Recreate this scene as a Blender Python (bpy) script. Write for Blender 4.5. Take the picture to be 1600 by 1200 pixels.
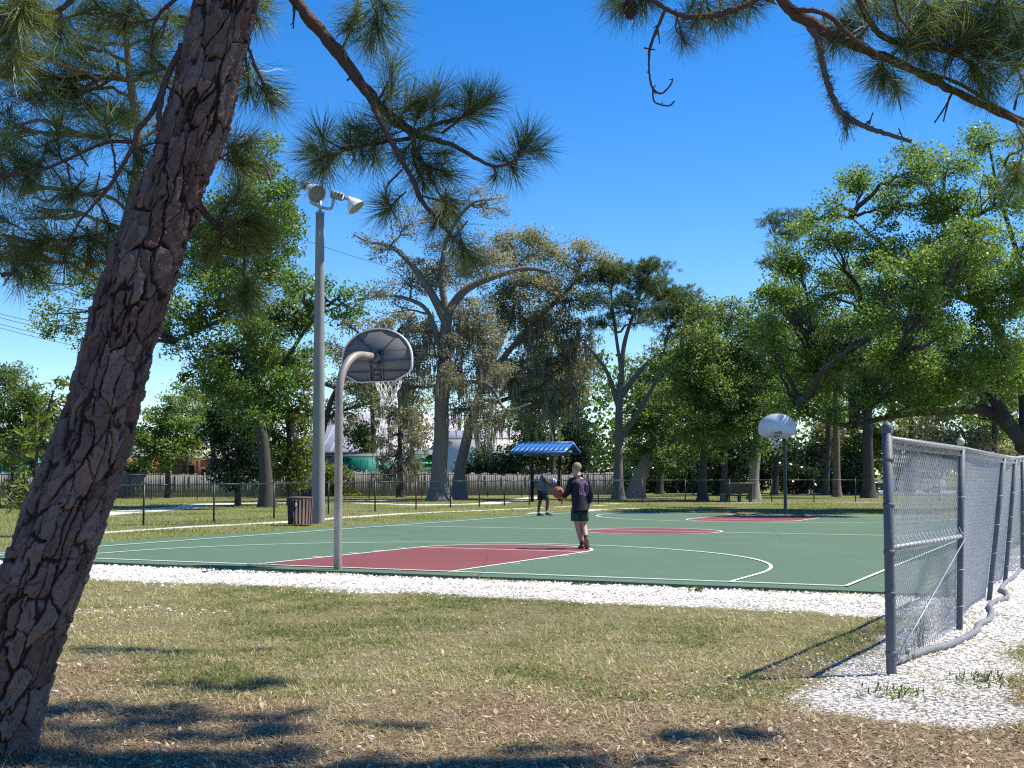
import bpy, bmesh, math, random
import numpy as np
from mathutils import Vector, Matrix

for o in list(bpy.data.objects):
    bpy.data.objects.remove(o, do_unlink=True)
SC = bpy.context.scene
COL = SC.collection
RNG = np.random.default_rng(7)
random.seed(7)

# ------------------------------------------------------------ camera, sky, sun
FPX, PITCH, CAMH = 2003.0, 0.070, 1.5          # focal length in pixels of a 1600 px wide frame
cam_d = bpy.data.cameras.new('camera')
cam = bpy.data.objects.new('camera', cam_d); COL.objects.link(cam)
cam_d.sensor_width = 36.0
cam_d.lens = 36.0*FPX/1600.0
cam_d.clip_start, cam_d.clip_end = 0.05, 6000
cam.location = (0, 0, CAMH)
cam.rotation_euler = (math.pi/2+PITCH, 0, 0)
SC.camera = cam

SUN_EL, SUN_AZ = math.radians(56), math.radians(81)     # azimuth clockwise from +Y
world = bpy.data.worlds.new('World'); SC.world = world
world.use_nodes = True
wn = world.node_tree.nodes; wl = world.node_tree.links
bgn = next(n for n in wn if n.type == 'BACKGROUND')
sky = wn.new('ShaderNodeTexSky'); sky.sky_type = 'NISHITA'; sky.sun_disc = False
sky.sun_elevation, sky.sun_rotation = SUN_EL, SUN_AZ
sky.air_density, sky.dust_density, sky.ozone_density, sky.altitude = 0.9, 0.0, 4.0, 0
hs = wn.new('ShaderNodeHueSaturation'); hs.inputs['Saturation'].default_value = 1.36
hs.inputs['Value'].default_value = 1.12
hs.inputs['Hue'].default_value = 0.507
wl.new(sky.outputs[0], hs.inputs['Color']); wl.new(hs.outputs[0], bgn.inputs['Color'])
bgn.inputs['Strength'].default_value = 0.0915

sun_d = bpy.data.lights.new('sun', 'SUN'); sun_d.energy = 4.3; sun_d.angle = math.radians(0.53)
sun_d.color = (1.0, 0.94, 0.84)
sun = bpy.data.objects.new('sun', sun_d); COL.objects.link(sun)
SDIR = Vector((math.sin(SUN_AZ)*math.cos(SUN_EL), math.cos(SUN_AZ)*math.cos(SUN_EL), math.sin(SUN_EL)))
sun.rotation_euler = SDIR.to_track_quat('Z', 'Y').to_euler(); sun.location = (20, 10, 40)

SC.view_settings.view_transform = 'Standard'; SC.view_settings.look = 'None'
SC.view_settings.exposure = 0.95; SC.view_settings.gamma = 1.0; SC.view_settings.use_curve_mapping = False
SC.render.engine = 'CYCLES'
cy = SC.cycles
cy.max_bounces = 10; cy.diffuse_bounces = 8; cy.glossy_bounces = 2; cy.transmission_bounces = 8
cy.transparent_max_bounces = 6; cy.caustics_reflective = False; cy.caustics_refractive = False
cy.use_denoising = False
cy.pixel_filter_type = 'BLACKMAN_HARRIS'; cy.filter_width = 1.2

# ------------------------------------------------------------ helpers
CP, SP = math.cos(PITCH), math.sin(PITCH)
def ray(px, py):
    dx, dy = (px-800)/FPX, (600-py)/FPX
    return np.array([dx, CP-dy*SP, SP+dy*CP])
def at(px, py, Y):
    d = ray(px, py); return np.array([0, 0, CAMH])+d*(Y/d[1])
def gnd(px, py, z=0.0):
    d = ray(px, py); t = (z-CAMH)/d[2]; return np.array([0, 0, CAMH])+d*t
CX0, CY0, CYAW, CLEN, CHW = -2.629, 20.572, 0.442, 29.39, 7.84
CC, CS = math.cos(CYAW), math.sin(CYAW)
def court(u, v, z=0.0): return np.array([CX0+u*CC+v*CS, CY0-u*CS+v*CC, z])
def to_uv(x, y): return (x-CX0)*CC-(y-CY0)*CS, (x-CX0)*CS+(y-CY0)*CC

def tag(o, label=None, cat=None, group=None, kind=None):
    if label: o['label'] = label
    if cat: o['category'] = cat
    if group: o['group'] = group
    if kind: o['kind'] = kind
    return o
def empty(name, loc, label=None, cat=None, group=None, rz=0):
    o = bpy.data.objects.new(name, None); COL.objects.link(o)
    o.location = loc; o.rotation_euler = (0, 0, rz); o.empty_display_size = 0.2
    return tag(o, label, cat, group)
def origin_of(p):
    v = np.zeros(3)
    while p is not None:
        v = v+np.array(p.location); p = p.parent
    return v

def hash2(ix, iy, seed):
    h = (ix.astype(np.int64)*374761393+iy.astype(np.int64)*668265263+seed*1442695041) & 0xFFFFFFFF
    h = ((h ^ (h >> 13))*1274126177) & 0xFFFFFFFF
    return ((h ^ (h >> 16)) & 0xFFFFFF)/float(0xFFFFFF)
def vnoise(x, y, seed=0):
    x = np.asarray(x, float); y = np.asarray(y, float)
    ix, iy = np.floor(x), np.floor(y); fx, fy = x-ix, y-iy
    fx = fx*fx*(3-2*fx); fy = fy*fy*(3-2*fy)
    a = hash2(ix, iy, seed); b = hash2(ix+1, iy, seed); c = hash2(ix, iy+1, seed); d = hash2(ix+1, iy+1, seed)
    return (a*(1-fx)+b*fx)*(1-fy)+(c*(1-fx)+d*fx)*fy
def fbm(x, y, seed=0, oct=4):
    s = 0; a = .5; t = 0
    for k in range(oct):
        s = s+a*vnoise(np.asarray(x)*2**k, np.asarray(y)*2**k, seed+k*17); t += a; a *= .5
    return s/t
def sstep(a, b, x):
    t = np.clip((x-a)/(b-a), 0, 1); return t*t*(3-2*t)

class MB:
    """collects verts and faces; builds one mesh object"""
    def __init__(s): s.v = []; s.f = {3: [], 4: []}; s.n = 0; s.a = []; s.ng = []
    def add(s, v, quads=None, tris=None, tint=None):
        v = np.asarray(v, float).reshape(-1, 3)
        if quads is not None and len(quads): s.f[4].append(np.asarray(quads, np.int64).reshape(-1, 4)+s.n)
        if tris is not None and len(tris): s.f[3].append(np.asarray(tris, np.int64).reshape(-1, 3)+s.n)
        s.v.append(v); s.n += len(v)
        s.a.append(np.zeros(len(v)) if tint is None else np.broadcast_to(np.asarray(tint, float), (len(v),)))
        return s
    def ngon(s, v, tint=0.5):
        v = np.asarray(v, float).reshape(-1, 3)
        s.ng.append(np.arange(len(v))+s.n); s.v.append(v); s.n += len(v); s.a.append(np.full(len(v), tint))
    def mesh(s, name, org, smooth=False):
        V = np.concatenate(s.v)-org
        Q = np.concatenate(s.f[4]) if s.f[4] else np.zeros((0, 4), int)
        T = np.concatenate(s.f[3]) if s.f[3] else np.zeros((0, 3), int)
        me = bpy.data.meshes.new(name)
        me.vertices.add(len(V)); me.vertices.foreach_set('co', V.astype(np.float32).ravel())
        ngl = np.concatenate(s.ng) if s.ng else np.zeros(0, int)
        nl = Q.size+T.size+len(ngl)
        me.loops.add(nl); me.loops.foreach_set('vertex_index', np.concatenate([Q.ravel(), T.ravel(), ngl]).astype(np.int32))
        tot = np.concatenate([np.full(len(Q), 4), np.full(len(T), 3), np.array([len(g) for g in s.ng], int)]).astype(np.int32)
        st = np.concatenate([[0], np.cumsum(tot)[:-1]]).astype(np.int32)
        me.polygons.add(len(tot)); me.polygons.foreach_set('loop_start', st); me.polygons.foreach_set('loop_total', tot)
        if smooth: me.polygons.foreach_set('use_smooth', np.ones(len(tot), bool))
        at_ = me.attributes.new('tint', 'FLOAT', 'POINT'); at_.data.foreach_set('value', np.concatenate(s.a).astype(np.float32))
        me.update(calc_edges=True); me.validate()
        return me
    def build(s, name, mat, parent=None, org=None, smooth=False):
        if parent is not None: o0 = origin_of(parent)
        elif org is not None: o0 = np.asarray(org, float)
        else:
            V = np.concatenate(s.v); o0 = np.array([V[:, 0].mean(), V[:, 1].mean(), V[:, 2].min()])
        me = s.mesh(name, o0, smooth); me.materials.append(mat)
        o = bpy.data.objects.new(name, me); COL.objects.link(o)
        if parent is not None: o.parent = parent
        else: o.location = o0
        return o
    # ---- shapes
    def box(s, c, size, R=None, tint=.5, bevel=0):
        c = np.asarray(c, float); h = np.asarray(size, float)/2
        sg = np.array([[x, y, z] for x in (-1, 1) for y in (-1, 1) for z in (-1, 1)], float)
        if bevel <= 0:
            v = sg*h
            q = [[0, 1, 3, 2], [4, 6, 7, 5], [0, 4, 5, 1], [2, 3, 7, 6], [0, 2, 6, 4], [1, 5, 7, 3]]
            if R is not None: v = v@np.asarray(R).T
            return s.add(v+c, quads=q, tint=tint)
        b = min(bevel, h.min()*.9)
        vs = []; idx = {}
        for k, g in enumerate(sg):
            for ax in range(3):
                w = g*(h-b); w[ax] = g[ax]*h[ax]; idx[(k, ax)] = len(vs); vs.append(w)
        def K(x, y, z): return (x > 0)*4+(y > 0)*2+(z > 0)
        quads = []; tris = []
        for ax in range(3):
            o1, o2 = [a for a in range(3) if a != ax]
            for sgn in (-1, 1):
                r = []
                for a, b2 in ((-1, -1), (1, -1), (1, 1), (-1, 1)):
                    p = [0, 0, 0]; p[ax] = sgn; p[o1] = a; p[o2] = b2; r.append(idx[(K(*p), ax)])
                flip = (sgn < 0) ^ (ax == 1)
                quads.append(r[::-1] if flip else r)
        for ax in range(3):
            o1, o2 = [a for a in range(3) if a != ax]
            for a in (-1, 1):
                for b2 in (-1, 1):
                    p0 = [0, 0, 0]; p0[ax] = -1; p0[o1] = a; p0[o2] = b2; p1 = list(p0); p1[ax] = 1
                    quads.append([idx[(K(*p0), o1)], idx[(K(*p0), o2)], idx[(K(*p1), o2)], idx[(K(*p1), o1)]])
        for k in range(8): tris.append([idx[(k, 0)], idx[(k, 1)], idx[(k, 2)]])
        v = np.array(vs)
        if R is not None: v = v@np.asarray(R).T
        return s.add(v+c, quads=quads, tris=tris, tint=tint)
    def tube(s, pts, rad, sides=8, tint=.5, cap=True):
        P = np.asarray(pts, float); n = len(P)
        r = np.broadcast_to(np.asarray(rad, float), (n,))
        T = np.gradient(P, axis=0); T /= np.linalg.norm(T, axis=1)[:, None]+1e-12
        ref = np.array([0, 0, 1.]) if abs(T[0][2]) < .9 else np.array([0., 1, 0])
        N = []
        nrm = np.cross(T[0], ref); nrm /= np.linalg.norm(nrm)
        for k in range(n):
            nrm = nrm-T[k]*np.dot(nrm, T[k]); l = np.linalg.norm(nrm)
            nrm = nrm/l if l > 1e-6 else np.cross(T[k], [1, 0, 0]); N.append(nrm)
        N = np.array(N); B = np.cross(T, N)
        th = np.arange(sides)*2*math.pi/sides
        V = P[:, None]+r[:, None, None]*(np.cos(th)[None, :, None]*N[:, None]+np.sin(th)[None, :, None]*B[:, None])
        i = np.arange(n-1)[:, None]*sides; j = np.arange(sides)[None]; j2 = (j+1) % sides
        q = np.stack([i+j, i+j2, i+sides+j2, i+sides+j], -1).reshape(-1, 4)
        base = s.n
        s.add(V.reshape(-1, 3), quads=q, tint=tint)
        if cap and sides > 2:
            s.ng.append(np.arange(sides)[::-1]+base); s.ng.append(np.arange(sides)+base+(n-1)*sides)
        return s
    def lathe(s, c, prof, axis=(0, 0, 1), sides=20, tint=.5):
        """prof: (radius, height) pairs along axis from c"""
        a = np.asarray(axis, float); a /= np.linalg.norm(a)
        ref = np.array([1., 0, 0]) if abs(a[0]) < .8 else np.array([0, 1., 0])
        n1 = np.cross(a, ref); n1 /= np.linalg.norm(n1); n2 = np.cross(a, n1)
        th = np.arange(sides)*2*math.pi/sides
        V = np.array([np.asarray(c)+a*h+r*(math.cos(t)*n1+math.sin(t)*n2) for r, h in prof for t in th])
        n = len(prof); i = np.arange(n-1)[:, None]*sides; j = np.arange(sides)[None]; j2 = (j+1) % sides
        q = np.stack([i+j, i+j2, i+sides+j2, i+sides+j], -1).reshape(-1, 4)
        return s.add(V, quads=q, tint=tint)
    def prism(s, outline, d, tint=.5):
        """outline: Nx3 planar polygon, extruded by vector d, with caps"""
        P = np.asarray(outline, float); n = len(P); base = s.n
        j = np.arange(n); j2 = (j+1) % n
        s.add(np.concatenate([P, P+np.asarray(d)]), quads=np.stack([j, j2, j2+n, j+n], -1), tint=tint)
        s.ng.append(np.arange(n)[::-1]+base); s.ng.append(np.arange(n)+n+base)
        return s
    def quadcloud(s, c, a, b, tint):
        """rhombus leaves: centre, half-length vector a, half-width vector b"""
        n = len(c)
        V = np.stack([c-a, c+b-a*.1, c+a, c-b-a*.1], 1).reshape(-1, 3)
        q = np.arange(4*n).reshape(n, 4)
        return s.add(V, quads=q, tint=np.repeat(tint, 4))
    def tricloud(s, p, a, b, tint):
        """blades: root p, tip p+a, half-width b"""
        n = len(p); V = np.stack([p-b, p+b, p+a], 1).reshape(-1, 3)
        return s.add(V, tris=np.arange(3*n).reshape(n, 3), tint=np.repeat(tint, 3))

# ------------------------------------------------------------ materials
MATS = {}
def new_mat(name):
    m = bpy.data.materials.new(name); m.use_nodes = True
    nt = m.node_tree; b = next(n for n in nt.nodes if n.type == 'BSDF_PRINCIPLED')
    return m, nt, b
def N(nt, t, **kw):
    n = nt.nodes.new('ShaderNode'+t)
    for k, v in kw.items(): setattr(n, k, v)
    return n
def mixc(nt, fac, a, b, mode='MIX'):
    m = N(nt, 'Mix', data_type='RGBA', blend_type=mode)
    for sock, val in ((m.inputs[0], fac), (m.inputs[6], a), (m.inputs[7], b)):
        if hasattr(val, 'is_linked') or hasattr(val, 'links'): nt.links.new(val, sock)
        elif isinstance(val, (int, float)): sock.default_value = val
        else: sock.default_value = (*val, 1) if len(val) == 3 else val
    return m.outputs[2]
def ramp(nt, fac, stops, interp='LINEAR'):
    r = N(nt, 'ValToRGB'); r.color_ramp.interpolation = interp
    e = r.color_ramp.elements
    while len(e) < len(stops): e.new(.5)
    for k, (p, c) in enumerate(stops):
        e[k].position = p; e[k].color = (*c, 1) if len(c) == 3 else c
    nt.links.new(fac, r.inputs[0]); return r.outputs[0]
def noise(nt, scale, detail=4, rough=.55, vec=None, dist=0):
    n = N(nt, 'TexNoise'); n.inputs['Scale'].default_value = scale; n.inputs['Detail'].default_value = detail
    n.inputs['Roughness'].default_value = rough; n.inputs['Distortion'].default_value = dist
    if vec is not None: nt.links.new(vec, n.inputs['Vector'])
    return n.outputs[0]
def attr(nt, name):
    a = N(nt, 'Attribute'); a.attribute_name = name; return a.outputs['Fac']
def objco(nt): return N(nt, 'TexCoord').outputs['Object']
def math_(nt, op, a, b=None, clamp=False):
    m = N(nt, 'Math', operation=op, use_clamp=clamp)
    for k, v in ((0, a), (1, b)):
        if v is None: continue
        if isinstance(v, (int, float)): m.inputs[k].default_value = v
        else: nt.links.new(v, m.inputs[k])
    return m.outputs[0]
def bump(nt, bsdf, h, strength=.3, dist=.01):
    b = N(nt, 'Bump'); b.inputs['Strength'].default_value = strength; b.inputs['Distance'].default_value = dist
    nt.links.new(h, b.inputs['Height']); nt.links.new(b.outputs[0], bsdf.inputs['Normal'])

def m_plain(name, c1, c2=None, scale=8, rough=.6, metal=0, spec=.4, bstr=0, bscale=60, stretch=None):
    """mottled solid colour: c1..c2 through noise"""
    m, nt, b = new_mat(name)
    c2 = c2 or tuple(x*.8 for x in c1)
    v = objco(nt)
    if stretch:
        mp = N(nt, 'Mapping'); mp.inputs['Scale'].default_value = stretch; nt.links.new(v, mp.inputs[0]); v = mp.outputs[0]
    f = noise(nt, scale, 5, .6, v)
    col = ramp(nt, f, [(.3, c1), (.7, c2)])
    nt.links.new(col, b.inputs['Base Color'])
    b.inputs['Roughness'].default_value = rough; b.inputs['Metallic'].default_value = metal
    b.inputs['Specular IOR Level'].default_value = spec
    if bstr: bump(nt, b, noise(nt, bscale, 4, .6, v), bstr, .01)
    return m
def m_leaf(name, lo, mid, hi, trans=.35, rough=.5, spec=.3):
    m, nt, b = new_mat(name)
    t = attr(nt, 'tint')
    col = ramp(nt, t, [(0, lo), (.5, mid), (1, hi)])
    nt.links.new(col, b.inputs['Base Color']); b.inputs['Roughness'].default_value = rough
    b.inputs['Specular IOR Level'].default_value = spec
    tr = N(nt, 'BsdfTranslucent')
    tc = mixc(nt, 1.0, col, (1.15, 1.2, .65), 'MULTIPLY'); nt.links.new(tc, tr.inputs[0])
    mx = N(nt, 'MixShader'); mx.inputs[0].default_value = trans
    out = next(n for n in nt.nodes if n.type == 'OUTPUT_MATERIAL')
    nt.links.new(b.outputs[0], mx.inputs[1]); nt.links.new(tr.outputs[0], mx.inputs[2]); nt.links.new(mx.outputs[0], out.inputs[0])
    return m
def m_bark(name, c1, c2, scale=3, bstr=.8):
    m, nt, b = new_mat(name)
    mp = N(nt, 'Mapping'); mp.inputs['Scale'].default_value = (1, 1, .25); nt.links.new(objco(nt), mp.inputs[0])
    f = noise(nt, scale*4, 6, .7, mp.outputs[0], .4); g = noise(nt, scale*.6, 3, .5)
    col = mixc(nt, g, ramp(nt, f, [(.3, c1), (.65, c2)]), c2)
    nt.links.new(col, b.inputs['Base Color']); b.inputs['Roughness'].default_value = .9
    b.inputs['Specular IOR Level'].default_value = .15
    bump(nt, b, f, bstr, .04)
    return m
M = MATS
M['galv'] = m_plain('galvanised_steel', (.40, .41, .42), (.30, .31, .32), 9, .45, .35, .5, .1, 90)
M['galv_post'] = m_plain('weathered_steel_post', (.125, .14, .155), (.085, .098, .112), 7, .55, .05, .35, .15, 60)
M['wire'] = m_plain('zinc_wire', (.62, .62, .61), (.50, .50, .49), 20, .5, .1, .4)
M['blackmetal'] = m_plain('black_coated_steel', (.012, .014, .016), (.025, .027, .03), 10, .45, 0, .4)
M['blackwire'] = m_plain('black_coated_wire', (.015, .017, .018), (.028, .03, .03), 10, .5, 0, .4)
M['concrete'] = m_plain('pole_concrete', (.275, .27, .245), (.20, .20, .185), 5, .85, 0, .2, .3, 40, (1, 1, .3))
M['white_lamp'] = m_plain('lamp_enamel', (.74, .76, .76), (.62, .64, .64), 6, .45, 0, .4)
M['lamp_inner'] = m_plain('lamp_glass', (.22, .24, .24), (.15, .17, .17), 6, .2, 0, .5)
M['lamp_case'] = m_plain('lamp_ballast_grey', (.33, .36, .36), (.22, .24, .24), 12, .5, 0, .4)
M['pipe'] = m_plain('hoop_pole_galvanised', (.33, .315, .285), (.205, .165, .125), 5, .55, .15, .35, .1, 50, (1, 1, .35))
M['board_back'] = m_plain('backboard_grey_casting', (.20, .205, .21), (.15, .155, .165), 3, .55, .1, .4, .1, 30)
M['board_white'] = m_plain('backboard_white_paint', (.66, .69, .71), (.58, .61, .64), 4, .5, 0, .4)
M['rim'] = m_plain('rim_faded_red', (.42, .10, .06), (.30, .09, .07), 12, .5, 0, .4)
M['net'] = m_plain('net_nylon', (.80, .80, .77), (.66, .66, .63), 20, .8, 0, .2)
M['green_pole'] = m_plain('hoop_pole_dark_green', (.022, .045, .048), (.035, .06, .06), 8, .45, .1, .4)
M['smudge'] = m_plain('worn_print_grey', (.14, .17, .20), (.22, .25, .28), 22, .7, 0, .2)

# ------------------------------------------------------------ ground
def poly_dist(x, y, pts):
    """distance to a polyline given as world xy points"""
    d = np.full(np.shape(x), 1e9)
    for (ax, ay), (bx, by) in zip(pts[:-1], pts[1:]):
        ex, ey = bx-ax, by-ay; t = np.clip(((x-ax)*ex+(y-ay)*ey)/(ex*ex+ey*ey), 0, 1)
        d = np.minimum(d, np.hypot(x-ax-t*ex, y-ay-t*ey))
    return d
def gl(*pp): return [tuple(gnd(*p)[:2]) for p in pp]
SLAB = (-CHW-1.25, CHW+1.25, -0.55, CLEN+1.3)            # u0,u1,v0,v1
PATHS = [(gl((120, 806), (170, 802), (250, 796), (345, 787), (480, 785), (620, 781)), 1.0),
         (gl((560, 786), (660, 789), (760, 787), (850, 776)), .7)]
CURBS = [(gl((130, 836), (160, 832), (300, 823), (450, 815.5), (545, 808), (640, 802), (760, 797), (940, 789.5)), .32),
         (gl((940, 787.5), (1004, 786), (1140, 786), (1272, 785), (1450, 784), (1620, 786)), .42),
         (gl((830, 801), (880, 799), (940, 796), (1000, 794.2), (1090, 793.6)), .5)]
def slab_out(x, y):
    u, v = to_uv(x, y)
    dx = np.maximum(np.maximum(SLAB[0]-u, u-SLAB[1]), 0); dy = np.maximum(np.maximum(SLAB[2]-v, v-SLAB[3]), 0)
    return np.hypot(dx, dy)
def zground(x, y):
    d = slab_out(np.asarray(x, float), np.asarray(y, float))
    z = -0.042*sstep(1.6, .25, d)+.012*(fbm(x/1.3 if np.ndim(x) else np.array(x)/1.3, np.asarray(y)/1.3, 3, 3)-.5)*2
    return np.where(d <= 0, -0.13, z)
def gravel_field(x, y):
    u, v = to_uv(x, y)
    w = 1.5*(fbm(x/.9, y/.9, 11, 5)-.5)
    g1 = np.minimum(-.35-v, v+3.35+.7*w+.0*u)
    g1 = np.minimum(g1, 9.9-u+w)
    g2 = np.minimum(np.minimum(u-9.25+.5*w, v+9.35+.9*w), 13.2-u+w)
    g2 = np.minimum(g2, 10.45-u+.9*w+.3*np.maximum(0, v+6))
    # dirt eats into the lower right corner
    g2 = np.minimum(g2, (v+9.0)*.55+12.0-u+1.2*w)
    # thin scatter on the near side of the fence end
    g3 = .12-np.hypot((u-8.9)/1.1, (v+8.2)/1.6)*.5+.35+.7*w-.25
    p = gnd(140, 957); g4 = .28-np.hypot((x-p[0])/1.6, (y-p[1])/.7)*.5+.5*w
    return np.maximum(np.maximum(np.maximum(g1, g2), g3-.42), g4-.38)
def litter_field(x, y):
    w = fbm(x/1.7, y/1.7, 23, 4)-.5
    u, v = to_uv(x, y)
    return sstep(9.5, 6.6, y+4.6*w-np.clip(-x-.5, 0, 3)*.38-np.clip(x-2, 0, 3)*.12)
def path_field(x, y):
    w = fbm(x/1.5, y/1.5, 31, 3)-.5
    f = np.full(np.shape(x), -9.)
    for pts, r in PATHS+CURBS: f = np.maximum(f, r-poly_dist(x, y, pts)+w*r*.9)
    return f

def axis(a, b, h, lo, hi, k, hmax):
    mid = list(np.arange(a, b+1e-6, h)); l = []; s = h; p = a
    while p > lo: s = min(s*k, hmax); p -= s; l.append(p)
    r = []; s = h; p = mid[-1]
    while p < hi: s = min(s*k, hmax); p += s; r.append(p)
    return np.array(l[::-1]+mid+r)
gx = axis(-9, 12, .25, -2500, 2500, 1.10, 400); gy = axis(4, 27, .25, -400, 3500, 1.04, 400)
GX, GY = np.meshgrid(gx, gy)
ny, nx = GX.shape
ii = (np.arange(ny-1)[:, None]*nx+np.arange(nx-1)[None]).ravel()
gm = MB(); gm.add(np.stack([GX, GY, zground(GX, GY)], -1).reshape(-1, 3), quads=np.stack([ii, ii+1, ii+nx+1, ii+nx], -1))
m, nt, b = new_mat('ground_soil'); M['ground'] = m
co = objco(nt)
n_f = noise(nt, 55, 5, .7, co); n_m = noise(nt, 7, 5, .62, co); n_l = noise(nt, .8, 4, .6, co); n_c = noise(nt, 24, 4, .75, co, .6)
grass = mixc(nt, ramp(nt, n_m, [(.34, (0, 0, 0)), (.66, (1, 1, 1))]), (.165, .135, .070), (.058, .064, .022))
grass = mixc(nt, ramp(nt, n_l, [(.35, (0, 0, 0)), (.62, (.7, .7, .7))]), grass, (.075, .082, .028))
grass = mixc(nt, ramp(nt, n_f, [(.42, (.0, .0, .0)), (.66, (.75, .75, .75))]), grass, (.38, .33, .18))
green = mixc(nt, ramp(nt, n_m, [(.3, (0, 0, 0)), (.7, (1, 1, 1))]), (.10, .14, .035), (.17, .19, .055))
green = mixc(nt, ramp(nt, noise(nt, .25, 4, .6, co), [(.45, (0, 0, 0)), (.6, (.8, .8, .8))]), green, (.20, .17, .085))
grass = mixc(nt, attr(nt, 'far'), grass, green)
litter = mixc(nt, ramp(nt, n_c, [(.36, (0, 0, 0)), (.66, (1, 1, 1))]), (.085, .054, .032), (.235, .155, .095))
litter = mixc(nt, ramp(nt, n_m, [(.45, (0, 0, 0)), (.75, (.5, .5, .5))]), litter, (.30, .225, .15))
lf = nt.nodes.new('ShaderNodeMath'); lf.operation = 'ADD'
nt.links.new(attr(nt, 'litter'), lf.inputs[0]); nt.links.new(math_(nt, 'MULTIPLY', math_(nt, 'SUBTRACT', n_m, .5), .9), lf.inputs[1])
lfr = ramp(nt, lf.outputs[0], [(.25, (0, 0, 0)), (.75, (1, 1, 1))])
base = mixc(nt, lfr, grass, litter)
vor = N(nt, 'TexVoronoi'); vor.inputs['Scale'].default_value = 30; nt.links.new(co, vor.inputs['Vector'])
shell = ramp(nt, vor.outputs['Distance'], [(.0, (.84, .81, .77)), (.40, (.66, .63, .59)), (.70, (.22, .20, .175))])
shell = mixc(nt, ramp(nt, n_f, [(.62, (0, 0, 0)), (.85, (.45, .45, .45))]), shell, (.22, .19, .14))
gfac = math_(nt, 'ADD', attr(nt, 'gravel'), math_(nt, 'MULTIPLY', math_(nt, 'SUBTRACT', n_c, .5), .9))
gfac = ramp(nt, math_(nt, 'ADD', gfac, .5), [(.44, (0, 0, 0)), (.58, (1, 1, 1))])
base = mixc(nt, gfac, base, shell)
pfac = ramp(nt, math_(nt, 'ADD', math_(nt, 'ADD', attr(nt, 'path'), math_(nt, 'MULTIPLY', math_(nt, 'SUBTRACT', n_m, .5), .5)), .5), [(.44, (0, 0, 0)), (.56, (1, 1, 1))])
base = mixc(nt, pfac, base, mixc(nt, n_m, (.50, .48, .43), (.66, .64, .57)))
nt.links.new(base, b.inputs['Base Color']); b.inputs['Roughness'].default_value = .95; b.inputs['Specular IOR Level'].default_value = .1
bump(nt, b, math_(nt, 'ADD', n_f, vor.outputs['Distance']), .9, .02)
ground = gm.build('ground', m, org=(0, 0, 0)); tag(ground, kind='structure')
def set_attr(o, name, vals):
    a = o.data.attributes.new(name, 'FLOAT', 'POINT'); a.data.foreach_set('value', np.asarray(vals, np.float32).ravel())
set_attr(ground, 'gravel', np.clip(gravel_field(GX, GY), -1, 1))
set_attr(ground, 'litter', np.where(GY < 16, litter_field(GX, GY), 0))
set_attr(ground, 'path', np.where(GY > 25, np.clip(path_field(GX, GY), -1, 1), -1))
set_attr(ground, 'far', sstep(19, 26, GY+0*GX))

# ------------------------------------------------------------ basketball court
def m_court(name, c1, c2):
    m, nt, b = new_mat(name); co = objco(nt)
    f = noise(nt, .55, 5, .65, co); g = noise(nt, 30, 3, .6, co); h = noise(nt, 3, 5, .7, co, .5)
    c = mixc(nt, ramp(nt, f, [(.3, (0, 0, 0)), (.7, (1, 1, 1))]), c1, c2)
    c = mixc(nt, ramp(nt, h, [(.60, (0, 0, 0)), (.80, (.3, .3, .3))]), c, tuple(x*1.25+.02 for x in c1))
    mp = N(nt, 'Mapping'); mp.inputs['Rotation'].default_value = (0, 0, -.4); mp.inputs['Scale'].default_value = (.4, 5, 1); nt.links.new(co, mp.inputs[0])
    c = mixc(nt, ramp(nt, noise(nt, 1.2, 4, .6, mp.outputs[0]), [(.55, (0, 0, 0)), (.8, (.22, .22, .22))]), c, tuple(x*.7 for x in c1))
    vo = N(nt, 'TexVoronoi', feature='DISTANCE_TO_EDGE'); vo.inputs['Scale'].default_value = .16
    nz = N(nt, 'TexNoise'); nz.inputs['Scale'].default_value = 1.2; nz.inputs['Detail'].default_value = 6; nt.links.new(co, nz.inputs['Vector'])
    wv = mixc(nt, .22, co, nz.outputs[1]); nt.links.new(wv, vo.inputs['Vector'])
    c = mixc(nt, ramp(nt, vo.outputs['Distance'], [(.0, (.55, .55, .55)), (.0035, (0, 0, 0))]), c, tuple(x*.45 for x in c1))
    c = mixc(nt, ramp(nt, noise(nt, .33, 6, .7, co, 1.0), [(.52, (0, 0, 0)), (.72, (.40, .40, .40))]), c, tuple(x*1.35+.015 for x in c2))
    nt.links.new(c, b.inputs['Base Color']); b.inputs['Roughness'].default_value = .75; b.inputs['Specular IOR Level'].default_value = .25
    bump(nt, b, g, .15, .004); return m
M['court_green'] = m_court('court_acrylic_green', (.088, .144, .087), (.078, .131, .078))
M['court_red'] = m_court('court_acrylic_red', (.185, .056, .052), (.163, .047, .045))
M['slab_edge'] = m_plain('slab_edge_concrete', (.05, .085, .065), (.09, .11, .08), 6, .9)
m, nt, b = new_mat('court_white_paint'); M['line'] = m
co = objco(nt)
c = mixc(nt, ramp(nt, noise(nt, 5, 5, .7, co), [(.5, (0, 0, 0)), (.78, (.35, .35, .35))]), (.80, .80, .77), (.35, .46, .40))
nt.links.new(c, b.inputs['Base Color']); b.inputs['Roughness'].default_value = .7
corners = [court(SLAB[0], SLAB[2]), court(SLAB[1], SLAB[2]), court(SLAB[1], SLAB[3]), court(SLAB[0], SLAB[3])]
cm = MB(); n_e = 120
edge = []
for k in range(4):
    A, B = corners[k], corners[(k+1) % 4]
    for t in np.arange(n_e)/n_e:
        p = A+(B-A)*t; edge.append(p)
edge = np.array(edge); wob = (fbm(edge[:, 0]*1.3, edge[:, 1]*1.3, 5, 3)-.5)*.12
cen = court(0, CLEN/2); dirs = (edge-cen)/np.linalg.norm(edge-cen, axis=1)[:, None]; edge = edge+dirs*wob[:, None]
cm.ngon(edge)
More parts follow.
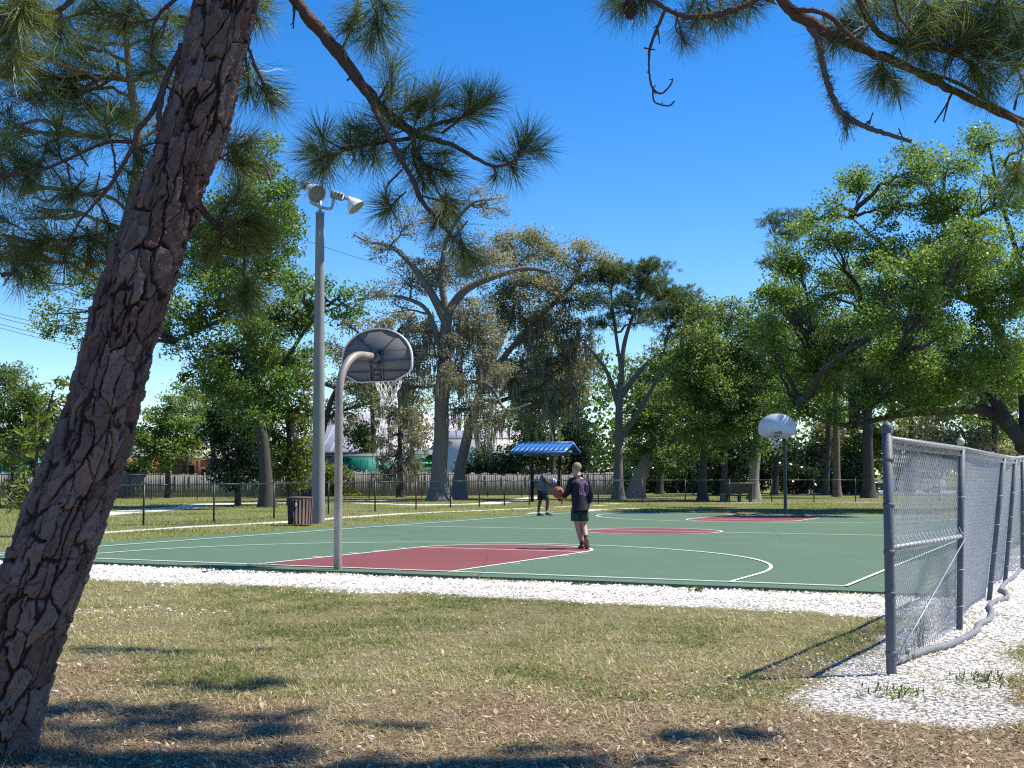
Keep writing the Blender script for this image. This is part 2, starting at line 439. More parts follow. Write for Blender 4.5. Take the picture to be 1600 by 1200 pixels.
court_o = cm.build('court', M['court_green'], org=(0, 0, 0)); tag(court_o, kind='structure')
sm = MB(); L_ = len(edge); j = np.arange(L_); j2 = (j+1) % L_
lowe = edge+dirs*.02; lowe[:, 2] = -.14
sm.add(np.concatenate([edge-np.array([0, 0, .001]), lowe]), quads=np.stack([j2, j, j+L_, j2+L_], -1))
so = sm.build('slab_edge', M['slab_edge'], org=(0, 0, 0)); tag(so, kind='structure')
def strip(mb, uv, w, z):
    """flat painted line of width w along court points"""
    P = np.array(uv, float); T = np.gradient(P, axis=0); T /= np.linalg.norm(T, axis=1)[:, None]
    Nn = np.stack([-T[:, 1], T[:, 0]], 1)
    l = [court(*p, z) for p in P+Nn*w/2]; r = [court(*p, z) for p in P-Nn*w/2]
    n = len(P); i = np.arange(n-1)
    mb.add(np.array(l+r), quads=np.stack([i+n, i+n+1, i+1, i], -1))
def line(name, uv, z, w=.055):
    mb = MB(); strip(mb, uv, w, z); o = mb.build(name, M['line'], org=(0, 0, 0)); tag(o, kind='structure'); return o
def seg(a, b, n=24): return [tuple(np.array(a)+(np.array(b)-np.array(a))*t) for t in np.linspace(0, 1, n)]
def arc(c, r, a0, a1, n=70): return [(c[0]+r*math.cos(t), c[1]+r*math.sin(t)) for t in np.linspace(a0, a1, n)]
KW, FT, R3, VC = 1.83, 5.58, 6.236, 1.6
PI = math.pi
for v0, sg in ((0, 1), (CLEN, -1)):
    a0, a1 = (0, PI) if sg > 0 else (0, -PI)
    kp = MB(); kp.ngon([court(*p, .004) for p in [(-KW, v0), (KW, v0)]+arc((0, v0+sg*FT), KW, a0, a1, 40)][::1 if sg > 0 else -1])
    tag(kp.build('key_paint', M['court_red'], org=(0, 0, 0)), kind='structure')
    line('key_line', seg((-KW, v0), (-KW, v0+sg*FT))+arc((0, v0+sg*FT), KW, PI*sg, 0, 50)[1:]+seg((KW, v0+sg*FT), (KW, v0))[1:], .008)
    line('free_throw_line', seg((-KW+.028, v0+sg*FT), (KW-.028, v0+sg*FT)), .008)
    line('three_point_line', [(R3, v0)]+arc((0, v0+sg*VC), R3, a0, a1)+[(-R3, v0)], .012)
    for s in (-1, 1):
        for d in (2.1, 3.3, 4.2, 5.1):
            line('lane_mark', seg((s*(KW+.03), v0+sg*d), (s*(KW+.24), v0+sg*d), 4), .010, .05)
line('base_line', seg((-CHW, 0), (CHW, 0)), .016)
line('base_line', seg((-CHW, CLEN), (CHW, CLEN)), .016)
line('side_line', seg((-CHW, -.028), (-CHW, CLEN+.028)), .020)
line('side_line', seg((CHW, -.028), (CHW, CLEN+.028)), .020)
mc = MB(); mc.ngon([court(*p, .004) for p in arc((0, CLEN/2), KW, 0, 2*PI, 61)[:-1]])
tag(mc.build('centre_circle_paint', M['court_red'], org=(0, 0, 0)), kind='structure')
line('centre_circle_line', arc((0, CLEN/2), KW, 0, 2*PI, 90), .008)
line('half_way_line', seg((-CHW, CLEN/2), (CHW, CLEN/2)), .012)

# ------------------------------------------------------------ loose ground cover
def scatter(n, y0, y1, k=.42, pad=.6, pw=1.0):
    """points in the wedge the camera sees, density ~ 1/Y^pw per area"""
    u = RNG.random(n)
    e = 2-pw
    Y = (y0**e+(y1**e-y0**e)*u)**(1/e)
    X = (RNG.random(n)*2-1)*(k*Y+pad)
    return X, Y
m_grass = m_leaf('grass_blades', (.56, .49, .28), (.30, .275, .10), (.085, .14, .024), .3, .6)
M['straw'] = m_leaf('pine_straw', (.10, .064, .036), (.30, .21, .12), (.58, .47, .30), .1, .7)
M['dryleaf'] = m_leaf('fallen_leaves', (.12, .068, .035), (.35, .255, .14), (.66, .55, .38), .15, .7)
M['chip'] = m_leaf('shell_chips', (.30, .27, .22), (.70, .68, .64), (.90, .88, .85), .0, .8)

def flat_dirs(n):
    a = RNG.random(n)*2*PI; return np.stack([np.cos(a), np.sin(a), np.zeros(n)], 1)
# grass near: clumps of blades
X, Y = scatter(150000, 5.2, 21, pw=1.15, k=.56, pad=1.3)
gf = gravel_field(X, Y); lt = litter_field(X, Y); so_ = slab_out(X, Y)
pat = fbm(X/.55, Y/.55, 41, 4); big = fbm(X/2.4, Y/2.4, 47, 3)
dens = np.clip(.10+1.7*(pat-.3), .06, 1)*np.clip(1.0-.93*lt+.25*(big-.4), .05, 1)*np.where(gf > -.05, .02+.16*(pat > .55), 1)*(so_ > .03)
edge_tuft = (so_ > .03) & (so_ < .30) & (fbm(X/.9, Y/.9, 53, 3) > .50)
dens = np.where(edge_tuft, .6, dens)
keep = RNG.random(len(X)) < dens
X, Y, lt, pat, big = X[keep], Y[keep], lt[keep], pat[keep], big[keep]
nb = 8; nc_ = len(X); ct = np.clip(.38+2.2*(pat-.5)+1.5*(big-.5)-.25*lt+RNG.normal(0, .22, nc_), 0, 1); cs = RNG.uniform(.6, 1.35, nc_)
I = np.repeat(np.arange(nc_), nb); n = len(I)
d = flat_dirs(n); X = X[I]+RNG.normal(0, .022, n)*cs[I]; Y = Y[I]+RNG.normal(0, .022, n)*cs[I]
up = np.clip(RNG.normal(.55, .4, n), .05, 1.5); ln = RNG.uniform(.025, .075, n)*cs[I]
a = (d+np.array([0, 0, 1])*up[:, None]); a = a/np.linalg.norm(a, axis=1)[:, None]*ln[:, None]
wd = np.cross(d, [0, 0, 1])*RNG.uniform(.0026, .0058, n)[:, None]
tint = np.clip(ct[I]+RNG.normal(0, .26, n), 0, 1)
gb = MB(); gb.tricloud(np.stack([X, Y, zground(X, Y)-.003], 1), a, wd, tint)
tag(gb.build('grass', m_grass, org=(0, 0, 0)), kind='stuff')
# grass farther off, round the court
X, Y = scatter(280000, 20, 84, pw=1.3, k=.52)
so_ = slab_out(X, Y); pf = path_field(X, Y); gf = gravel_field(X, Y); pat = fbm(X/1.6, Y/1.6, 61, 4)
keep = (so_ > .15) & (pf < -.05) & (gf < -.1) & (RNG.random(len(X)) < np.clip(.2+1.6*(pat-.3), .1, 1))
X, Y, pat = X[keep], Y[keep], pat[keep]; n = len(X); d = flat_dirs(n)
a = d*.05+np.array([0, 0, 1])*RNG.uniform(.03, .09, n)[:, None]; wd = np.cross(d, [0, 0, 1])*RNG.uniform(.006, .013, n)[:, None]
gb = MB(); gb.tricloud(np.stack([X, Y, zground(X, Y)-.003], 1), a, wd, np.clip(.62+1.3*(pat-.5)+RNG.normal(0, .22, n), 0, 1))
tag(gb.build('grass', m_grass, org=(0, 0, 0)), kind='stuff')
# pine straw
X, Y = scatter(450000, 5.0, 15, pw=1.1, k=.56, pad=1.3)
lt = litter_field(X, Y); gf = gravel_field(X, Y)
keep = (RNG.random(len(X)) < np.clip(lt*(.35+.9*fbm(X/.5, Y/.5, 71, 3))+.16, 0, 1)) & ((gf < 0) | (RNG.random(len(X)) < .03))
X, Y = X[keep], Y[keep]; n = len(X); d = flat_dirs(n)
a = d*RNG.uniform(.05, .15, n)[:, None]+np.array([0, 0, 1])*RNG.normal(.006, .012, n)[:, None]
wd = np.cross(d, [0, 0, 1])*RNG.uniform(.0011, .0024, n)[:, None]
st = MB(); st.tricloud(np.stack([X, Y, zground(X, Y)+RNG.uniform(.002, .016, n)], 1), a, wd, np.clip(RNG.normal(.55, .3, n), 0, 1))
tag(st.build('pine_straw', M['straw'], org=(0, 0, 0)), kind='stuff')
# dead leaves
X, Y = scatter(115000, 5.0, 18, pw=1.2, k=.56, pad=1.3)
lt = litter_field(X, Y); gf = gravel_field(X, Y)
keep = (RNG.random(len(X)) < np.clip(lt*.5+.10+.35*(X > .5)*lt, 0, 1)) & ((gf < .05) | (RNG.random(len(X)) < .25)) & (slab_out(X, Y) > .1)
X, Y = X[keep], Y[keep]; n = len(X); d = flat_dirs(n)
tl = RNG.normal(0, .35, (n, 2)); ln = RNG.uniform(.010, .026, n)*(1+.5*(RNG.random(n) < .06))
a = (d+np.array([0, 0, 1])*tl[:, :1])*ln[:, None]; bb = (np.cross(d, [0, 0, 1])+np.array([0, 0, 1])*tl[:, 1:])*(ln*RNG.uniform(.22, .45, n))[:, None]
lm = MB(); lm.quadcloud(np.stack([X, Y, zground(X, Y)+.012+ln*.25], 1), a, bb, np.clip(RNG.normal(.48, .28, n), 0, 1))
tag(lm.build('fallen_leaves', M['dryleaf'], org=(0, 0, 0)), kind='stuff')
# bits of leaf blown on to the court
n = 260; u_ = RNG.uniform(-CHW-.9, CHW+.9, n); v_ = -.45+(RNG.random(n)**1.6)*(CLEN+1); Pc = np.array([court(a, c, .012) for a, c in zip(u_, v_)]); d = flat_dirs(n); ln = RNG.uniform(.012, .03, n)
lm = MB(); lm.quadcloud(Pc+np.array([0, 0, 1])*.004, d*ln[:, None]+np.array([0, 0, 1])*RNG.uniform(-.004, .004, n)[:, None], np.cross(d, [0, 0, 1])*(ln*.4)[:, None], np.clip(RNG.normal(.45, .3, n), 0, 1))
tag(lm.build('fallen_leaves', M['dryleaf'], org=(0, 0, 0)), kind='stuff')
# drift of straw and tufts round the foot of the leaning pine
n = 5000; an = RNG.uniform(-2.2, 1.6, n); rr = .22+RNG.random(n)**1.6*.55; bx, by = at(-30, 1178, 6.95)[:2]
X = bx+np.cos(an)*rr; Y = by+np.sin(an)*rr; d = flat_dirs(n); a = d*RNG.uniform(.05, .14, n)[:, None]+np.array([0, 0, 1])*RNG.normal(.015, .03, n)[:, None]
st = MB(); st.tricloud(np.stack([X, Y, zground(X, Y)+RNG.uniform(0, 1, n)*.07*np.exp(-(rr-.22)/.16)+.004], 1), a, np.cross(d, [0, 0, 1])*RNG.uniform(.0011, .0024, n)[:, None], np.clip(RNG.normal(.5, .3, n), 0, 1))
tag(st.build('pine_straw', M['straw'], org=(0, 0, 0)), kind='stuff')
# shell gravel
X, Y = scatter(420000, 7, 24, pw=1.2, k=.54, pad=1.2)
gf = gravel_field(X, Y)+(fbm(X*2.2, Y*2.2, 83, 3)-.5)*.8
keep = (gf > -.55) & (RNG.random(len(X)) < np.where(gf > 0, np.clip(.15+gf*1.2, 0, .62), .16*np.exp(gf*7))) & (slab_out(X, Y) > .03)
X, Y = X[keep][:120000], Y[keep][:120000]; n = len(X)
r = (.006+.013*RNG.random(n)**2)*np.clip(Y/11, .8, 1.5); an = RNG.random(n)*2*PI
c0 = np.stack([X, Y, zground(X, Y)], 1)
V = []
for k in range(3):
    rr = r*RNG.uniform(.7, 1.3, n); V.append(c0+np.stack([np.cos(an+k*2.1)*rr, np.sin(an+k*2.1)*rr, RNG.uniform(.002, .012, n)], 1))
V.append(c0+np.stack([RNG.normal(0, .003, n), RNG.normal(0, .003, n), r*RNG.uniform(.5, 1.1, n)], 1))
V = np.stack(V, 1).reshape(-1, 3); o4 = np.arange(n)*4
T = np.concatenate([np.stack([o4+p, o4+q, o4+3], 1) for p, q in ((0, 1), (1, 2), (2, 0))])
ch = MB(); ch.add(V, tris=T, tint=np.repeat(np.clip(RNG.normal(.58, .30, n), 0, 1), 4))
tag(ch.build('gravel', M['chip'], org=(0, 0, 0)), kind='stuff')
# a few stones
def stone(px, py, r, label, seed):
    rg = np.random.default_rng(seed); p = gnd(px, py)
    bm = bmesh.new(); bmesh.ops.create_icosphere(bm, subdivisions=3, radius=1)
    for v in bm.verts:
        q = v.co.copy(); k = 1+.25*(vnoise(np.array(q.x*1.7+seed), np.array(q.y*1.7+q.z*2.1), seed)-.5)*2
        v.co = Vector((q.x*r*k, q.y*r*.8*k, q.z*r*.62*k))
    me = bpy.data.meshes.new('stone'); bm.to_mesh(me); bm.free()
    me.polygons.foreach_set('use_smooth', np.ones(len(me.polygons), bool)); me.materials.append(M['stone'])
    o = bpy.data.objects.new('stone', me); COL.objects.link(o); o.location = (p[0], p[1], r*.42)
    tag(o, label, 'stone')
M['stone'] = m_plain('pale_stone', (.72, .68, .60), (.52, .48, .41), 30, .9, 0, .2, .4, 60)
stone(580, 1155, .021, 'lone rounded white stone on brown pine straw near the bottom of the picture', 3)
stone(572, 1105, .013, 'tiny pale pebble lying just above the rounded white stone', 5)
stone(86, 1083, .022, 'pale flat stone beside the base of the leaning pine', 8)

# weeds
def weed(px, py, n, h, label, seed, spread=.06, lean=.25, mat='leaf_weed'):
    rg = np.random.default_rng(seed); p = gnd(px, py); z = float(zground(p[0], p[1])); g = MB()
    for _ in range(n):
        a = rg.random()*2*PI; r0 = rg.random()*spread; b0 = np.array([p[0]+math.cos(a)*r0, p[1]+math.sin(a)*r0, z-.01]); hh = h*rg.uniform(.45, 1); ln_ = lean*rg.uniform(.2, 1)*hh
        P = np.array([b0+np.array([math.cos(a)*ln_*t*t, math.sin(a)*ln_*t*t, hh*t]) for t in np.linspace(0, 1, 5)]); sd = np.array([-math.sin(a), math.cos(a), 0]); w = np.array([.9, 1, .8, .5, .05])*rg.uniform(.004, .007)
        V = np.concatenate([P+sd*w[:, None], P-sd*w[:, None]]); i = np.arange(4)
        g.add(V, quads=np.stack([i, i+1, i+6, i+5], -1), tint=rg.random())
        for _k in range(3):
            q = P[rg.integers(1, 4)]; dd = rg.normal(size=3)+np.array([0, 0, .5]); dd /= np.linalg.norm(dd); s2 = np.cross(dd, UPZ); s2 /= np.linalg.norm(s2)+1e-6
            g.quadcloud((q+dd*.025)[None], (dd*.028)[None], (s2*.007)[None], np.array([rg.random()]))
    o = g.build('weed', M[mat], org=(p[0], p[1], z)); tag(o, label, 'weed') if spread < .25 else tag(o, kind='stuff')
UPZ = np.array([0, 0, 1.])
M['leaf_weed'] = m_leaf('weed_leaf', (.05, .085, .022), (.10, .16, .035), (.19, .22, .07), .35, .5)
weed(1436, 1012, 16, .42, 'tall green weed growing through the fence mesh beside the grey edging tube', 1, .05, .2)
weed(1418, 1036, 10, .18, 'short dry weed at the foot of the fence corner post', 2, .06, .6)
weed(1087, 922, 40, .09, 'low green weed clump growing at the court edge in the gravel', 3, .13, .9)
weed(1540, 1066, 60, .05, 'low weed clump in the shell gravel right of the fence corner', 4, .30, 1.2)
weed(1405, 1086, 44, .045, 'flat weed clump in the shell gravel in front of the fence corner post', 5, .34, 1.3)

# ------------------------------------------------------------ basketball hoops
DU = np.array([CC, -CS, 0.]); DV = np.array([CS, CC, 0.]); UZ = np.array([0, 0, 1.])
def catmull(pts, n=8):
    P = np.asarray(pts, float); P = np.vstack([2*P[0]-P[1], P, 2*P[-1]-P[-2]]); out = []
    for k in range(1, len(P)-2):
        for t in np.arange(n)/n:
            a, b, c, d = P[k-1:k+3]
            out.append(.5*((2*b)+(c-a)*t+(2*a-5*b+4*c-d)*t*t+(3*b-a-3*c+d)*t**3))
    out.append(P[-2]); return np.array(out)
def fan_outline(w=1.37, h=.90, n=26):
    """fan shaped backboard outline, x across, y up from the bottom edge"""
    hw = w/2; pts = [(-.36, 0), (.36, 0), (hw-.06, .13), (hw-.012, .19), (hw, .25), (hw, .36)]
    for t in np.linspace(0, PI, n)[1:-1]:
        pts.append((hw*math.cos(t)**1 if abs(math.cos(t)) < 1 else hw, .36+(h-.36)*math.sin(t)**.92))
    pts += [(-hw, .36), (-hw, .25), (-hw+.012, .19), (-hw+.06, .13)]
    return np.array(pts)
def hoop(sgn, vpole, reach, z_bot, polemat, label, name_group, pole_h=3.5, smudge=False, torn=False):
    root_p = court(0, vpole); f = DV*sgn; r = np.cross(f, UZ)             # f: towards the court, r: right of somebody looking along f
    if smudge: pass
    t = empty('basketball_hoop', root_p, label, 'basketball hoop', name_group)
    zc = z_bot+.47
    # gooseneck pole
    P = [root_p+UZ*z for z in (-.25, 0, 1.2, 2.2, zc-.72)]
    bend = []
    for a in np.linspace(0, PI/2, 12)[1:]:
        bend.append(root_p+UZ*(zc-.72+.66*math.sin(a))+f*(.66*(1-math.cos(a))))
    P = P+bend+[root_p+UZ*(zc-.055)+f*(reach-.13)]
    p = MB(); p.tube(P, .064, 18); po = p.build('pole', M[polemat], t, smooth=True)
    fl = MB(); fl.lathe(root_p+UZ*.0, [(0, .008), (.10, .008), (.10, .002), (.085, .0)], sides=16)
    bc = root_p+f*reach
    O = fan_outline()
    to3 = lambda x, y, d=0.: bc+r*x+UZ*(z_bot+y)-f*d
    bb = MB(); bb.prism([to3(x, y, .012) for x, y in O], f*.012)
    board = bb.build('backboard', M['board_white' if sgn < 0 else 'board_back'], t)
    # face paint on the court side and back casting skin
    fp = MB(); fp.prism([to3(x*.992, y*.992+.003, -.003) for x, y in O], f*.003); fp.build('face_panel', M['board_white'], board)
    # rolled flange round the edge
    fr = MB(); n = len(O); j = np.arange(n); j2 = (j+1) % n
    ou = np.array([to3(x*1.004, y*1.004-.002, -.004) for x, y in O]); ob = np.array([to3(x*1.004, y*1.004-.002, .045) for x, y in O])
    inn = np.array([to3(x*.978, (y-.45)*.97+.45, .045) for x, y in O])
    ini = np.array([to3(x*.978, (y-.45)*.97+.45, .012) for x, y in O])
    q = lambda a, b: np.stack([a*n+j, a*n+j2, b*n+j2, b*n+j], -1)
    fr.add(np.concatenate([ou, ob, inn, ini]), quads=np.concatenate([q(0, 1), q(1, 2), q(2, 3)]))
    fr.build('flange', M['board_white'], board)
    def rib(a, b, w=.012, h=.034):
        A, B = to3(*a, .012), to3(*b, .012); L = np.linalg.norm(B-A); x = (B-A)/L; y = -f; z = np.cross(x, y)
        m_ = MB(); m_.box((A+B)/2-f*h/2, (L, h, w), np.stack([x, y, z], 1)); m_.build('rib', M['board_back'], board)
    for y in (.16, .34, .52):
        xe = .60 if y == .16 else (.66 if y < .5 else .62)
        rib((-xe, y), (-.13, y)); rib((.13, y), (xe, y))
    rib((-.12, .02), (-.12, .56)); rib((.12, .02), (.12, .56))
    rib((-.12, .53), (-.40, .77)); rib((.12, .53), (.40, .77))
    for y in (.10, .18): rib((-.1, y), (.1, y))
    br = MB(); br.box(to3(0, .42, .028), (.22, .02, .26), np.stack([r, f, UZ], 1), bevel=.005)
    br.lathe(to3(0, .415, .038), [(.085, 0), (.085, .03), (.07, .09), (.068, .09)], axis=-f, sides=16)
    br.prism([to3(-.08, .30, .04), to3(.08, .30, .04), to3(.0, .22, .04)], -f*.05)
    bro = br.build('mounting_bracket', M['board_back'], t)
    bo = MB()
    for x in (-.085, .085):
        for y in (.07, .17, .33, .51): bo.lathe(to3(x, y, .012), [(.018, 0), (.018, .03), (0, .03)], axis=-f, sides=8)
    bo.build('bolt', M['blackmetal'], bro)
    # rim
    rc = bc+f*.36+UZ*(z_bot+.06); rm = MB()
    rm.tube([rc+.228*(math.cos(a)*r+math.sin(a)*f) for a in np.linspace(0, 2*PI, 41)], .010, 8, cap=False)
    rm.tube([rc+.205*(math.cos(a)*r+math.sin(a)*f)-UZ*.018 for a in np.linspace(.4, 2*PI-.4, 31)], .006, 6)
    rm.box(bc+f*.045+UZ*(z_bot+.055), (.16, .085, .10), np.stack([r, f, UZ], 1), bevel=.01)
    for s in (-1, 1): rm.tube([bc+f*.02+r*s*.06+UZ*(z_bot+.0), rc+r*s*.13-f*.17-UZ*.012], .008, 6)
    ri = rm.build('rim', M['rim'], t, smooth=True)
    # net
    nm = MB(); rg = np.random.default_rng(3+int(sgn)); nl = 12; lev = [(0.226, -.01), (.185, -.12), (.150, -.22), (.128, -.31), (.125, -.40), (.135, -.45)]
    def npt(k, l):
        R_, z_ = lev[l]; a = 2*PI*(k+.5*l)/nl; wob = np.random.default_rng(k % nl*7+l*31).normal(0, .016, 3)*(l > 0)
        return rc+R_*(math.cos(a)*r+math.sin(a)*f)+UZ*z_+wob
    for l in range(5):
        for k in range(nl):
            if torn and ((k*5+l*3) % 7 < 4 and l > 0): continue
            if l == 4 and k % 3 == 1: continue
            for kk in (k, k-1):
                A, B = npt(k, l), npt(kk % nl if l % 1 else kk, l+1); mid = (A+B)/2-UZ*.006+rg.normal(0, .006, 3)
                nm.tube([A, mid, B], .0075 if sgn > 0 else .009, 4)
    if torn:
        for k in (2, 3, 7): nm.tube([npt(k, 1), npt(k, 2)+rg.normal(0, .03, 3), npt(k, 3)+rg.normal(0, .04, 3)-UZ*.05], .011, 4)
    nm.build('net', M['net'], ri)
    if smudge:
        sg = MB(); xs = np.linspace(-.20, .20, 15)
        up_ = [to3(x, .235+.035*(vnoise(np.array(x*19+3.), np.array(1.), 5)), -.006) for x in xs]
        lo_ = [to3(x, .175-.02*(vnoise(np.array(x*17+9.), np.array(2.), 6)), -.006) for x in xs]
        sg.ngon(up_+lo_[::-1]); sg.build('worn_print', M['smudge'], board)
    return t
hoop(1, -.27, 1.15, 3.03, 'pipe', 'near basketball hoop, grey ribbed back of its fan backboard facing us, bent steel pole', 'basketball hoops')
hoop(-1, CLEN+.30, 1.15, 2.78, 'green_pole', 'distant basketball hoop with pale fan backboard facing us on a dark green pole', 'basketball hoops', smudge=True, torn=True)

# ------------------------------------------------------------ floodlight pole
YL = 39.0; b0 = at(497, 817, YL); b0[2] = 0; tp = at(500, 332, YL)
S = YL/FPX
t = empty('floodlight_pole', b0, 'tall round concrete light pole with two white floodlights beside the slatted bin', 'light pole')
p = MB(); hs_ = np.linspace(-.3, 1, 14); p.tube([b0+(tp-b0)*h for h in hs_], [.205-.075*max(h, 0) for h in hs_], 24); p.build('pole', M['concrete'], t, smooth=True)
q_ = lambda px, py, d=0.: at(px, py, YL+d)
p = MB(); p.lathe(tp, [(.14, -.05), (.145, 0), (.11, .02), (0, .03)], sides=16); p.build('pole_cap', M['lamp_case'], t)
p = MB(); p.tube([tp, q_(500.5, 314)], .05, 10); p.tube(catmull([q_(485, 314), q_(489, 318.5), q_(500, 323), q_(512, 326.3), q_(518, 325), q_(520, 318), q_(520.5, 308)], 5), .045, 10)
p.build('bracket', M['galv'], t, smooth=True)
def lampcan(mouth, apex, R, casep):
    ax = (mouth-apex); L = np.linalg.norm(ax); ax = ax/L
    g = MB(); g.lathe(apex, [(.07, -.06), (.075, .0), (.12, .05), (R*.62, L*.35), (R*.86, L*.66), (R, L), (R*1.03, L*1.02), (R*.97, L*1.0), (R*.9, L*.92)], axis=ax, sides=28)
    sh = g.build('lamp_shade', M['white_lamp'], t, smooth=True)
    g = MB(); g.lathe(apex, [(R*.93, L*.965), (R*.5, L*.985), (0.001, L*.99)], axis=ax, sides=24); g.build('lens', M['lamp_inner'], sh)
    g = MB(); x = (apex-casep); l2 = np.linalg.norm(x); x = x/l2; y = np.cross(UZ, x); y /= np.linalg.norm(y); z = np.cross(x, y)
    g.box(casep+x*l2*.35, (l2*.72, .20, .22), np.stack([x, y, z], 1), bevel=.03)
    for k in range(3): g.box(casep+x*l2*(.15+.18*k), (.03, .225, .245), np.stack([x, y, z], 1))
    g.tube([casep+x*l2*.68, apex+x*.02], .06, 10)
    g.build('ballast_case', M['lamp_case'], t)
lampcan(q_(495.5, 303.5, -.12), q_(483, 292.5, .34), .29, q_(474, 288, .62))
lampcan(q_(557, 325, -.05), q_(546, 311, .0), .285, q_(517, 303, .0))

# ------------------------------------------------------------ slatted bin
yb = gnd(470, 821)[1]; pb = at(469, 821, yb); pb[2] = 0
M['slat'] = m_plain('bin_slat_brown', (.105, .072, .062), (.065, .045, .042), 14, .75, 0, .2, .3, 40, (1, 1, .2))
M['bag'] = m_plain('bin_liner_dark', (.015, .015, .017), (.03, .03, .033), 10, .35, 0, .5)
M['tagw'] = m_plain('pale_tag', (.62, .62, .58), (.5, .5, .47), 10, .6)
t = empty('litter_bin', pb, 'brown slatted litter bin standing at the foot of the concrete light pole', 'bin')
NS = 22
for k in range(NS):
    a = 2*PI*k/NS; d = np.array([math.cos(a), math.sin(a), 0]); tg = np.array([-d[1], d[0], 0])
    g = MB(); g.box([0, 0, 0], (.075, .022, .76-.02*(k % 3)), None, bevel=.006)
    tl = np.stack([tg, d*math.cos(.06)-UZ*0, UZ+d*.055], 1)
    v = g.v[0]@tl.T+pb+d*.355+UZ*.40; g.v[0] = v; g.build('slat', M['slat'], t)
g = MB(); g.lathe(pb, [(.30, .04), (.325, .74), (.30, .76), (.27, .66), (.25, .3), (0, .3)], sides=24); g.build('liner', M['bag'], t)
for z in (.16, .62):
    g = MB(); g.tube([pb+UZ*z+(.332+.02*(z-.4))*np.array([math.cos(a), math.sin(a), 0]) for a in np.linspace(0, 2*PI, 25)], .014, 6, cap=False); g.build('hoop_band', M['blackmetal'], t)
g = MB(); g.lathe(pb, [(.365, .775), (.385, .79), (.375, .815), (.30, .835), (.19, .845), (.18, .80), (.19, .775), (.365, .775)], sides=28); g.build('rim_ring', M['slat'], t, smooth=True)
dd = np.array([-.17, -.985, 0]); g = MB(); g.box(pb+dd*.40+UZ*.60, (.05, .012, .10), np.stack([np.array([.985, -.17, 0]), dd, UZ], 1)); g.build('tag', M['tagw'], t)

# ------------------------------------------------------------ chain link fences
def chain(mb, P, nu, nv, rad, sides=3, tint=.5):
    """woven zigzag wires; P(a,b) maps unit square arrays to world; nu wires, nv half rows"""
    j = np.arange(nv+1); b = j/nv; th = np.arange(sides)*2*PI/sides
    for i in range(nu):
        odd = (j+i) % 2
        a = (i+odd)/nu
        C = P(a, b, odd)                                                  # (nv+1,3)
        T = np.gradient(C, axis=0); T /= np.linalg.norm(T, axis=1)[:, None]
        n1 = np.cross(T, UZ); n1 /= np.linalg.norm(n1, axis=1)[:, None]+1e-9; n2 = np.cross(T, n1)
        V = C[:, None]+rad*(np.cos(th)[None, :, None]*n1[:, None]+np.sin(th)[None, :, None]*n2[:, None])
        k = np.arange(nv)[:, None]*sides; s_ = np.arange(sides)[None]; s2 = (s_+1) % sides
        mb.add(V.reshape(-1, 3), quads=np.stack([k+s_, k+s2, k+sides+s2, k+sides+s_], -1).reshape(-1, 4), tint=tint)
# right-hand galvanised fence
FP = [((1393, 1056), (1386, 668)), ((1499, 984), (1503, 701)), ((1545, 934), (1569, 714)), ((1570, 906), (1587, 716)), ((1598, 888), (1598, 714))]
bots, tops = [], []
for (bx, by), (tx, ty) in FP:
    g_ = gnd(bx, by); g_[2] = float(zground(g_[0], g_[1]))-.02
    bots.append(g_); tops.append(at(tx, ty, gnd(bx, by)[1]))
for k in range(3):
    bots.append(bots[-1]+DV*3.1+DU*.1); tops.append(tops[-1]+DV*3.1+DU*.1)
t = empty('chain_link_fence', bots[0], 'tall galvanised chain link fence with leaning posts along the right side of the court', 'fence')
for k, (A, B) in enumerate(zip(bots, tops)):
    ax = (B-A)/np.linalg.norm(B-A); g = MB(); r_ = .038 if k == 0 else .031
    g.tube([A-ax*.2, A, (A+B)/2, B], r_, 16); po = g.build('post', M['galv_post'], t, smooth=True)
    if k == 0:
        g = MB(); g.lathe(B, [(.043, -.045), (.044, -.01), (.041, .012), (.028, .034), (0, .042)], axis=ax, sides=16); g.build('post_cap', M['galv_post'], po, smooth=True)
        L = np.linalg.norm(B-A)
        for h in (.18, .62, .93, 1.28, 1.62):
            g = MB(); g.lathe(A+ax*h, [(.039, -.016), (.0425, -.015), (.0425, .015), (.039, .016)], axis=ax, sides=16); g.build('tension_band', M['galv_post'], po)
    else:
        for h in (.25, .6, .95, 1.3):
            g = MB(); c_ = A+ax*h; g.tube([c_+(r_+.003)*(math.cos(a)*DU+math.sin(a)*DV) for a in np.linspace(0, 2*PI, 13)], .003, 4, cap=False); g.build('tie_wire', M['wire'], po)
def up_the(k, h): return bots[k]+(tops[k]-bots[k])*h
rail_pts = []
for k in range(len(tops)-1):
    h0 = 1.0 if k else .955
    A, B = up_the(k, h0), up_the(k+1, 1.0)
    if k == 0: A = A+ (B-A)/np.linalg.norm(B-A)*.045
    g = MB(); mid = (A+B)/2-UZ*.012*(k > 1); g.tube([A, mid, B], .021, 12); ro = g.build('top_rail', M['galv'], t, smooth=True)
    if k < 5:
        g = MB(); d_ = (B-A)/np.linalg.norm(B-A); n1 = np.cross(d_, UZ); n2 = np.cross(n1, d_)
        for s_ in np.arange(.05, np.linalg.norm(B-A), .062):
            c_ = A+d_*s_; g.tube([c_+.0235*(math.cos(a)*n1+math.sin(a)*n2)+d_*.010*a/PI for a in np.linspace(-.3, PI*1.2, 7)]+[c_-UZ*.075+d_*.03], .0026, 4)
        o = g.build('rail_wraps', M['wire'], ro); o['kind'] = 'stuff'
A, B = up_the(0, .513)+np.array([.03, .04, 0]), up_the(1, .520)
g = MB(); g.tube([A, B], .021, 12); ro = g.build('mid_rail', M['galv'], t, smooth=True)
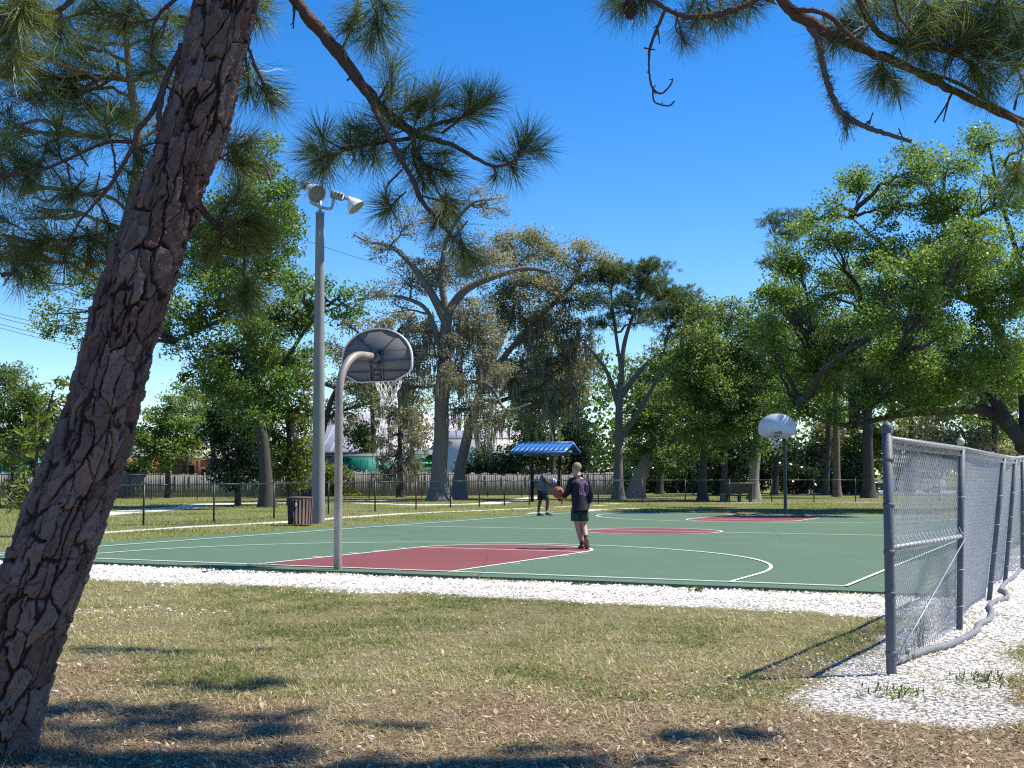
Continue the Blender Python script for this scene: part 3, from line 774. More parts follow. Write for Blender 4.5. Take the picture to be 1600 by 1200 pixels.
g = MB(); d_ = (B-A)/np.linalg.norm(B-A); n1 = np.cross(d_, UZ); n2 = np.cross(n1, d_)
for s_ in np.arange(.08, np.linalg.norm(B-A), .17):
    c_ = A+d_*s_; g.tube([c_+.0235*(math.cos(a)*n1+math.sin(a)*n2)+d_*.012*a/PI for a in np.linspace(0, 2*PI, 11)]+[c_+UZ*.085-d_*.05+DU*.0], .003, 4)
o = g.build('rail_wraps', M['wire'], ro); o['kind'] = 'stuff'
g = MB(); g.tube([up_the(1, .50)+DU*.035, up_the(0, .085)+DU*.04+DV*.15], .0055, 6); g.build('brace_rod', M['galv'], t)
for k in range(len(bots)-2):
    A0, A1, B0, B1 = bots[k], up_the(k, .945 if k == 0 else .985), bots[k+1], up_the(k+1, .955 if k == 0 else .985)
    n_out = DU
    def P(a, b, odd, A0=A0, A1=A1, B0=B0, B1=B1, k=k):
        a = a[:, None]; b = b[:, None]
        lo = A0+(B0-A0)*a+UZ*.05; hi = A1+(B1-A1)*a
        c = lo+(hi-lo)*b
        bul = (.035 if k == 0 else .10 if k == 1 else .17)*np.sin(PI*a)*(1-b)**.7*(1 if k else np.sin(PI*b))
        ripple = .006*np.sin(a*7+k)*np.sin(b*5+1)
        return c-n_out*(.036+bul*.6+ripple+.005*(odd[:, None]-.5))
    W_ = np.linalg.norm(B0-A0); H_ = np.linalg.norm(A1-A0)
    mb = MB(); q0 = .040 if k < 3 else .048
    nu, nv = int(W_/q0), int(H_/q0)
    chain(mb, P, nu, nv, .0031 if k < 2 else .0032)
    mo = mb.build('wire_mesh', M['wire'], t, smooth=True); mo['kind'] = 'stuff'
# edging tube lying along the fence
pts = [(1402, 1041), (1425, 1031), (1450, 1022), (1480, 1014), (1505, 1003), (1525, 991), (1531, 979), (1546, 972), (1550, 960), (1546, 951), (1556, 942), (1573, 935), (1572, 926), (1564, 921), (1572, 909), (1584, 901), (1594, 890)]
W = []
for q in pts:
    p_ = gnd(*q); W.append((p_[0], p_[1], float(zground(p_[0], p_[1]))+.032))
M['tubegrey'] = m_plain('edging_tube_grey', (.21, .21, .225), (.145, .145, .16), 9, .6, 0, .35, .2, 30)
g = MB(); cp = catmull(W, 7); g.tube(cp, .030, 14); o = g.build('edging_tube', M['tubegrey'], None, smooth=True)
tag(o, 'dark grey flexible edging tube winding over white shell gravel along the fence foot', 'edging tube')

def black_fence(posts, height, name_label, q, rad, topz=None, gapgrade=.03, bottom_rail=False):
    B = [np.array(p) for p in posts]
    t = empty('black_fence', B[0], name_label, 'fence', 'black chain link fences beyond the court')
    for p in B:
        g = MB(); g.tube([p-UZ*.2, p+UZ*(height+.05)], .030, 10); g.lathe(p+UZ*(height+.05), [(.036, -.02), (.036, .0), (.02, .025), (0, .03)], sides=10); g.build('post', M['blackmetal'], t, smooth=True)
    for a, b in zip(B[:-1], B[1:]):
        g = MB(); g.tube([a+UZ*height, (a+b)/2+UZ*(height-.01), b+UZ*height], .021, 8); g.build('top_rail', M['blackmetal'], t, smooth=True)
    for a, b in zip(B[:-1], B[1:]):
        L = np.linalg.norm(b-a); nu, nv = max(2, int(L/q)), max(2, int(height/q)); mb = MB()
        d_ = (b-a)/L; nn = np.cross(d_, UZ)
        def P(s, h, odd, a=a, b=b, nn=nn): return a+(b-a)*s[:, None]+UZ*(.03+(height-.04)*h)[:, None]+nn*(-.025+.006*(odd[:, None]-.5))
        chain(mb, P, nu, nv, rad)
        mo = mb.build('wire_mesh', M['blackwire'], t); mo['kind'] = 'stuff'
near_posts = [gnd(-150, 842), gnd(-10, 834), gnd(108, 828)]+[gnd(*p) for p in ((224, 821.5), (334, 816), (428, 811), (513, 803), (586, 799.5), (650, 796.5), (704, 793.5), (749, 792), (788, 790.5), (827, 789.5), (878, 788), (935, 787), (1004, 785.8), (1071, 785.3), (1140, 785), (1206, 784.6), (1272, 784.2), (1337, 784), (1402, 784), (1468, 784), (1535, 784), (1602, 784))]
for p in near_posts: p[2] = 0
black_fence(near_posts, 1.18, 'low black chain link fence running behind the slatted bin along the far court side', .085, .0046)
far_posts = [at(px, 780, Y) for px, Y in ((-120, 70), (60, 72), (150, 73), (236, 74), (308, 75), (370, 76), (428, 77), (505, 78), (577, 79), (619, 80), (659, 81), (710, 82), (762, 83), (815, 84), (868, 85), (920, 86), (970, 87))]
for p in far_posts: p[2] = 0
black_fence(far_posts, 1.47, 'taller black chain link fence farther back in front of the grey plank fence', .14, .0040)

# ------------------------------------------------------------ weathered plank fence far back
M['plank'] = m_plain('weathered_plank', (.27, .265, .255), (.13, .13, .128), 3, .9, 0, .15, .4, 20, (6, 6, .5))
pA, pB = at(-60, 790, 78), at(965, 780, 93); pA[2] = 0; pB[2] = 0
t = empty('plank_fence', pA, 'weathered grey wooden plank fence behind the tall black fence on the left', 'fence')
L = np.linalg.norm(pB-pA); d_ = (pB-pA)/L; nn = np.cross(UZ, d_); g = MB(); rg = np.random.default_rng(5)
for s in np.arange(0, L, .15):
    h = 1.55+rg.normal(0, .05)+.12*math.sin(s*.3); g.box(pA+d_*s+UZ*h/2+nn*rg.normal(0, .008), (.138, .022, h), np.stack([d_, nn, UZ], 1), tint=rg.random())
o = g.build('planks', M['plank'], t); o['kind'] = 'stuff'
for z in (.35, 1.2):
    g = MB(); g.box((pA+pB)/2+UZ*z+nn*.04, (L, .04, .09), np.stack([d_, nn, UZ], 1)); g.build('fence_rail', M['plank'], t)
for s in np.arange(0, L, 2.4):
    g = MB(); g.box(pA+d_*s+UZ*.8+nn*.11, (.09, .09, 1.6), np.stack([d_, nn, UZ], 1)); g.build('post', M['plank'], t)

# ------------------------------------------------------------ buildings behind the trees
M['metalroof'] = m_plain('pale_metal_roof', (.60, .55, .56), (.50, .46, .48), 1.2, .5, .1, .4)
M['roofpink'] = m_plain('faded_rose_roof', (.56, .46, .47), (.48, .41, .42), 1.0, .55, .1, .4)
M['teal'] = m_plain('teal_metal_siding', (.015, .27, .20), (.012, .20, .155), 3, .5, .05, .4)
M['whitewall'] = m_plain('white_painted_wall', (.76, .77, .78), (.66, .68, .70), 1.5, .8)
M['darkgap'] = m_plain('dark_opening', (.02, .02, .022), (.035, .035, .04), 2, .6)
M['beigeroof'] = m_plain('beige_roof', (.40, .345, .20), (.33, .29, .18), 2, .8)
M['brownwall'] = m_plain('brown_wall', (.11, .07, .055), (.17, .10, .075), 3, .85)
M['orangewall'] = m_plain('terracotta_wall', (.48, .20, .10), (.40, .17, .09), 3, .8)
M['greywall'] = m_plain('grey_wall', (.20, .21, .22), (.15, .16, .17), 2, .8)
M['glass'] = m_plain('window_glass', (.03, .04, .05), (.05, .07, .09), 2, .1, 0, .6)
def shed(label, cat, px0, px1, Y, depth, h_wall, h_ridge, wall, roof, name='shed', over=.3, seams=0, ridge='x', z0=0, details=None):
    a = at(px0, 760, Y); b = at(px1, 760, Y); a[2] = b[2] = 0
    w = b[0]-a[0]; c = (a+b)/2+np.array([0, depth/2, 0])
    t = empty(name, (c[0], Y, 0), label, cat)
    x0, x1, y0, y1 = a[0], b[0], Y, Y+depth
    g = MB(); g.box([(x0+x1)/2, (y0+y1)/2, h_wall/2], (w, depth, h_wall)); wo = g.build('wall', M[wall], t)
    g = MB(); e = over; th = .10
    if ridge == 'x':     # ridge runs along x, slopes face the camera and away
        ym = (y0+y1)/2
        for (ya, yb) in ((y0-e, ym), (y1+e, ym)):
            g2 = MB(); g2.prism([(x0-e, ya, h_wall), (x0-e, yb, h_ridge), (x0-e, yb, h_ridge+th), (x0-e, ya, h_wall+th)], (w+2*e, 0, 0)); ro = g2.build('roof', M[roof], t)
            if seams and ya < yb:
                g3 = MB(); sl = math.hypot(yb-ya, h_ridge-h_wall)
                for s in np.arange(x0-e+.2, x1+e, seams):
                    g3.prism([(s, ya, h_wall+th), (s, yb, h_ridge+th), (s, yb, h_ridge+th+.045), (s, ya, h_wall+th+.045)], (.045, 0, 0))
                so = g3.build('roof_seams', M[roof], ro); so['kind'] = 'stuff'
        for x in (x0, x1):
            g4 = MB(); g4.prism([(x, y0, h_wall), (x, y1, h_wall), (x, ym, h_ridge)], (.05 if x == x0 else -.05, 0, 0)); g4.build('gable', M[wall], t)
    elif ridge == 'y':
        xm = (x0+x1)/2
        for (xa, xb) in ((x0-e, xm), (x1+e, xm)):
            g2 = MB(); g2.prism([(xa, y0-e, h_wall), (xb, y0-e, h_ridge), (xb, y0-e, h_ridge+th), (xa, y0-e, h_wall+th)], (0, depth+2*e, 0)); g2.build('roof', M[roof], t)
        g4 = MB(); g4.prism([(x0, y0, h_wall), (x1, y0, h_wall), (xm, y0, h_ridge)], (0, .05, 0)); g4.build('gable', M[wall], t)
    else:
        g2 = MB(); g2.prism([(x0-e, y0-e, h_wall), (x0-e, y1+e, h_ridge), (x0-e, y1+e, h_ridge+th), (x0-e, y0-e, h_wall+th)], (w+2*e, 0, 0)); g2.build('roof', M[roof], t)
    if details:
        for (name_, mat_, fx0, fx1, fz0, fz1, d) in details:
            g5 = MB(); g5.box([x0+w*(fx0+fx1)/2, Y-d/2+.0, (fz0+fz1)/2], (w*(fx1-fx0), d, fz1-fz0), bevel=.01); g5.build(name_, M[mat_], t)
    return t
shed('large hall with pale rose metal roof rising behind the teal sheds', 'hall', 478, 700, 112, 24, 3.2, 7.2, 'whitewall', 'metalroof', 'hall', .5, .8)
ribs = [('siding_rib', 'teal', k/24+.012, k/24+.022, .05, 2.55, .05) for k in range(24)]
shed('teal metal shed with thin dark roof edge between the hoop pole and oak', 'shed', 537, 603, 97, 4, 2.75, 3.1, 'teal', 'greywall', 'shed', .25, 0, 'lean', 0, ribs[:14]+[('door_frame', 'whitewall', .56, .575, .05, 2.4, .06), ('door', 'darkgap', .84, .97, .05, 2.2, .05)])
shed('teal metal shed with horizontal boards partly hidden by the oak trunk', 'shed', 636, 676, 97.5, 4, 2.9, 3.3, 'teal', 'greywall', 'shed', .25, 0, 'lean', 0, [('siding_board', 'teal', .42, .98, .3+k*.42, .6+k*.42, .06) for k in range(6)]+[('door_frame', 'whitewall', .40, .42, .05, 2.6, .06)])
shed('low grey outbuilding with flat dark roof left of the teal shed', 'outbuilding', 500, 536, 99, 4, 2.9, 3.2, 'greywall', 'brownwall', 'outbuilding', .3, 0, 'lean')
shed('brown house with beige roof and open porch seen over the plank fence', 'house', 268, 345, 104, 8, 2.7, 4.1, 'brownwall', 'beigeroof', 'house', .6, 0, 'x', 0,
     [('porch_post', 'orangewall', .50, .53, 0, 2.65, .14), ('wall_panel', 'orangewall', .58, .86, 2.05, 2.6, .08), ('window', 'darkgap', .22, .46, .9, 2.2, .08), ('window', 'darkgap', .6, .8, .9, 1.9, .1)])
shed('terracotta cottage with dark roof peeping past the leaning pine trunk', 'cottage', 150, 225, 102, 7, 2.8, 4.0, 'orangewall', 'greywall', 'cottage', .4, 0, 'x', 0, [('window', 'glass', .6, .8, 1, 2, .06)])
shed('long white building glimpsed between moss hung oak limbs', 'white building', 690, 872, 108, 9, 4.4, 5.2, 'whitewall', 'metalroof', 'white_building', .4, 0, 'x', 0,
     [('window', 'glass', .12+.17*k, .19+.17*k, 1.2, 2.6, .08) for k in range(5)])
shed('dark green garden shed at the far left behind the shrubs', 'garden shed', -20, 74, 92, 5, 2.9, 3.4, 'teal', 'greywall', 'garden_shed', .3, 0, 'lean', 0, [('siding_rib', 'teal', k/16+.01, k/16+.025, .05, 2.7, .05) for k in range(16)])
shed('pale house far behind the dark undergrowth left of the bench', 'house', 1020, 1090, 128, 8, 2.6, 3.9, 'whitewall', 'greywall', 'house', .4, 0, 'x', 0, [('window', 'glass', .3, .45, 1, 2, .06)])

# ------------------------------------------------------------ blue roofed kiosk
M['blue'] = m_plain('blue_roof_metal', (.030, .155, .46), (.026, .135, .41), 4, .4, .15, .5)
M['blue2'] = m_plain('blue_seam_metal', (.10, .27, .60), (.09, .24, .55), 4, .35, .2, .5)
M['soffit'] = m_plain('kiosk_soffit', (.22, .24, .26), (.16, .18, .2), 4, .6)
YK = 70.0; kL = at(798, 710, YK); kR = at(881, 710, YK); w = kR[0]-kL[0]; zr_e = at(798, 707, YK)[2]; zr_r = at(830, 693, YK+1)[2]
# ridge leans back to the right: the roof is seen from its front-right corner
kx = np.array([.93, -.0, 0]); 
fx = np.array([math.cos(-.38), math.sin(-.38), 0]); fy = np.array([-fx[1], fx[0], 0])
o_ = np.array([kL[0], YK, 0.])
Wd = (kR[0]-kL[0])/fx[0]; Dp = 2.6
K = lambda a, b, z: o_+fx*a+fy*b+UZ*z
t = empty('kiosk_shelter', K(Wd/2, Dp/2, 0), 'small open shelter with bright blue ribbed metal roof on dark posts', 'shelter')
th = .07
npan = 11
for side in (0, 1):
    for k in range(npan):
        a0, a1 = Wd*k/npan+.004, Wd*(k+1)/npan-.004
        b0, b1 = (0, Dp/2) if side == 0 else (Dp, Dp/2)
        g = MB(); g.prism([K(a0, b0, zr_e), K(a0, b1, zr_r), K(a0, b1, zr_r+.03), K(a0, b0, zr_e+.03)], fx*(a1-a0)); g.build('roof_panel', M['blue'], t)
        if k:
            g = MB(); g.prism([K(a0-.03, b0, zr_e+.028), K(a0-.03, b1, zr_r+.028), K(a0-.03, b1, zr_r+.06), K(a0-.03, b0, zr_e+.06)], fx*.045); g.build('roof_seam', M['blue2'], t)
g = MB(); g.prism([K(-.02, Dp/2-.1, zr_r+.01), K(-.02, Dp/2, zr_r+.09), K(-.02, Dp/2+.1, zr_r+.01)], fx*(Wd+.04)); g.build('ridge_cap', M['blue'], t)
for b in (0, Dp):
    g = MB(); g.box(K(Wd/2, b, zr_e-.02), (Wd+.02, .03, .12), np.stack([fx, fy, UZ], 1)); g.build('fascia', M['blue'], t)
for a in (-.015, Wd+.015):
    for b0, b1 in ((0, Dp/2), (Dp, Dp/2)):
        g = MB(); g.prism([K(a, b0, zr_e-.08), K(a, b1, zr_r-.08), K(a, b1, zr_r+.05), K(a, b0, zr_e+.05)], fx*.03*(1 if a > 0 else -1)); g.build('barge_board', M['blue'], t)
for a in (.75, Wd-.75):
    g = MB(); g.box(K(a, Dp/2, 1.25), (.16, .16, 2.5+.0), np.stack([fx, fy, UZ], 1), bevel=.01); g.build('post', M['blackmetal'], t)
    g = MB(); g.box(K(a, Dp/2, zr_e-.13), (.1, Dp-.1, .12), np.stack([fx, fy, UZ], 1)); g.build('cross_beam', M['soffit'], t)
g = MB(); g.box(K(Wd/2, Dp/2, zr_e+.03), (Wd-.1, .09, .14), np.stack([fx, fy, UZ], 1)); g.build('ridge_beam', M['soffit'], t)
g = MB(); g.box(K(Wd/2, Dp/2+.1, .95), (Wd-1.7, .05, .5), np.stack([fx, fy, UZ], 1), bevel=.01); g.build('notice_panel', M['greywall'], t)

# ------------------------------------------------------------ park bench (seen from behind) and green bin beside it
M['benchgrey'] = m_plain('bench_recycled_grey', (.115, .115, .13), (.075, .075, .088), 10, .7, 0, .3)
M['benchgreen'] = m_plain('bench_support_green', (.10, .14, .12), (.07, .10, .085), 10, .7)
YB = 68.5; bl = at(1137, 783, YB); br_ = at(1176, 783, YB); wB = br_[0]-bl[0]; cB = (bl+br_)/2; cB[2] = 0
t = empty('park_bench', cB, 'grey slatted park bench with its back to us behind the low fence', 'bench')
for k in range(5):
    g = MB(); g.box(cB+np.array([0, -.02*k, .52+.105*k]), (wB, .035, .092), bevel=.008); g.build('back_slat', M['benchgrey'], t)
for k in range(4):
    g = MB(); g.box(cB+np.array([0, .08+.11*k, .44]), (wB, .10, .04), bevel=.008); g.build('seat_slat', M['benchgrey'], t)
for x in (-wB/2+.07, 0, wB/2-.07):
    g = MB(); g.box(cB+np.array([x, .02, .50]), (.12, .07, 1.0), bevel=.01); g.box(cB+np.array([x, .28, .20]), (.12, .42, .40), bevel=.01); g.build('support', M['benchgreen'], t)
g = MB(); g.box(cB+np.array([0, -.1, 1.01]), (wB+.1, .06, .035), bevel=.008); g.build('top_rail', M['galv'], t)
pk = at(1132, 784, YB-.4); pk[2] = 0
t = empty('planter_box', pk, 'dark grey box standing against the left end of the park bench', 'box')
g = MB(); g.box(pk+UZ*.2, (.42, .42, .40), bevel=.02); g.build('body', M['benchgrey'], t)
g = MB(); g.box(pk+UZ*.415, (.46, .46, .03), bevel=.008); g.build('lid', M['benchgrey'], t)

# ------------------------------------------------------------ globe street lamp
M['globe'] = m_plain('cream_globe', (.62, .58, .44), (.55, .51, .38), 3, .35, 0, .4)
YG = 66; c0 = at(1501, 690, YG); p0 = np.array([c0[0], YG, 0.])
t = empty('street_lamp', p0, 'cream globe street lamp showing above the top rail of the chain link fence', 'street lamp')
g = MB(); g.lathe(p0, [(.14, -.1), (.14, .05), (.10, .5), (.06, .6), (.05, c0[2]-.3), (.09, c0[2]-.26), (.10, c0[2]-.17)], sides=14); g.build('post', M['blackmetal'], t, smooth=True)
g = MB(); g.lathe(c0, [(.10, -.19), (.17, -.13), (.205, -.02), (.19, .08), (.13, .16), (.07, .20)], sides=20); g.build('globe', M['globe'], t, smooth=True)
g = MB(); g.lathe(c0, [(.09, .19), (.10, .22), (.05, .26), (.06, .29), (.03, .33), (0, .34)], sides=12); g.build('finial', M['globe'], t, smooth=True)

# ------------------------------------------------------------ parked cars
M['tyre'] = m_plain('tyre_rubber', (.015, .015, .016), (.025, .025, .026), 10, .8)
M['carglass'] = m_plain('car_glass', (.015, .02, .025), (.02, .028, .035), 3, .05, 0, .8)
M['hub'] = m_plain('wheel_alloy', (.40, .41, .42), (.3, .31, .32), 8, .35, .7)
M['lampred'] = m_plain('tail_lamp', (.35, .02, .02), (.28, .02, .02), 8, .2, 0, .6)
def car(label, base, rz, paint, suv=False):
    t = empty('parked_car', base, label, 'car', 'cars parked beyond the park')
    R = np.array(Matrix.Rotation(rz, 3, 'Z')); X = lambda x, y, z: np.asarray(base)+R@np.array([x, y, z])
    H = .22 if suv else 0
    prof = [(-2.2, .35), (-2.25, .62), (-2.15, .84+H), (-1.25, .93+H*.8), (-.55, 1.40+H), (.75, 1.46+H), (1.55 if not suv else 1.85, 1.02+H), (2.1, .95+H), (2.22, .70), (2.2, .35)]
    body = [(-2.2, .30), (-2.26, .60), (-2.16, .82+H*.5), (-1.25, .92+H*.6), (1.6, .98+H*.6), (2.12, .94+H*.6), (2.22, .66), (2.2, .30)]
    m_ = m_plain('car_paint_'+str(len(MATS)), paint, tuple(c*.92 for c in paint), 2, .22, .3, .6); MATS['cp%d' % len(MATS)] = m_
    def loft(pr, wlo, whi, z0, z1, mat, name, par):
        g = MB(); n = len(pr); V = []
        for s in (-1, -.86, .86, 1):
            for x, z in pr:
                f = np.clip((z-z0)/(z1-z0), 0, 1); wd = wlo+(whi-wlo)*f
                dz = -.04 if abs(s) == 1 else 0
                V.append(X(x*(.985 if abs(s) == 1 else 1), s*wd/2, z+dz*(z > z0+.1)))
        j = np.arange(n); j2 = (j+1) % n
        qs = np.concatenate([np.stack([a*n+j, a*n+j2, (a+1)*n+j2, (a+1)*n+j], -1) for a in range(3)])
        g.add(V, quads=qs); g.ng.append(np.arange(n)[::-1]); g.ng.append(np.arange(n)+3*n)
        return g.build(name, mat, par)
    bo = loft(body, 1.74, 1.80, .3, .9, m_, 'body', t)
    cab = [(-1.35, .90+H*.6), (-.6, 1.38+H), (-.4, 1.42+H), (.75, 1.42+H), (.95, 1.36+H), (1.6 if not suv else 1.95, .95+H*.6)]
    loft(cab, 1.70, 1.28, .9, 1.45+H, M['carglass'], 'window', t)
    loft([(-.62, 1.40+H), (-.4, 1.455+H), (.75, 1.455+H), (.98, 1.38+H)], 1.30, 1.26, 1.3, 1.5+H, m_, 'roof', t)
    for x in (-1.36, .15, 1.38):
        for s in (-1, 1):
            g = MB(); zt = 1.40+H; xb = x; xt = x*.52+.1 if x != .15 else .12
            g.tube([X(xb, s*.86, .92+H*.6), X(xt, s*.655, zt)], .04, 6); g.build('pillar', m_, t)
    for x in (-1.38, 1.35):
        for s in (-1, 1):
            g = MB(); c = X(x, s*.80, .31); ax = R@np.array([0, s, 0]); g.lathe(c, [(.19, -.09), (.30, -.09), (.315, -.03), (.315, .06), (.29, .09), (.2, .085)], axis=ax, sides=18); wo = g.build('wheel', M['tyre'], t, smooth=True)
            g = MB(); g.lathe(c, [(.2, .08), (.12, .10), (.04, .105), (0, .11)], axis=ax, sides=12); g.build('hub_cap', M['hub'], wo)
    for s in (-1, 1):
        g = MB(); g.box(X(2.17, s*.68, .78), (.1, .26, .14), R, bevel=.02); g.build('tail_light', M['lampred'], t)
        g = MB(); g.box(X(-2.19, s*.66, .70), (.1, .30, .13), R, bevel=.02); g.build('headlight', M['hub'], t)
        g = MB(); g.box(X(-.85, s*.97, .98+H*.6), (.12, .16, .10), R, bevel=.02); g.build('mirror', m_, t)
def gp(px, Y): p = at(px, 760, Y); p[2] = 0; return p
car('white hatchback parked beyond the fence mesh left of its second post', gp(1428, 100), .08, (.72, .74, .76), True)
car('dark blue saloon parked in the shade under the big oak', gp(1331, 96), PI+.05, (.02, .03, .055))
car('white van like car seen through the fence mesh right of its second post', gp(1558, 98), PI-.15, (.74, .75, .76), True)
road = MB(); road.add([gp(1240, 91)+UZ*.035, gp(2300, 84)+UZ*.035, gp(2300, 120)+UZ*.035, gp(1300, 112)+UZ*.035], quads=[[0, 1, 2, 3]])
M['road'] = m_plain('pale_parking_surface', (.34, .34, .34), (.27, .27, .275), .6, .9, 0, .2, .2, 30)
tag(road.build('parking_road', M['road'], org=(0, 0, 0)), kind='structure')

# ------------------------------------------------------------ power lines
M['cable'] = m_plain('cable_black', (.03, .035, .05), (.04, .045, .06), 5, .6)
def cable(pa, pb, label, Y=95, sag=.5):
    A, B = at(*pa, Y), at(*pb, Y+8); d = B-A; A2 = A-d*.6; B2 = B+d*.9
    ts = np.linspace(0, 1, 40); P = [A2+(B2-A2)*t_-UZ*sag*4*t_*(1-t_)+UZ*sag*.9 for t_ in ts]
    g = MB(); g.tube(P, .022, 5); o = g.build('power_line', M['cable']); tag(o, label, 'power line', 'overhead power lines')
cable((0, 320), (570, 481), 'overhead power line sloping down from upper left past the concrete light pole')
cable((470, 375), (620, 420), 'upper power line crossing the sky right of the light pole top', 97)
for k, y in enumerate((492, 498, 508, 514)):
    cable((0, y), (125, y+24+k), ['topmost', 'second from top', 'third from top', 'lowest'][k]+' of the four power lines left of the leaning pine', 99)

# ------------------------------------------------------------ trees
M['bark_oak'] = m_bark('oak_bark', (.075, .068, .062), (.19, .175, .16), 3)
M['bark_dark'] = m_bark('dark_bark', (.035, .032, .03), (.085, .078, .07), 3)
M['bark_pale'] = m_bark('pale_bark', (.13, .12, .11), (.27, .25, .225), 3)
M['bark_pine_far'] = m_bark('far_pine_bark', (.085, .06, .048), (.19, .145, .12), 3)
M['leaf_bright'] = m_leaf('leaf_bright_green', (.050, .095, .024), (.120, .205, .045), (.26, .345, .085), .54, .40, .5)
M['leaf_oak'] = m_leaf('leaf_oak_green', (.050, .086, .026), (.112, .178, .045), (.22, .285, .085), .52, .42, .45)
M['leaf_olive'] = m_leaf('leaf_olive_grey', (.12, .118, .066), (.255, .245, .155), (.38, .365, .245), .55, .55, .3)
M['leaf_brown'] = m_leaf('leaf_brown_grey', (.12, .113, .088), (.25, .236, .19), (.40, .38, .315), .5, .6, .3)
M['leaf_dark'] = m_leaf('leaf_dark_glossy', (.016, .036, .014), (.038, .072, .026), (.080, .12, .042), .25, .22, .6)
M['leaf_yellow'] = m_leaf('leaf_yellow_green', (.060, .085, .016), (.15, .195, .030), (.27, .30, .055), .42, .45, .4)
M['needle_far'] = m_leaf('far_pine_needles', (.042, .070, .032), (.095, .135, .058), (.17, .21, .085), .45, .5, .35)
M['moss'] = m_leaf('spanish_moss', (.16, .16, .145), (.28, .28, .255), (.42, .42, .39), .45, .9, .1)

def unit(n, up=0.0):
    v = RNG.normal(size=(n, 3)); v[:, 2] += up; return v/np.linalg.norm(v, axis=1)[:, None]
def leaves(mb, C, rc, m_per, ln, wd, tint_c, needles=False, flat=.65, var=.25):
    """m_per leaves round every cluster centre"""
    k = len(C); n = k*m_per; idx = np.repeat(np.arange(k), m_per)
    if needles:
        dr = unit(n, .45); L = RNG.uniform(.65, 1.1, n)*ln
        sub = C[idx]+RNG.normal(size=(n, 3))*rc*np.array([1, 1, .45])
        # needles grouped in tufts
        tf = RNG.integers(0, 7, n); off = RNG.normal(size=(k, 7, 3))*rc*np.array([1, 1, .45]); sub = C[idx]+off[idx, tf]
        a = dr*L[:, None]/2; c = sub+a
        b = np.cross(dr, unit(n)); b = b/(np.linalg.norm(b, axis=1)[:, None]+1e-6)*wd/2
    else:
        r = RNG.normal(size=(n, 3)); r = r/np.linalg.norm(r, axis=1)[:, None]*(RNG.random(n)**.45)[:, None]
        c = C[idx]+r*rc[idx, None]*np.array([1, 1, flat]) if np.ndim(rc) else C[idx]+r*rc*np.array([1, 1, flat])
        nrm = unit(n, .7); a = np.cross(nrm, unit(n)); a = a/(np.linalg.norm(a, axis=1)[:, None]+1e-6)
        b = np.cross(nrm, a); s = RNG.uniform(.65, 1.3, n)[:, None]; a = a*ln/2*s; b = b*wd/2*s
    mb.quadcloud(c, a, b, np.clip(tint_c[idx]+RNG.normal(0, var, n), 0, 1))

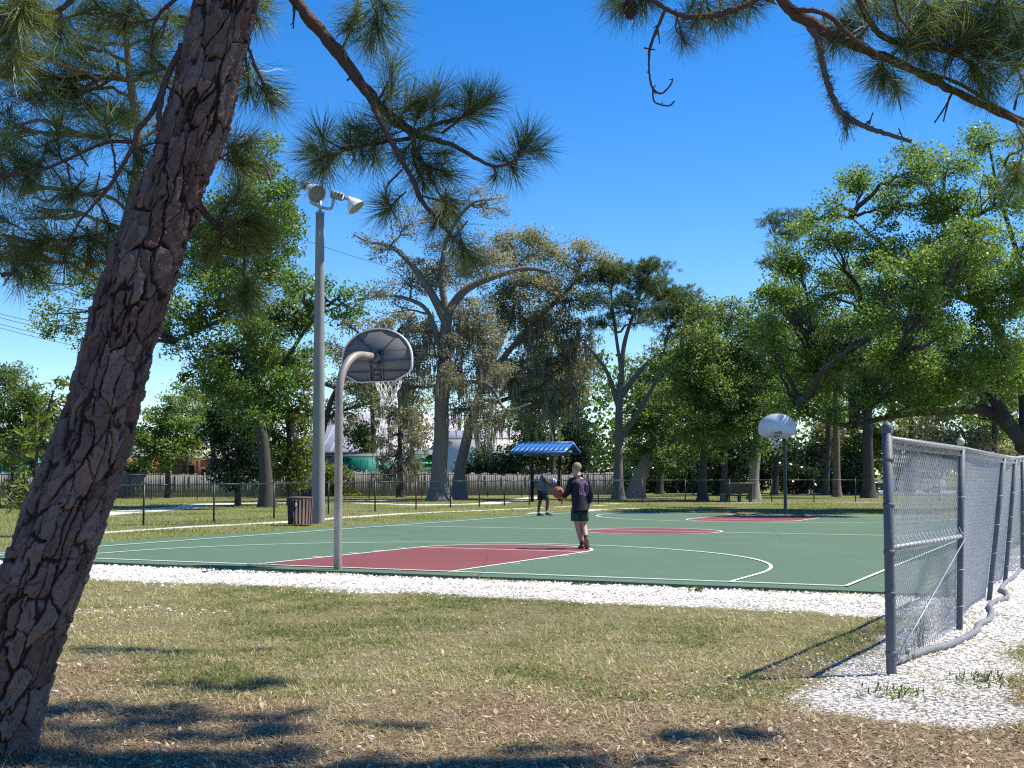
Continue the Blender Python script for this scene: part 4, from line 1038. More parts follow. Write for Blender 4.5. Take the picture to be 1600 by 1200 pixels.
def ground_base(px, Y):
    p = at(px, 760, Y); p[2] = 0; return p
def tree(name, label, cat, Y, trunk, lobes, leafmat='leaf_oak', bark='bark_oak', ln=.16, wd=.085, k=1.25, rc_px=15, group=None,
         needles=False, moss=0, moss_len=1.2, depth=.9, extra=(), tint=.5, tvar=.17, lobe_tint=None, twigs=True, seed=None, flat=.65, limbs=True, off_base=False):
    """trunk: (px, py, r_px) from the ground up; lobes: (px, py, rx, ry[, weight[, dY]])"""
    global RNG
    RNG = np.random.default_rng(seed if seed is not None else abs(hash((trunk[0][0], Y))) % 100000)
    sc = Y/FPX
    TP = [at(x, y, Y) for x, y, r in trunk]; TP[0][2] = 0.
    TR = [r*sc for x, y, r in trunk]
    root = empty(name, TP[0], label, cat, group)
    tp = catmull(TP, 6) if len(TP) > 2 else np.linspace(TP[0], TP[1], 7)
    tr = np.interp(np.linspace(0, 1, len(tp)), np.linspace(0, 1, len(TR)), TR)
    zb = tp[:, 2]; tr = tr*(1+.55*np.exp(-zb/.5))
    wob = np.cumsum(RNG.normal(0, .03, tp.shape), 0)*np.array([1, 1, 0])*np.minimum(1, zb/3)[:, None]*TR[0]*3
    tp = tp+wob*.3
    wood = MB(); wood.tube(np.vstack([tp[0]-UZ*.3, tp]), np.concatenate([[tr[0]*1.1], tr]), 12)
    for ex in extra:                                   # explicit limbs: list of (px,py,r_px[,dY])
        P = [at(e[0], e[1], Y+(e[3] if len(e) > 3 else 0)) for e in ex]
        cp = catmull(P, 6) if len(P) > 2 else np.array(P)
        wood.tube(cp, np.interp(np.linspace(0, 1, len(cp)), np.linspace(0, 1, len(ex)), [e[2]*sc for e in ex]), 8)
    xs = [l[0] for l in lobes]; half = max(10, (max(xs)-min(xs))/2)*sc
    crown = MB(); mossb = MB(); nodes = [tp[int(len(tp)*.45):]]
    for ex in extra: nodes.append(np.array([at(e[0], e[1], Y+(e[3] if len(e) > 3 else 0)) for e in ex]))
    nodes = np.vstack(nodes)
    for li, l in enumerate(lobes):
        x, y, rx, ry = l[0], l[1], l[2]*1.14, l[3]*1.16; wgt = l[4] if len(l) > 4 else 1.0
        dY = l[5] if len(l) > 5 else float(np.clip(RNG.normal(0, .45), -1, 1))*half*depth
        sY = (Y+dY)/FPX; c = at(x, y, Y+dY); ex, ez = rx*sY, ry*sY; ey = (ex+ez)/2
        # limb
        sub = nodes[nodes[:, 2] < c[2]+ez*.2] if (nodes[:, 2] < c[2]+ez*.2).any() else nodes
        s0 = sub[np.argmin(np.linalg.norm(sub-c, axis=1)+.6*np.maximum(0, sub[:, 2]-c[2]))]
        d = np.linalg.norm(c-s0); tl = np.linspace(0, 1, 9)[:, None]
        limb = None
        if limbs and d > .4:
            ctrl = s0+(c-s0)*.45+UZ*d*RNG.uniform(-.02, .16)+RNG.normal(0, .08, 3)*d
            limb = (1-tl)**2*s0+2*tl*(1-tl)*ctrl+tl**2*c
            limb[1:-1] += RNG.normal(0, .022, (7, 3))*d
            r0 = min(TR[-1]*.75, .022*d+.035); wood.tube(limb, np.linspace(r0, .03, 9), 6)
        # clusters
        rcm = rc_px*sY; nc = max(5, int(3.0*rx*ry/(rc_px*rc_px)*min(1, .45+.55*wgt)+2))
        u = RNG.normal(size=(nc, 3)); u /= np.linalg.norm(u, axis=1)[:, None]; u *= (RNG.random(nc)**.42)[:, None]
        C = c+u*np.array([ex, ey, ez])*.92
        rc = rcm*RNG.uniform(.8, 1.9, nc)
        if twigs:
            src = limb if limb is not None else np.array([s0, (s0+c)/2, c])
            half_src = src[len(src)//2:]
            for q in C:
                h = half_src[RNG.integers(0, len(half_src))]; mid = (h+q)/2+RNG.normal(0, .10, 3)*np.linalg.norm(q-h)
                wood.tube([h, mid, q], [.028, .020, .008], 4, cap=False)
        area = PI*ex*ez; la = ln*wd*.5 if not needles else ln*wd*.22
        m_per = int(max(8, k*wgt*area*2.75/la/nc))
        t0 = (lobe_tint[li] if lobe_tint else tint)
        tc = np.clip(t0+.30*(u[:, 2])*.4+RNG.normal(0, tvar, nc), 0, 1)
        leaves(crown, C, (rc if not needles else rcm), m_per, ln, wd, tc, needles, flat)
        if moss and y > 490:
            nm_ = int(moss*nc*2.2)
            for _ in range(nm_):
                q = C[RNG.integers(0, nc)]+RNG.normal(0, .35, 3)*rcm-UZ*rcm*.3
                ns = RNG.integers(5, 11); L = moss_len*RNG.uniform(.35, 1.2)
                st = q+RNG.normal(0, .10, (ns, 3))*np.array([1, 1, .5]); Ls = L*RNG.uniform(.4, 1, ns)
                a = np.stack([RNG.normal(0, .06, ns)*Ls, RNG.normal(0, .06, ns)*Ls, -Ls], 1)
                an = RNG.random(ns)*PI; b = np.stack([np.cos(an), np.sin(an), 0*an], 1)*RNG.uniform(.018, .040, ns)[:, None]
                mossb.quadcloud(st+a/2, a/2, b, np.clip(RNG.normal(.5, .22, ns), 0, 1))
    wood.build('trunk', M[bark], root, smooth=True)
    crown.build('crown', M[leafmat], root)
    if moss: mossb.build('hanging_moss', M['moss'], root)['kind'] = 'stuff'
    return root

# --- left side, behind the leaning pine
tree('oak_tree', 'bright green oak filling the sky between the leaning pine trunk and the light pole', 'tree', 58,
     [(418, 778, 11), (412, 700, 9), (402, 620, 8), (392, 540, 7), (390, 450, 5)],
     [(405, 252, 34, 40), (440, 300, 26, 28), (380, 310, 45, 38), (443, 352, 24, 24), (370, 370, 46, 38), (320, 400, 40, 42), (410, 425, 46, 30), (500, 462, 32, 24), (541, 476, 26, 24),
      (462, 438, 22, 20), (440, 500, 48, 30), (350, 470, 52, 42), (290, 500, 45, 42, .8), (240, 450, 50, 45), (150, 440, 48, 32, .8), (90, 490, 36, 34, .6), (125, 530, 16, 13, .5),
      (360, 555, 46, 38), (305, 560, 28, 22, .6), (272, 535, 22, 20, .5), (370, 610, 50, 30, .8), (60, 440, 30, 20, .6), (200, 400, 45, 30, .7), (430, 560, 44, 30, 1.1), (478, 560, 26, 24), (420, 380, 50, 40), (350, 420, 50, 40), (450, 330, 24, 40), (310, 350, 36, 40), (455, 480, 40, 34), (400, 520, 46, 36), (350, 600, 46, 34), (420, 610, 46, 34, 1, -3), (395, 650, 36, 36, .9, -3), (320, 585, 30, 24, .8)],
     'leaf_bright', 'bark_dark', ln=.155, wd=.09, k=1.2, rc_px=18, seed=11, extra=[[(412, 640, 5), (450, 560, 3.5), (490, 500, 2.5), (530, 478, 1.5)], [(395, 540, 5), (360, 500, 3.5), (300, 520, 2.5), (270, 535, 1.2)], [(390, 470, 4), (410, 380, 3), (420, 300, 2)]])
tree('yellow_tree', 'yellow green leafy tree between the oak and the light pole', 'tree', 62,
     [(455, 776, 5), (452, 700, 4), (448, 620, 3)], [(430, 565, 45, 28), (465, 590, 28, 26), (455, 650, 35, 35, .9), (470, 700, 24, 35, .8), (440, 730, 30, 25, .8), (480, 640, 14, 40, .8), (425, 690, 30, 40, .9), (465, 745, 34, 22, .8), (410, 640, 34, 34, .8)],
     'leaf_yellow', 'bark_dark', ln=.16, wd=.09, k=1.2, rc_px=14, seed=12, moss=.15)
tree('magnolia_tree', 'dark glossy magnolia in front of the bright oak, left of the light pole', 'tree', 60,
     [(372, 778, 4), (370, 720, 3.5), (368, 650, 2.5)], [(365, 630, 28, 34), (345, 690, 28, 44), (390, 690, 36, 44), (372, 740, 46, 26), (350, 660, 30, 30), (410, 725, 24, 34)],
     'leaf_dark', 'bark_dark', ln=.20, wd=.10, k=1.3, rc_px=11, seed=13)
tree('shrub_tree', 'light green rounded tree just right of the leaning pine trunk, over the plank fence', 'tree', 80,
     [(262, 776, 4), (262, 720, 3), (260, 660, 2)], [(250, 662, 32, 26), (285, 672, 32, 28), (236, 700, 28, 30), (272, 632, 24, 20), (268, 705, 40, 30), (300, 690, 22, 22), (225, 680, 18, 24)],
     'leaf_bright', 'bark_dark', ln=.18, wd=.10, k=1.15, rc_px=10, seed=14, tint=.6)
tree('cedar_tree', 'thin grey green conifer showing above the light green tree', 'tree', 86,
     [(292, 778, 3), (292, 700, 2.2), (290, 610, 1.2)], [(290, 618, 18, 18, .8), (300, 645, 22, 18, .8), (312, 675, 16, 18, .8), (278, 640, 14, 12, .8), (328, 660, 14, 22, .6)],
     'leaf_oak', 'bark_dark', ln=.18, wd=.06, k=1.0, rc_px=8, seed=15)
tree('round_tree', 'round olive green tree at the far left edge of the picture', 'tree', 72,
     [(20, 778, 5), (22, 700, 4), (22, 630, 3)], [(15, 600, 40, 32), (52, 625, 28, 30), (10, 650, 46, 36), (55, 670, 34, 34), (20, 700, 50, 30), (70, 650, 18, 26), (-30, 640, 40, 50)],
     'leaf_oak', 'bark_dark', ln=.18, wd=.08, k=1.15, rc_px=10, seed=16, tint=.55)
tree('loquat_tree', 'young tree with long yellow green leaves beside the leaning pine at the left edge', 'tree', 31,
     [(48, 838, 3.5), (52, 780, 3), (60, 700, 2.4), (84, 610, 1.4)],
     [(95, 598, 12, 12, 1.0, 0), (82, 628, 24, 14, .8, .4), (60, 660, 26, 16, .9, -.3), (90, 655, 16, 16, .8, 0), (35, 695, 34, 20, .9, -.5), (78, 692, 26, 22, .9, .3), (20, 765, 24, 32, .8, -.6), (50, 725, 36, 18, .7, .3), (48, 770, 28, 28, .7, -.2)],
     'leaf_yellow', 'bark_dark', ln=.24, wd=.062, k=.75, rc_px=12, seed=17, tint=.45, flat=.8)
# --- the moss hung oaks in the middle
tree('moss_oak', 'tall grey oak hung with moss, its trunk standing right of the near hoop', 'tree', 71,
     [(686, 784, 15), (686, 740, 12.5), (688, 680, 11.5), (690, 600, 11), (694, 540, 9.5), (697, 490, 8.5)],
     [(600, 385, 34, 20, .32), (572, 372, 18, 10, .25), (640, 350, 34, 28, .30), (700, 335, 36, 32, .40), (762, 318, 36, 18, .30), (738, 298, 26, 12, .25), (790, 330, 16, 12, .2), (592, 455, 40, 16, .32), (640, 435, 38, 28, .5), (575, 460, 26, 10, .3),
      (620, 478, 32, 12, .3), (690, 420, 55, 40, .75), (755, 405, 50, 40, .8), (660, 520, 34, 30, .8), (735, 500, 50, 46, .85), (700, 570, 44, 44, .8), (640, 560, 40, 32, .85), (620, 600, 30, 20, .6), (760, 560, 44, 44, .8), (740, 640, 44, 34, .7)],
     'leaf_brown', 'bark_oak', ln=.13, wd=.07, k=1.0, rc_px=13, seed=21, moss=.9, moss_len=1.3, depth=.7,
     extra=[[(696, 500, 8), (672, 455, 6), (640, 410, 4.5), (610, 385, 3.2), (575, 378, 2), (552, 366, 1)], [(697, 492, 7), (725, 455, 6.5), (765, 435, 5), (820, 420, 4), (860, 425, 2.5)],
            [(697, 490, 6), (690, 430, 4.5), (700, 370, 3.5), (735, 320, 2.2), (775, 310, 1.2)], [(692, 560, 5), (670, 490, 3.5), (640, 468, 3), (600, 462, 1.6), (560, 470, .9)], [(690, 600, 4), (760, 600, 3), (790, 640, 2.2), (830, 630, 1.2)]])
tree('moss_oak', 'second moss draped oak with a leaning trunk just right of the tall oak trunk', 'tree', 77,
     [(716, 782, 11), (718, 745, 9), (726, 700, 8), (742, 640, 7), (770, 560, 6), (800, 490, 5)],
     [(800, 388, 50, 34, .9), (850, 382, 46, 30, 1), (905, 408, 44, 28, 1), (945, 420, 30, 26, .9), (830, 440, 55, 44, .9), (890, 470, 52, 50, .9), (820, 500, 55, 50, .85), (780, 470, 40, 40, .8), (860, 560, 50, 50, .8), (905, 540, 34, 46, .8), (800, 590, 50, 46, .8), (850, 630, 46, 34, .7), (780, 660, 40, 30, .6), (895, 610, 26, 40, .7)],
     'leaf_olive', 'bark_oak', ln=.14, wd=.075, k=.85, rc_px=15, seed=22, moss=.9, moss_len=1.5, depth=.6, tint=.5,
     extra=[[(760, 590, 5), (820, 520, 4), (870, 470, 3), (910, 430, 1.6)], [(742, 640, 4), (800, 620, 3), (850, 600, 2)]])
tree('oak_tree', 'dark olive oak behind the near hoop with a curved low limb', 'tree', 82,
     [(492, 780, 7), (494, 720, 6), (500, 660, 5)], [(560, 590, 44, 26, .8), (545, 545, 40, 24, .7), (600, 560, 40, 30, .8), (530, 640, 30, 26, .7), (590, 520, 40, 24, .8), (640, 500, 34, 22, .8), (540, 505, 26, 14, .5), (575, 630, 30, 18, .5)],
     'leaf_olive', 'bark_dark', ln=.18, wd=.10, k=.95, rc_px=12, seed=23, tint=.45, moss=.2, extra=[[(500, 690, 5), (520, 620, 4), (545, 590, 3), (590, 560, 2)], [(508, 600, 3.4), (530, 606, 3), (560, 600, 2.4), (585, 575, 1.6)]])
tree('cedar_tree', 'grey mossy conifer standing in front of the teal sheds', 'tree', 83,
     [(626, 781, 5), (625, 720, 4), (624, 650, 2.5), (623, 600, 1.2)],
     [(622, 615, 14, 16, .5), (612, 645, 26, 16, .5), (640, 650, 22, 16, .5), (620, 680, 36, 18, .55), (598, 690, 16, 12, .4), (652, 690, 22, 16, .55), (622, 715, 40, 18, .6), (640, 735, 30, 14, .6), (605, 740, 28, 14, .5)],
     'leaf_brown', 'bark_dark', ln=.18, wd=.05, k=.8, rc_px=8, seed=24, moss=.5, moss_len=.9, tint=.5)
# --- centre right
tree('oak_pine', 'tall open branched tree with dark needle crown right of the moss oaks', 'tree', 76,
     [(966, 780, 8), (967, 720, 6.5), (968, 660, 6), (970, 600, 5.5)],
     [(960, 428, 32, 20), (1000, 436, 32, 22), (1040, 456, 34, 24), (1062, 486, 30, 22), (985, 470, 36, 20, .7), (1075, 510, 26, 18, .8), (945, 505, 26, 18, .6), (1030, 490, 34, 18, .7), (930, 432, 18, 14), (1082, 462, 16, 12), (1020, 415, 20, 12), (1010, 500, 26, 12, .4), (940, 470, 24, 14, .5), (1050, 520, 20, 12, .4)],
     'needle_far', 'bark_oak', ln=.34, wd=.030, k=.9, rc_px=11, seed=31, needles=True,
     extra=[[(968, 640, 5), (950, 585, 3.2), (930, 555, 2.4), (910, 535, 1.4)], [(970, 620, 5), (1000, 580, 4), (1030, 555, 3), (1065, 545, 2)], [(970, 600, 4.5), (975, 540, 3.5), (990, 490, 2.4), (1005, 450, 1.4)], [(968, 690, 4), (1000, 640, 3.4), (1022, 600, 2.6), (1040, 540, 1.6)], [(972, 590, 3), (962, 520, 2.4), (955, 460, 1.4)]])
tree('pale_oak', 'pale leaning oak trunk with hollow base right of the open branched tree', 'tree', 79,
     [(992, 782, 13), (998, 750, 11), (1010, 715, 9), (1022, 680, 7)], [(1022, 650, 32, 34), (1060, 668, 34, 34), (990, 668, 24, 40, .8), (1045, 620, 34, 26), (1000, 620, 22, 22, .7), (1090, 690, 26, 30), (1035, 715, 34, 28), (985, 720, 20, 24, .7)],
     'leaf_oak', 'bark_pale', ln=.17, wd=.10, k=1.0, rc_px=11, seed=32, tint=.55)
tree('oak_tree', 'mid green spreading oak between the open branched tree and the distant hoop', 'tree', 72,
     [(1098, 782, 7), (1098, 730, 6), (1104, 650, 5), (1112, 570, 4)],
     [(1100, 505, 42, 26), (1150, 492, 44, 24), (1205, 500, 44, 26), (1120, 550, 54, 40), (1065, 585, 40, 40), (1180, 560, 54, 42), (1095, 625, 52, 36), (1160, 630, 52, 38), (1215, 610, 46, 44), (1090, 475, 16, 14, .6), (1130, 680, 44, 36), (1075, 545, 30, 30), (1240, 540, 36, 36), (1110, 600, 50, 40, 1, -2), (1150, 660, 50, 34, 1, -2), (1090, 670, 36, 30, 1, -2), (1190, 640, 44, 36, 1, -2), (1185, 700, 30, 20, .7, -2)],
     'leaf_oak', 'bark_dark', ln=.15, wd=.088, k=1.1, rc_px=16, seed=33, tint=.68)
tree('pine_tree', 'pale straight trunk behind the distant hoop carrying pine needles high above', 'tree', 76,
     [(1178, 784, 8.5), (1178, 740, 8), (1184, 680, 7.5), (1192, 560, 5.5), (1205, 470, 4), (1222, 400, 2)],
     [(1206, 346, 16, 9), (1203, 408, 14, 8), (1235, 366, 22, 12, .7), (1232, 334, 14, 6, .7), (1245, 420, 24, 12, .6), (1258, 345, 18, 10, .7), (1220, 385, 12, 6, .5)],
     'needle_far', 'bark_pale', ln=.34, wd=.032, k=1.0, rc_px=9, seed=34, needles=True)
tree('pine_tree', 'straight brown trunk between the distant hoop and the fence corner post', 'tree', 84,
     [(1308, 782, 6), (1307, 720, 5.6), (1306, 640, 5), (1305, 540, 4)], [(1300, 560, 40, 22, .8), (1330, 590, 34, 20, .8), (1275, 600, 34, 20, .8)], 'needle_far', 'bark_pine_far', ln=.34, wd=.032, k=.9, rc_px=10, seed=35, needles=True)
tree('pine_tree', 'thick dark trunk just left of the fence corner post', 'tree', 80,
     [(1358, 784, 10), (1357, 730, 8.5), (1356, 650, 8), (1355, 560, 6)], [(1350, 570, 44, 22, .8), (1385, 590, 34, 20, .8)], 'needle_far', 'bark_dark', ln=.34, wd=.032, k=.9, rc_px=10, seed=36, needles=True)
# --- the big oak on the right
tree('great_oak', 'great spreading green oak filling the right side with long low dark limbs', 'tree', 54,
     [(1690, 822, 26), (1668, 770, 23), (1630, 715, 20), (1600, 690, 18)],
     [(1545, 225, 50, 24, .8), (1482, 255, 46, 26, .9), (1425, 232, 30, 18, .6), (1425, 268, 42, 26), (1350, 285, 42, 24, .9), (1308, 320, 26, 20, .8), (1420, 320, 52, 38), (1500, 325, 54, 44), (1580, 290, 46, 44), (1300, 375, 46, 32), (1368, 390, 52, 38),
      (1450, 402, 54, 42), (1540, 400, 54, 44), (1250, 425, 40, 26, .9), (1290, 462, 52, 34), (1370, 482, 54, 40), (1460, 492, 54, 38), (1555, 485, 48, 38), (1238, 490, 34, 26, .9), (1320, 540, 54, 38), (1410, 560, 54, 40), (1500, 555, 46, 38),
      (1268, 580, 52, 38), (1355, 615, 52, 26), (1240, 635, 34, 24, .8), (1450, 625, 46, 22, .9), (1585, 580, 38, 36), (1620, 430, 50, 60), (1640, 330, 50, 60), (1300, 640, 40, 18, .8), (1210, 560, 26, 24, .8), (1268, 348, 28, 20, .8), (1228, 400, 28, 26, .9), (1208, 462, 34, 28), (1196, 525, 40, 32), (1222, 455, 26, 20, .9), (1420, 420, 50, 34, 1, -8), (1520, 380, 50, 36, 1, -8), (1480, 520, 46, 30, .9, -8), (1360, 500, 40, 30, .9, -8), (1440, 470, 44, 30, .9, -8), (1560, 560, 50, 40, 1, -3), (1500, 600, 50, 34, 1, -3), (1440, 590, 46, 30, 1, -3), (1560, 450, 50, 44, 1, -2.5), (1480, 420, 50, 40, 1, -2.5), (1400, 520, 46, 34, 1, -2.5), (1205, 520, 26, 26), (1330, 430, 40, 30), (1490, 445, 40, 30), (1415, 450, 40, 30), (1650, 560, 50, 60), (1400, 655, 30, 12, .6), (1530, 655, 24, 14, .5)],
     'leaf_bright', 'bark_dark', ln=.125, wd=.075, k=1.1, rc_px=19, seed=41, depth=.75, tint=.68, lobe_tint=None,
     extra=[[(1604, 695, 14), (1570, 660, 11, .5), (1535, 640, 8.5, 1), (1490, 642, 6.5, 1), (1440, 645, 5.2, 1), (1385, 652, 4.4, .5), (1335, 664, 4, 0), (1295, 660, 3.4, 0), (1255, 645, 2)],
            [(1580, 665, 10), (1545, 615, 8, 1), (1500, 585, 6, 2), (1450, 560, 4.4, 2), (1400, 520, 3.4, 2), (1350, 490, 1.8, 2)],
            [(1605, 690, 13), (1600, 610, 10, 1), (1570, 540, 8, 1.5), (1535, 485, 5.5, 2), (1500, 420, 3.6, 2), (1470, 340, 2.6, 2), (1440, 270, 1.3, 2)],
            [(1600, 600, 8), (1610, 500, 6, 2), (1590, 400, 4.5, 2), (1560, 300, 3, 2), (1545, 225, 1.3, 1)], [(1530, 478, 5, 2), (1470, 450, 3.6, 2), (1400, 400, 2.4, 2), (1330, 340, 1.3, 1)], [(1450, 560, 4, 2), (1360, 560, 3, 1.5), (1280, 575, 1.8, 1)]])
# --- background masses of foliage, each its own tree or shrub
BG = [(905, 700, 40, 60, 'leaf_dark', 'glossy dark tree behind the blue roofed kiosk'), (850, 690, 34, 50, 'leaf_oak', 'green tree behind the left half of the blue roofed kiosk'),
      (1050, 730, 45, 34, 'leaf_dark', 'dark shrub beneath the pale leaning oak'), (1120, 725, 44, 40, 'leaf_dark', 'dark shrub behind the park bench'),
      (1210, 715, 48, 44, 'leaf_dark', 'dark glossy shrub behind the distant hoop pole'), (1275, 725, 40, 36, 'leaf_dark', 'dark shrub right of the distant hoop pole'),
      (1335, 735, 34, 26, 'leaf_dark', 'low dark shrub between the two straight trunks'), (1290, 690, 34, 40, 'leaf_olive', 'straw coloured palm like tree right of the distant hoop'),
      (1425, 690, 55, 38, 'leaf_olive', 'olive tree behind the first bay of the right fence'), (1500, 700, 50, 34, 'leaf_olive', 'olive tree behind the globe street lamp'),
      (1575, 720, 50, 34, 'leaf_olive', 'dark olive tree behind the far bays of the right fence'), (1345, 690, 40, 34, 'leaf_yellow', 'yellow green tree behind the straight trunks'),
      (800, 725, 40, 36, 'leaf_dark', 'dark bush right of the second moss oak trunk'), (745, 735, 26, 28, 'leaf_dark', 'dark ivy bush beside the moss oak trunks'),
      (520, 745, 34, 30, 'leaf_yellow', 'yellow green bush between the light pole and near hoop pole'), (570, 680, 22, 24, 'leaf_oak', 'small green tree in front of the rose roofed hall'),
      (430, 750, 40, 22, 'leaf_olive', 'olive bush at the foot of the bright oak'), (200, 740, 30, 30, 'leaf_oak', 'green bush right of the leaning pine over the plank fence'),
      (1000, 745, 30, 26, 'leaf_dark', 'dark ivy shrub at the foot of the open branched tree')]
BG += [(965, 752, 26, 20, 'leaf_dark', 'low dark bush just right of the blue roofed kiosk'), (1085, 752, 34, 20, 'leaf_dark', 'low dark bush left of the park bench'), (1150, 742, 30, 26, 'leaf_dark', 'dark bush directly behind the park bench'),
       (1250, 748, 34, 22, 'leaf_dark', 'low dark bush just right of the distant hoop pole foot'), (1320, 752, 34, 18, 'leaf_dark', 'low dark bush behind the straight brown trunk'), (395, 752, 44, 22, 'leaf_dark', 'low dark bush beneath the bright oak'), (465, 752, 30, 22, 'leaf_olive', 'low olive bush left of the light pole foot')]
for i, (x, y, rx, ry, lm_, lab) in enumerate(BG):
    rgb_ = np.random.default_rng(300+i); Yb = 96+rgb_.uniform(-5, 8) if x > 560 else 86
    lob = [(x+rgb_.normal(0, .55)*rx, y+rgb_.normal(0, .4)*ry, rx*.6, ry*.55, .9) for _ in range(6)]+[(x, y, rx*.8, ry*.8), (x-rx*.4, y+ry*.7, rx*.5, ry*.5), (x+rx*.4, y+ry*.7, rx*.5, ry*.5)]
    tree('bush' if 'bush' in lab or 'shrub' in lab else 'tree', lab, 'bush' if 'bush' in lab or 'shrub' in lab else 'tree', Yb, [(x, 770, 4), (x+3, (y+770)/2, 3), (x, y, 2)], lob, lm_, 'bark_dark', ln=.24, wd=.13, k=.85, rc_px=12, seed=400+i, depth=.5, twigs=False,
         moss=.25 if lm_ == 'leaf_olive' else 0)
GAP = [(1130, 590, 60, 70, 'leaf_oak', 'full green tree filling the gap behind the spreading oak', 88), (1030, 600, 50, 60, 'leaf_oak', 'green tree showing through the fork of the open branched tree', 96),
       (640, 640, 40, 40, 'leaf_olive', 'olive tree behind the grey mossy conifer', 92), (580, 600, 40, 40, 'leaf_olive', 'olive tree filling the gap under the near backboard', 100),
       (1290, 560, 60, 60, 'leaf_oak', 'green tree behind the great oak left side', 90), (1420, 590, 60, 60, 'leaf_oak', 'green tree behind the middle of the great oak', 92), (1550, 600, 60, 60, 'leaf_oak', 'green tree behind the great oak trunk side', 94),
       (860, 600, 50, 50, 'leaf_olive', 'olive tree behind the second moss oak', 94), (330, 640, 40, 36, 'leaf_oak', 'green tree between the light green tree and the magnolia', 90), (1210, 640, 50, 50, 'leaf_oak', 'green tree behind the distant backboard', 92)]
for i, (x, y, rx, ry, lm_, lab, Yb) in enumerate(GAP):
    rgb_ = np.random.default_rng(700+i)
    lob = [(x+rgb_.normal(0, .5)*rx, y+rgb_.normal(0, .5)*ry, rx*.55, ry*.5) for _ in range(9)]+[(x, y, rx*.8, ry*.8)]
    tree('tree', lab, 'tree', Yb, [(x, 770, 5), (x+4, (y+770)/2, 4), (x, y, 3)], lob, lm_, 'bark_dark', ln=.21, wd=.12, k=.6, rc_px=15, seed=800+i, depth=.5, twigs=False, tint=.68)
# far wood closing the horizon
def wood_mass():
    global RNG
    RNG = np.random.default_rng(99); mb = MB(); n = 1400
    px = RNG.uniform(780, 1900, n); Y = RNG.uniform(122, 150, n); top = 1.5+RNG.random(n)**1.1*(9+9*fbm(px/70, px*0, 5, 3))
    C = np.stack([(px-800)/FPX*Y, Y, top], 1)
    leaves(mb, C, np.full(n, 1.3), 26, .62, .36, np.clip(RNG.normal(.4, .2, n), 0, 1), False, .8)
    px = RNG.uniform(-400, 780, 700); Y = RNG.uniform(124, 150, 700); C = np.stack([(px-800)/FPX*Y, Y, 1.2+RNG.random(700)*4.5], 1)
    leaves(mb, C, np.full(700, 1.2), 26, .62, .36, np.clip(RNG.normal(.45, .2, 700), 0, 1), False, .8)
    o = mb.build('far_woods', M['leaf_oak'], org=(0, 0, 0)); tag(o, kind='stuff')
wood_mass()

# ------------------------------------------------------------ leaning pine in the foreground
YP = 6.95
def worley(u, v, seed, period=None):
    """returns F2-F1 style border distance, id hash; u periodic with integer period"""
    iu, iv = np.floor(u), np.floor(v); f1 = np.full(u.shape, 9.); f2 = np.full(u.shape, 9.); cid = np.zeros(u.shape); du = np.zeros(u.shape); dv = np.zeros(u.shape)
    for a in (-1, 0, 1):
        for b_ in (-1, 0, 1):
            cu, cv = iu+a, iv+b_; hu = cu % period if period else cu
            px_ = cu+.12+.76*hash2(hu, cv, seed); py_ = cv+.08+.84*hash2(hu, cv, seed+5)
            d = np.hypot(u-px_, v-py_); h = hash2(hu, cv, seed+9)
            closer = d < f1
            f2 = np.where(closer, f1, np.minimum(f2, d)); cid = np.where(closer, h, cid); du = np.where(closer, u-px_, du); dv = np.where(closer, v-py_, dv); f1 = np.where(closer, d, f1)
    return f2-f1, cid, du, dv
M['bark_pine'] = None
m, nt, b = new_mat('pine_plate_bark'); M['bark_pine'] = m
pl = attr(nt, 'tint'); hgt = attr(nt, 'relief'); co = objco(nt)
n1 = noise(nt, 9, 5, .65, co); n2 = noise(nt, 90, 4, .7, co); n3 = noise(nt, 32, 5, .7, co, .8)
c = ramp(nt, pl, [(0, (.080, .048, .040)), (.3, (.135, .080, .064)), (.5, (.135, .100, .088)), (.75, (.185, .148, .134)), (.9, (.21, .140, .105)), (1, (.26, .185, .145))])
c = mixc(nt, ramp(nt, n1, [(.45, (0, 0, 0)), (.7, (.45, .45, .45))]), c, (.145, .112, .100))
c = mixc(nt, ramp(nt, n3, [(.5, (0, 0, 0)), (.75, (.4, .4, .4))]), c, (.24, .175, .145))
c = mixc(nt, ramp(nt, hgt, [(.05, (1, 1, 1)), (.60, (0, 0, 0))]), c, (.026, .016, .014))
nt.links.new(c, b.inputs['Base Color']); b.inputs['Roughness'].default_value = .82; b.inputs['Specular IOR Level'].default_value = .22
bump(nt, b, math_(nt, 'ADD', n3, n2), .45, .010)
prof = np.array([(-1000, 556, 622), (-650, 482, 556), (-400, 412, 496), (-200, 362, 456), (-60, 322, 424), (0, 303, 406), (100, 283, 378), (200, 255, 360), (267, 228, 331), (333, 199, 309), (400, 168, 285), (475, 144, 258), (550, 128, 238),
                 (625, 108, 221), (700, 80, 204), (775, 49, 178), (850, 18, 153), (908, -2, 133), (966, -22, 110), (1025, -40, 89), (1083, -58, 71), (1141, -76, 56), (1178, -92, 46), (1230, -112, 34)], float)[::-1]
yy = np.concatenate([np.arange(1228, -70, -1.75), np.arange(-75, -1000, -9.)])
def csp(x): # smooth interpolation of the profile along y
    P = np.interp(yy, prof[::-1, 0], x[::-1]); k = np.hanning(61); k /= k.sum()
    return np.convolve(np.pad(P, 30, 'edge'), k, 'valid')
Lx, Rx = csp(prof[:, 1]), csp(prof[:, 2])
cenp = np.array([at((l+r)/2, y, YP) for l, r, y in zip(Lx, Rx, yy)])
hw = (Rx-Lx)/2*YP/FPX
T = np.gradient(cenp, axis=0); T /= np.linalg.norm(T, axis=1)[:, None]
n1_ = np.cross(T, np.array([0, -1., 0])); n1_ /= np.linalg.norm(n1_, axis=1)[:, None]; n2_ = np.cross(n1_, T)*1.0
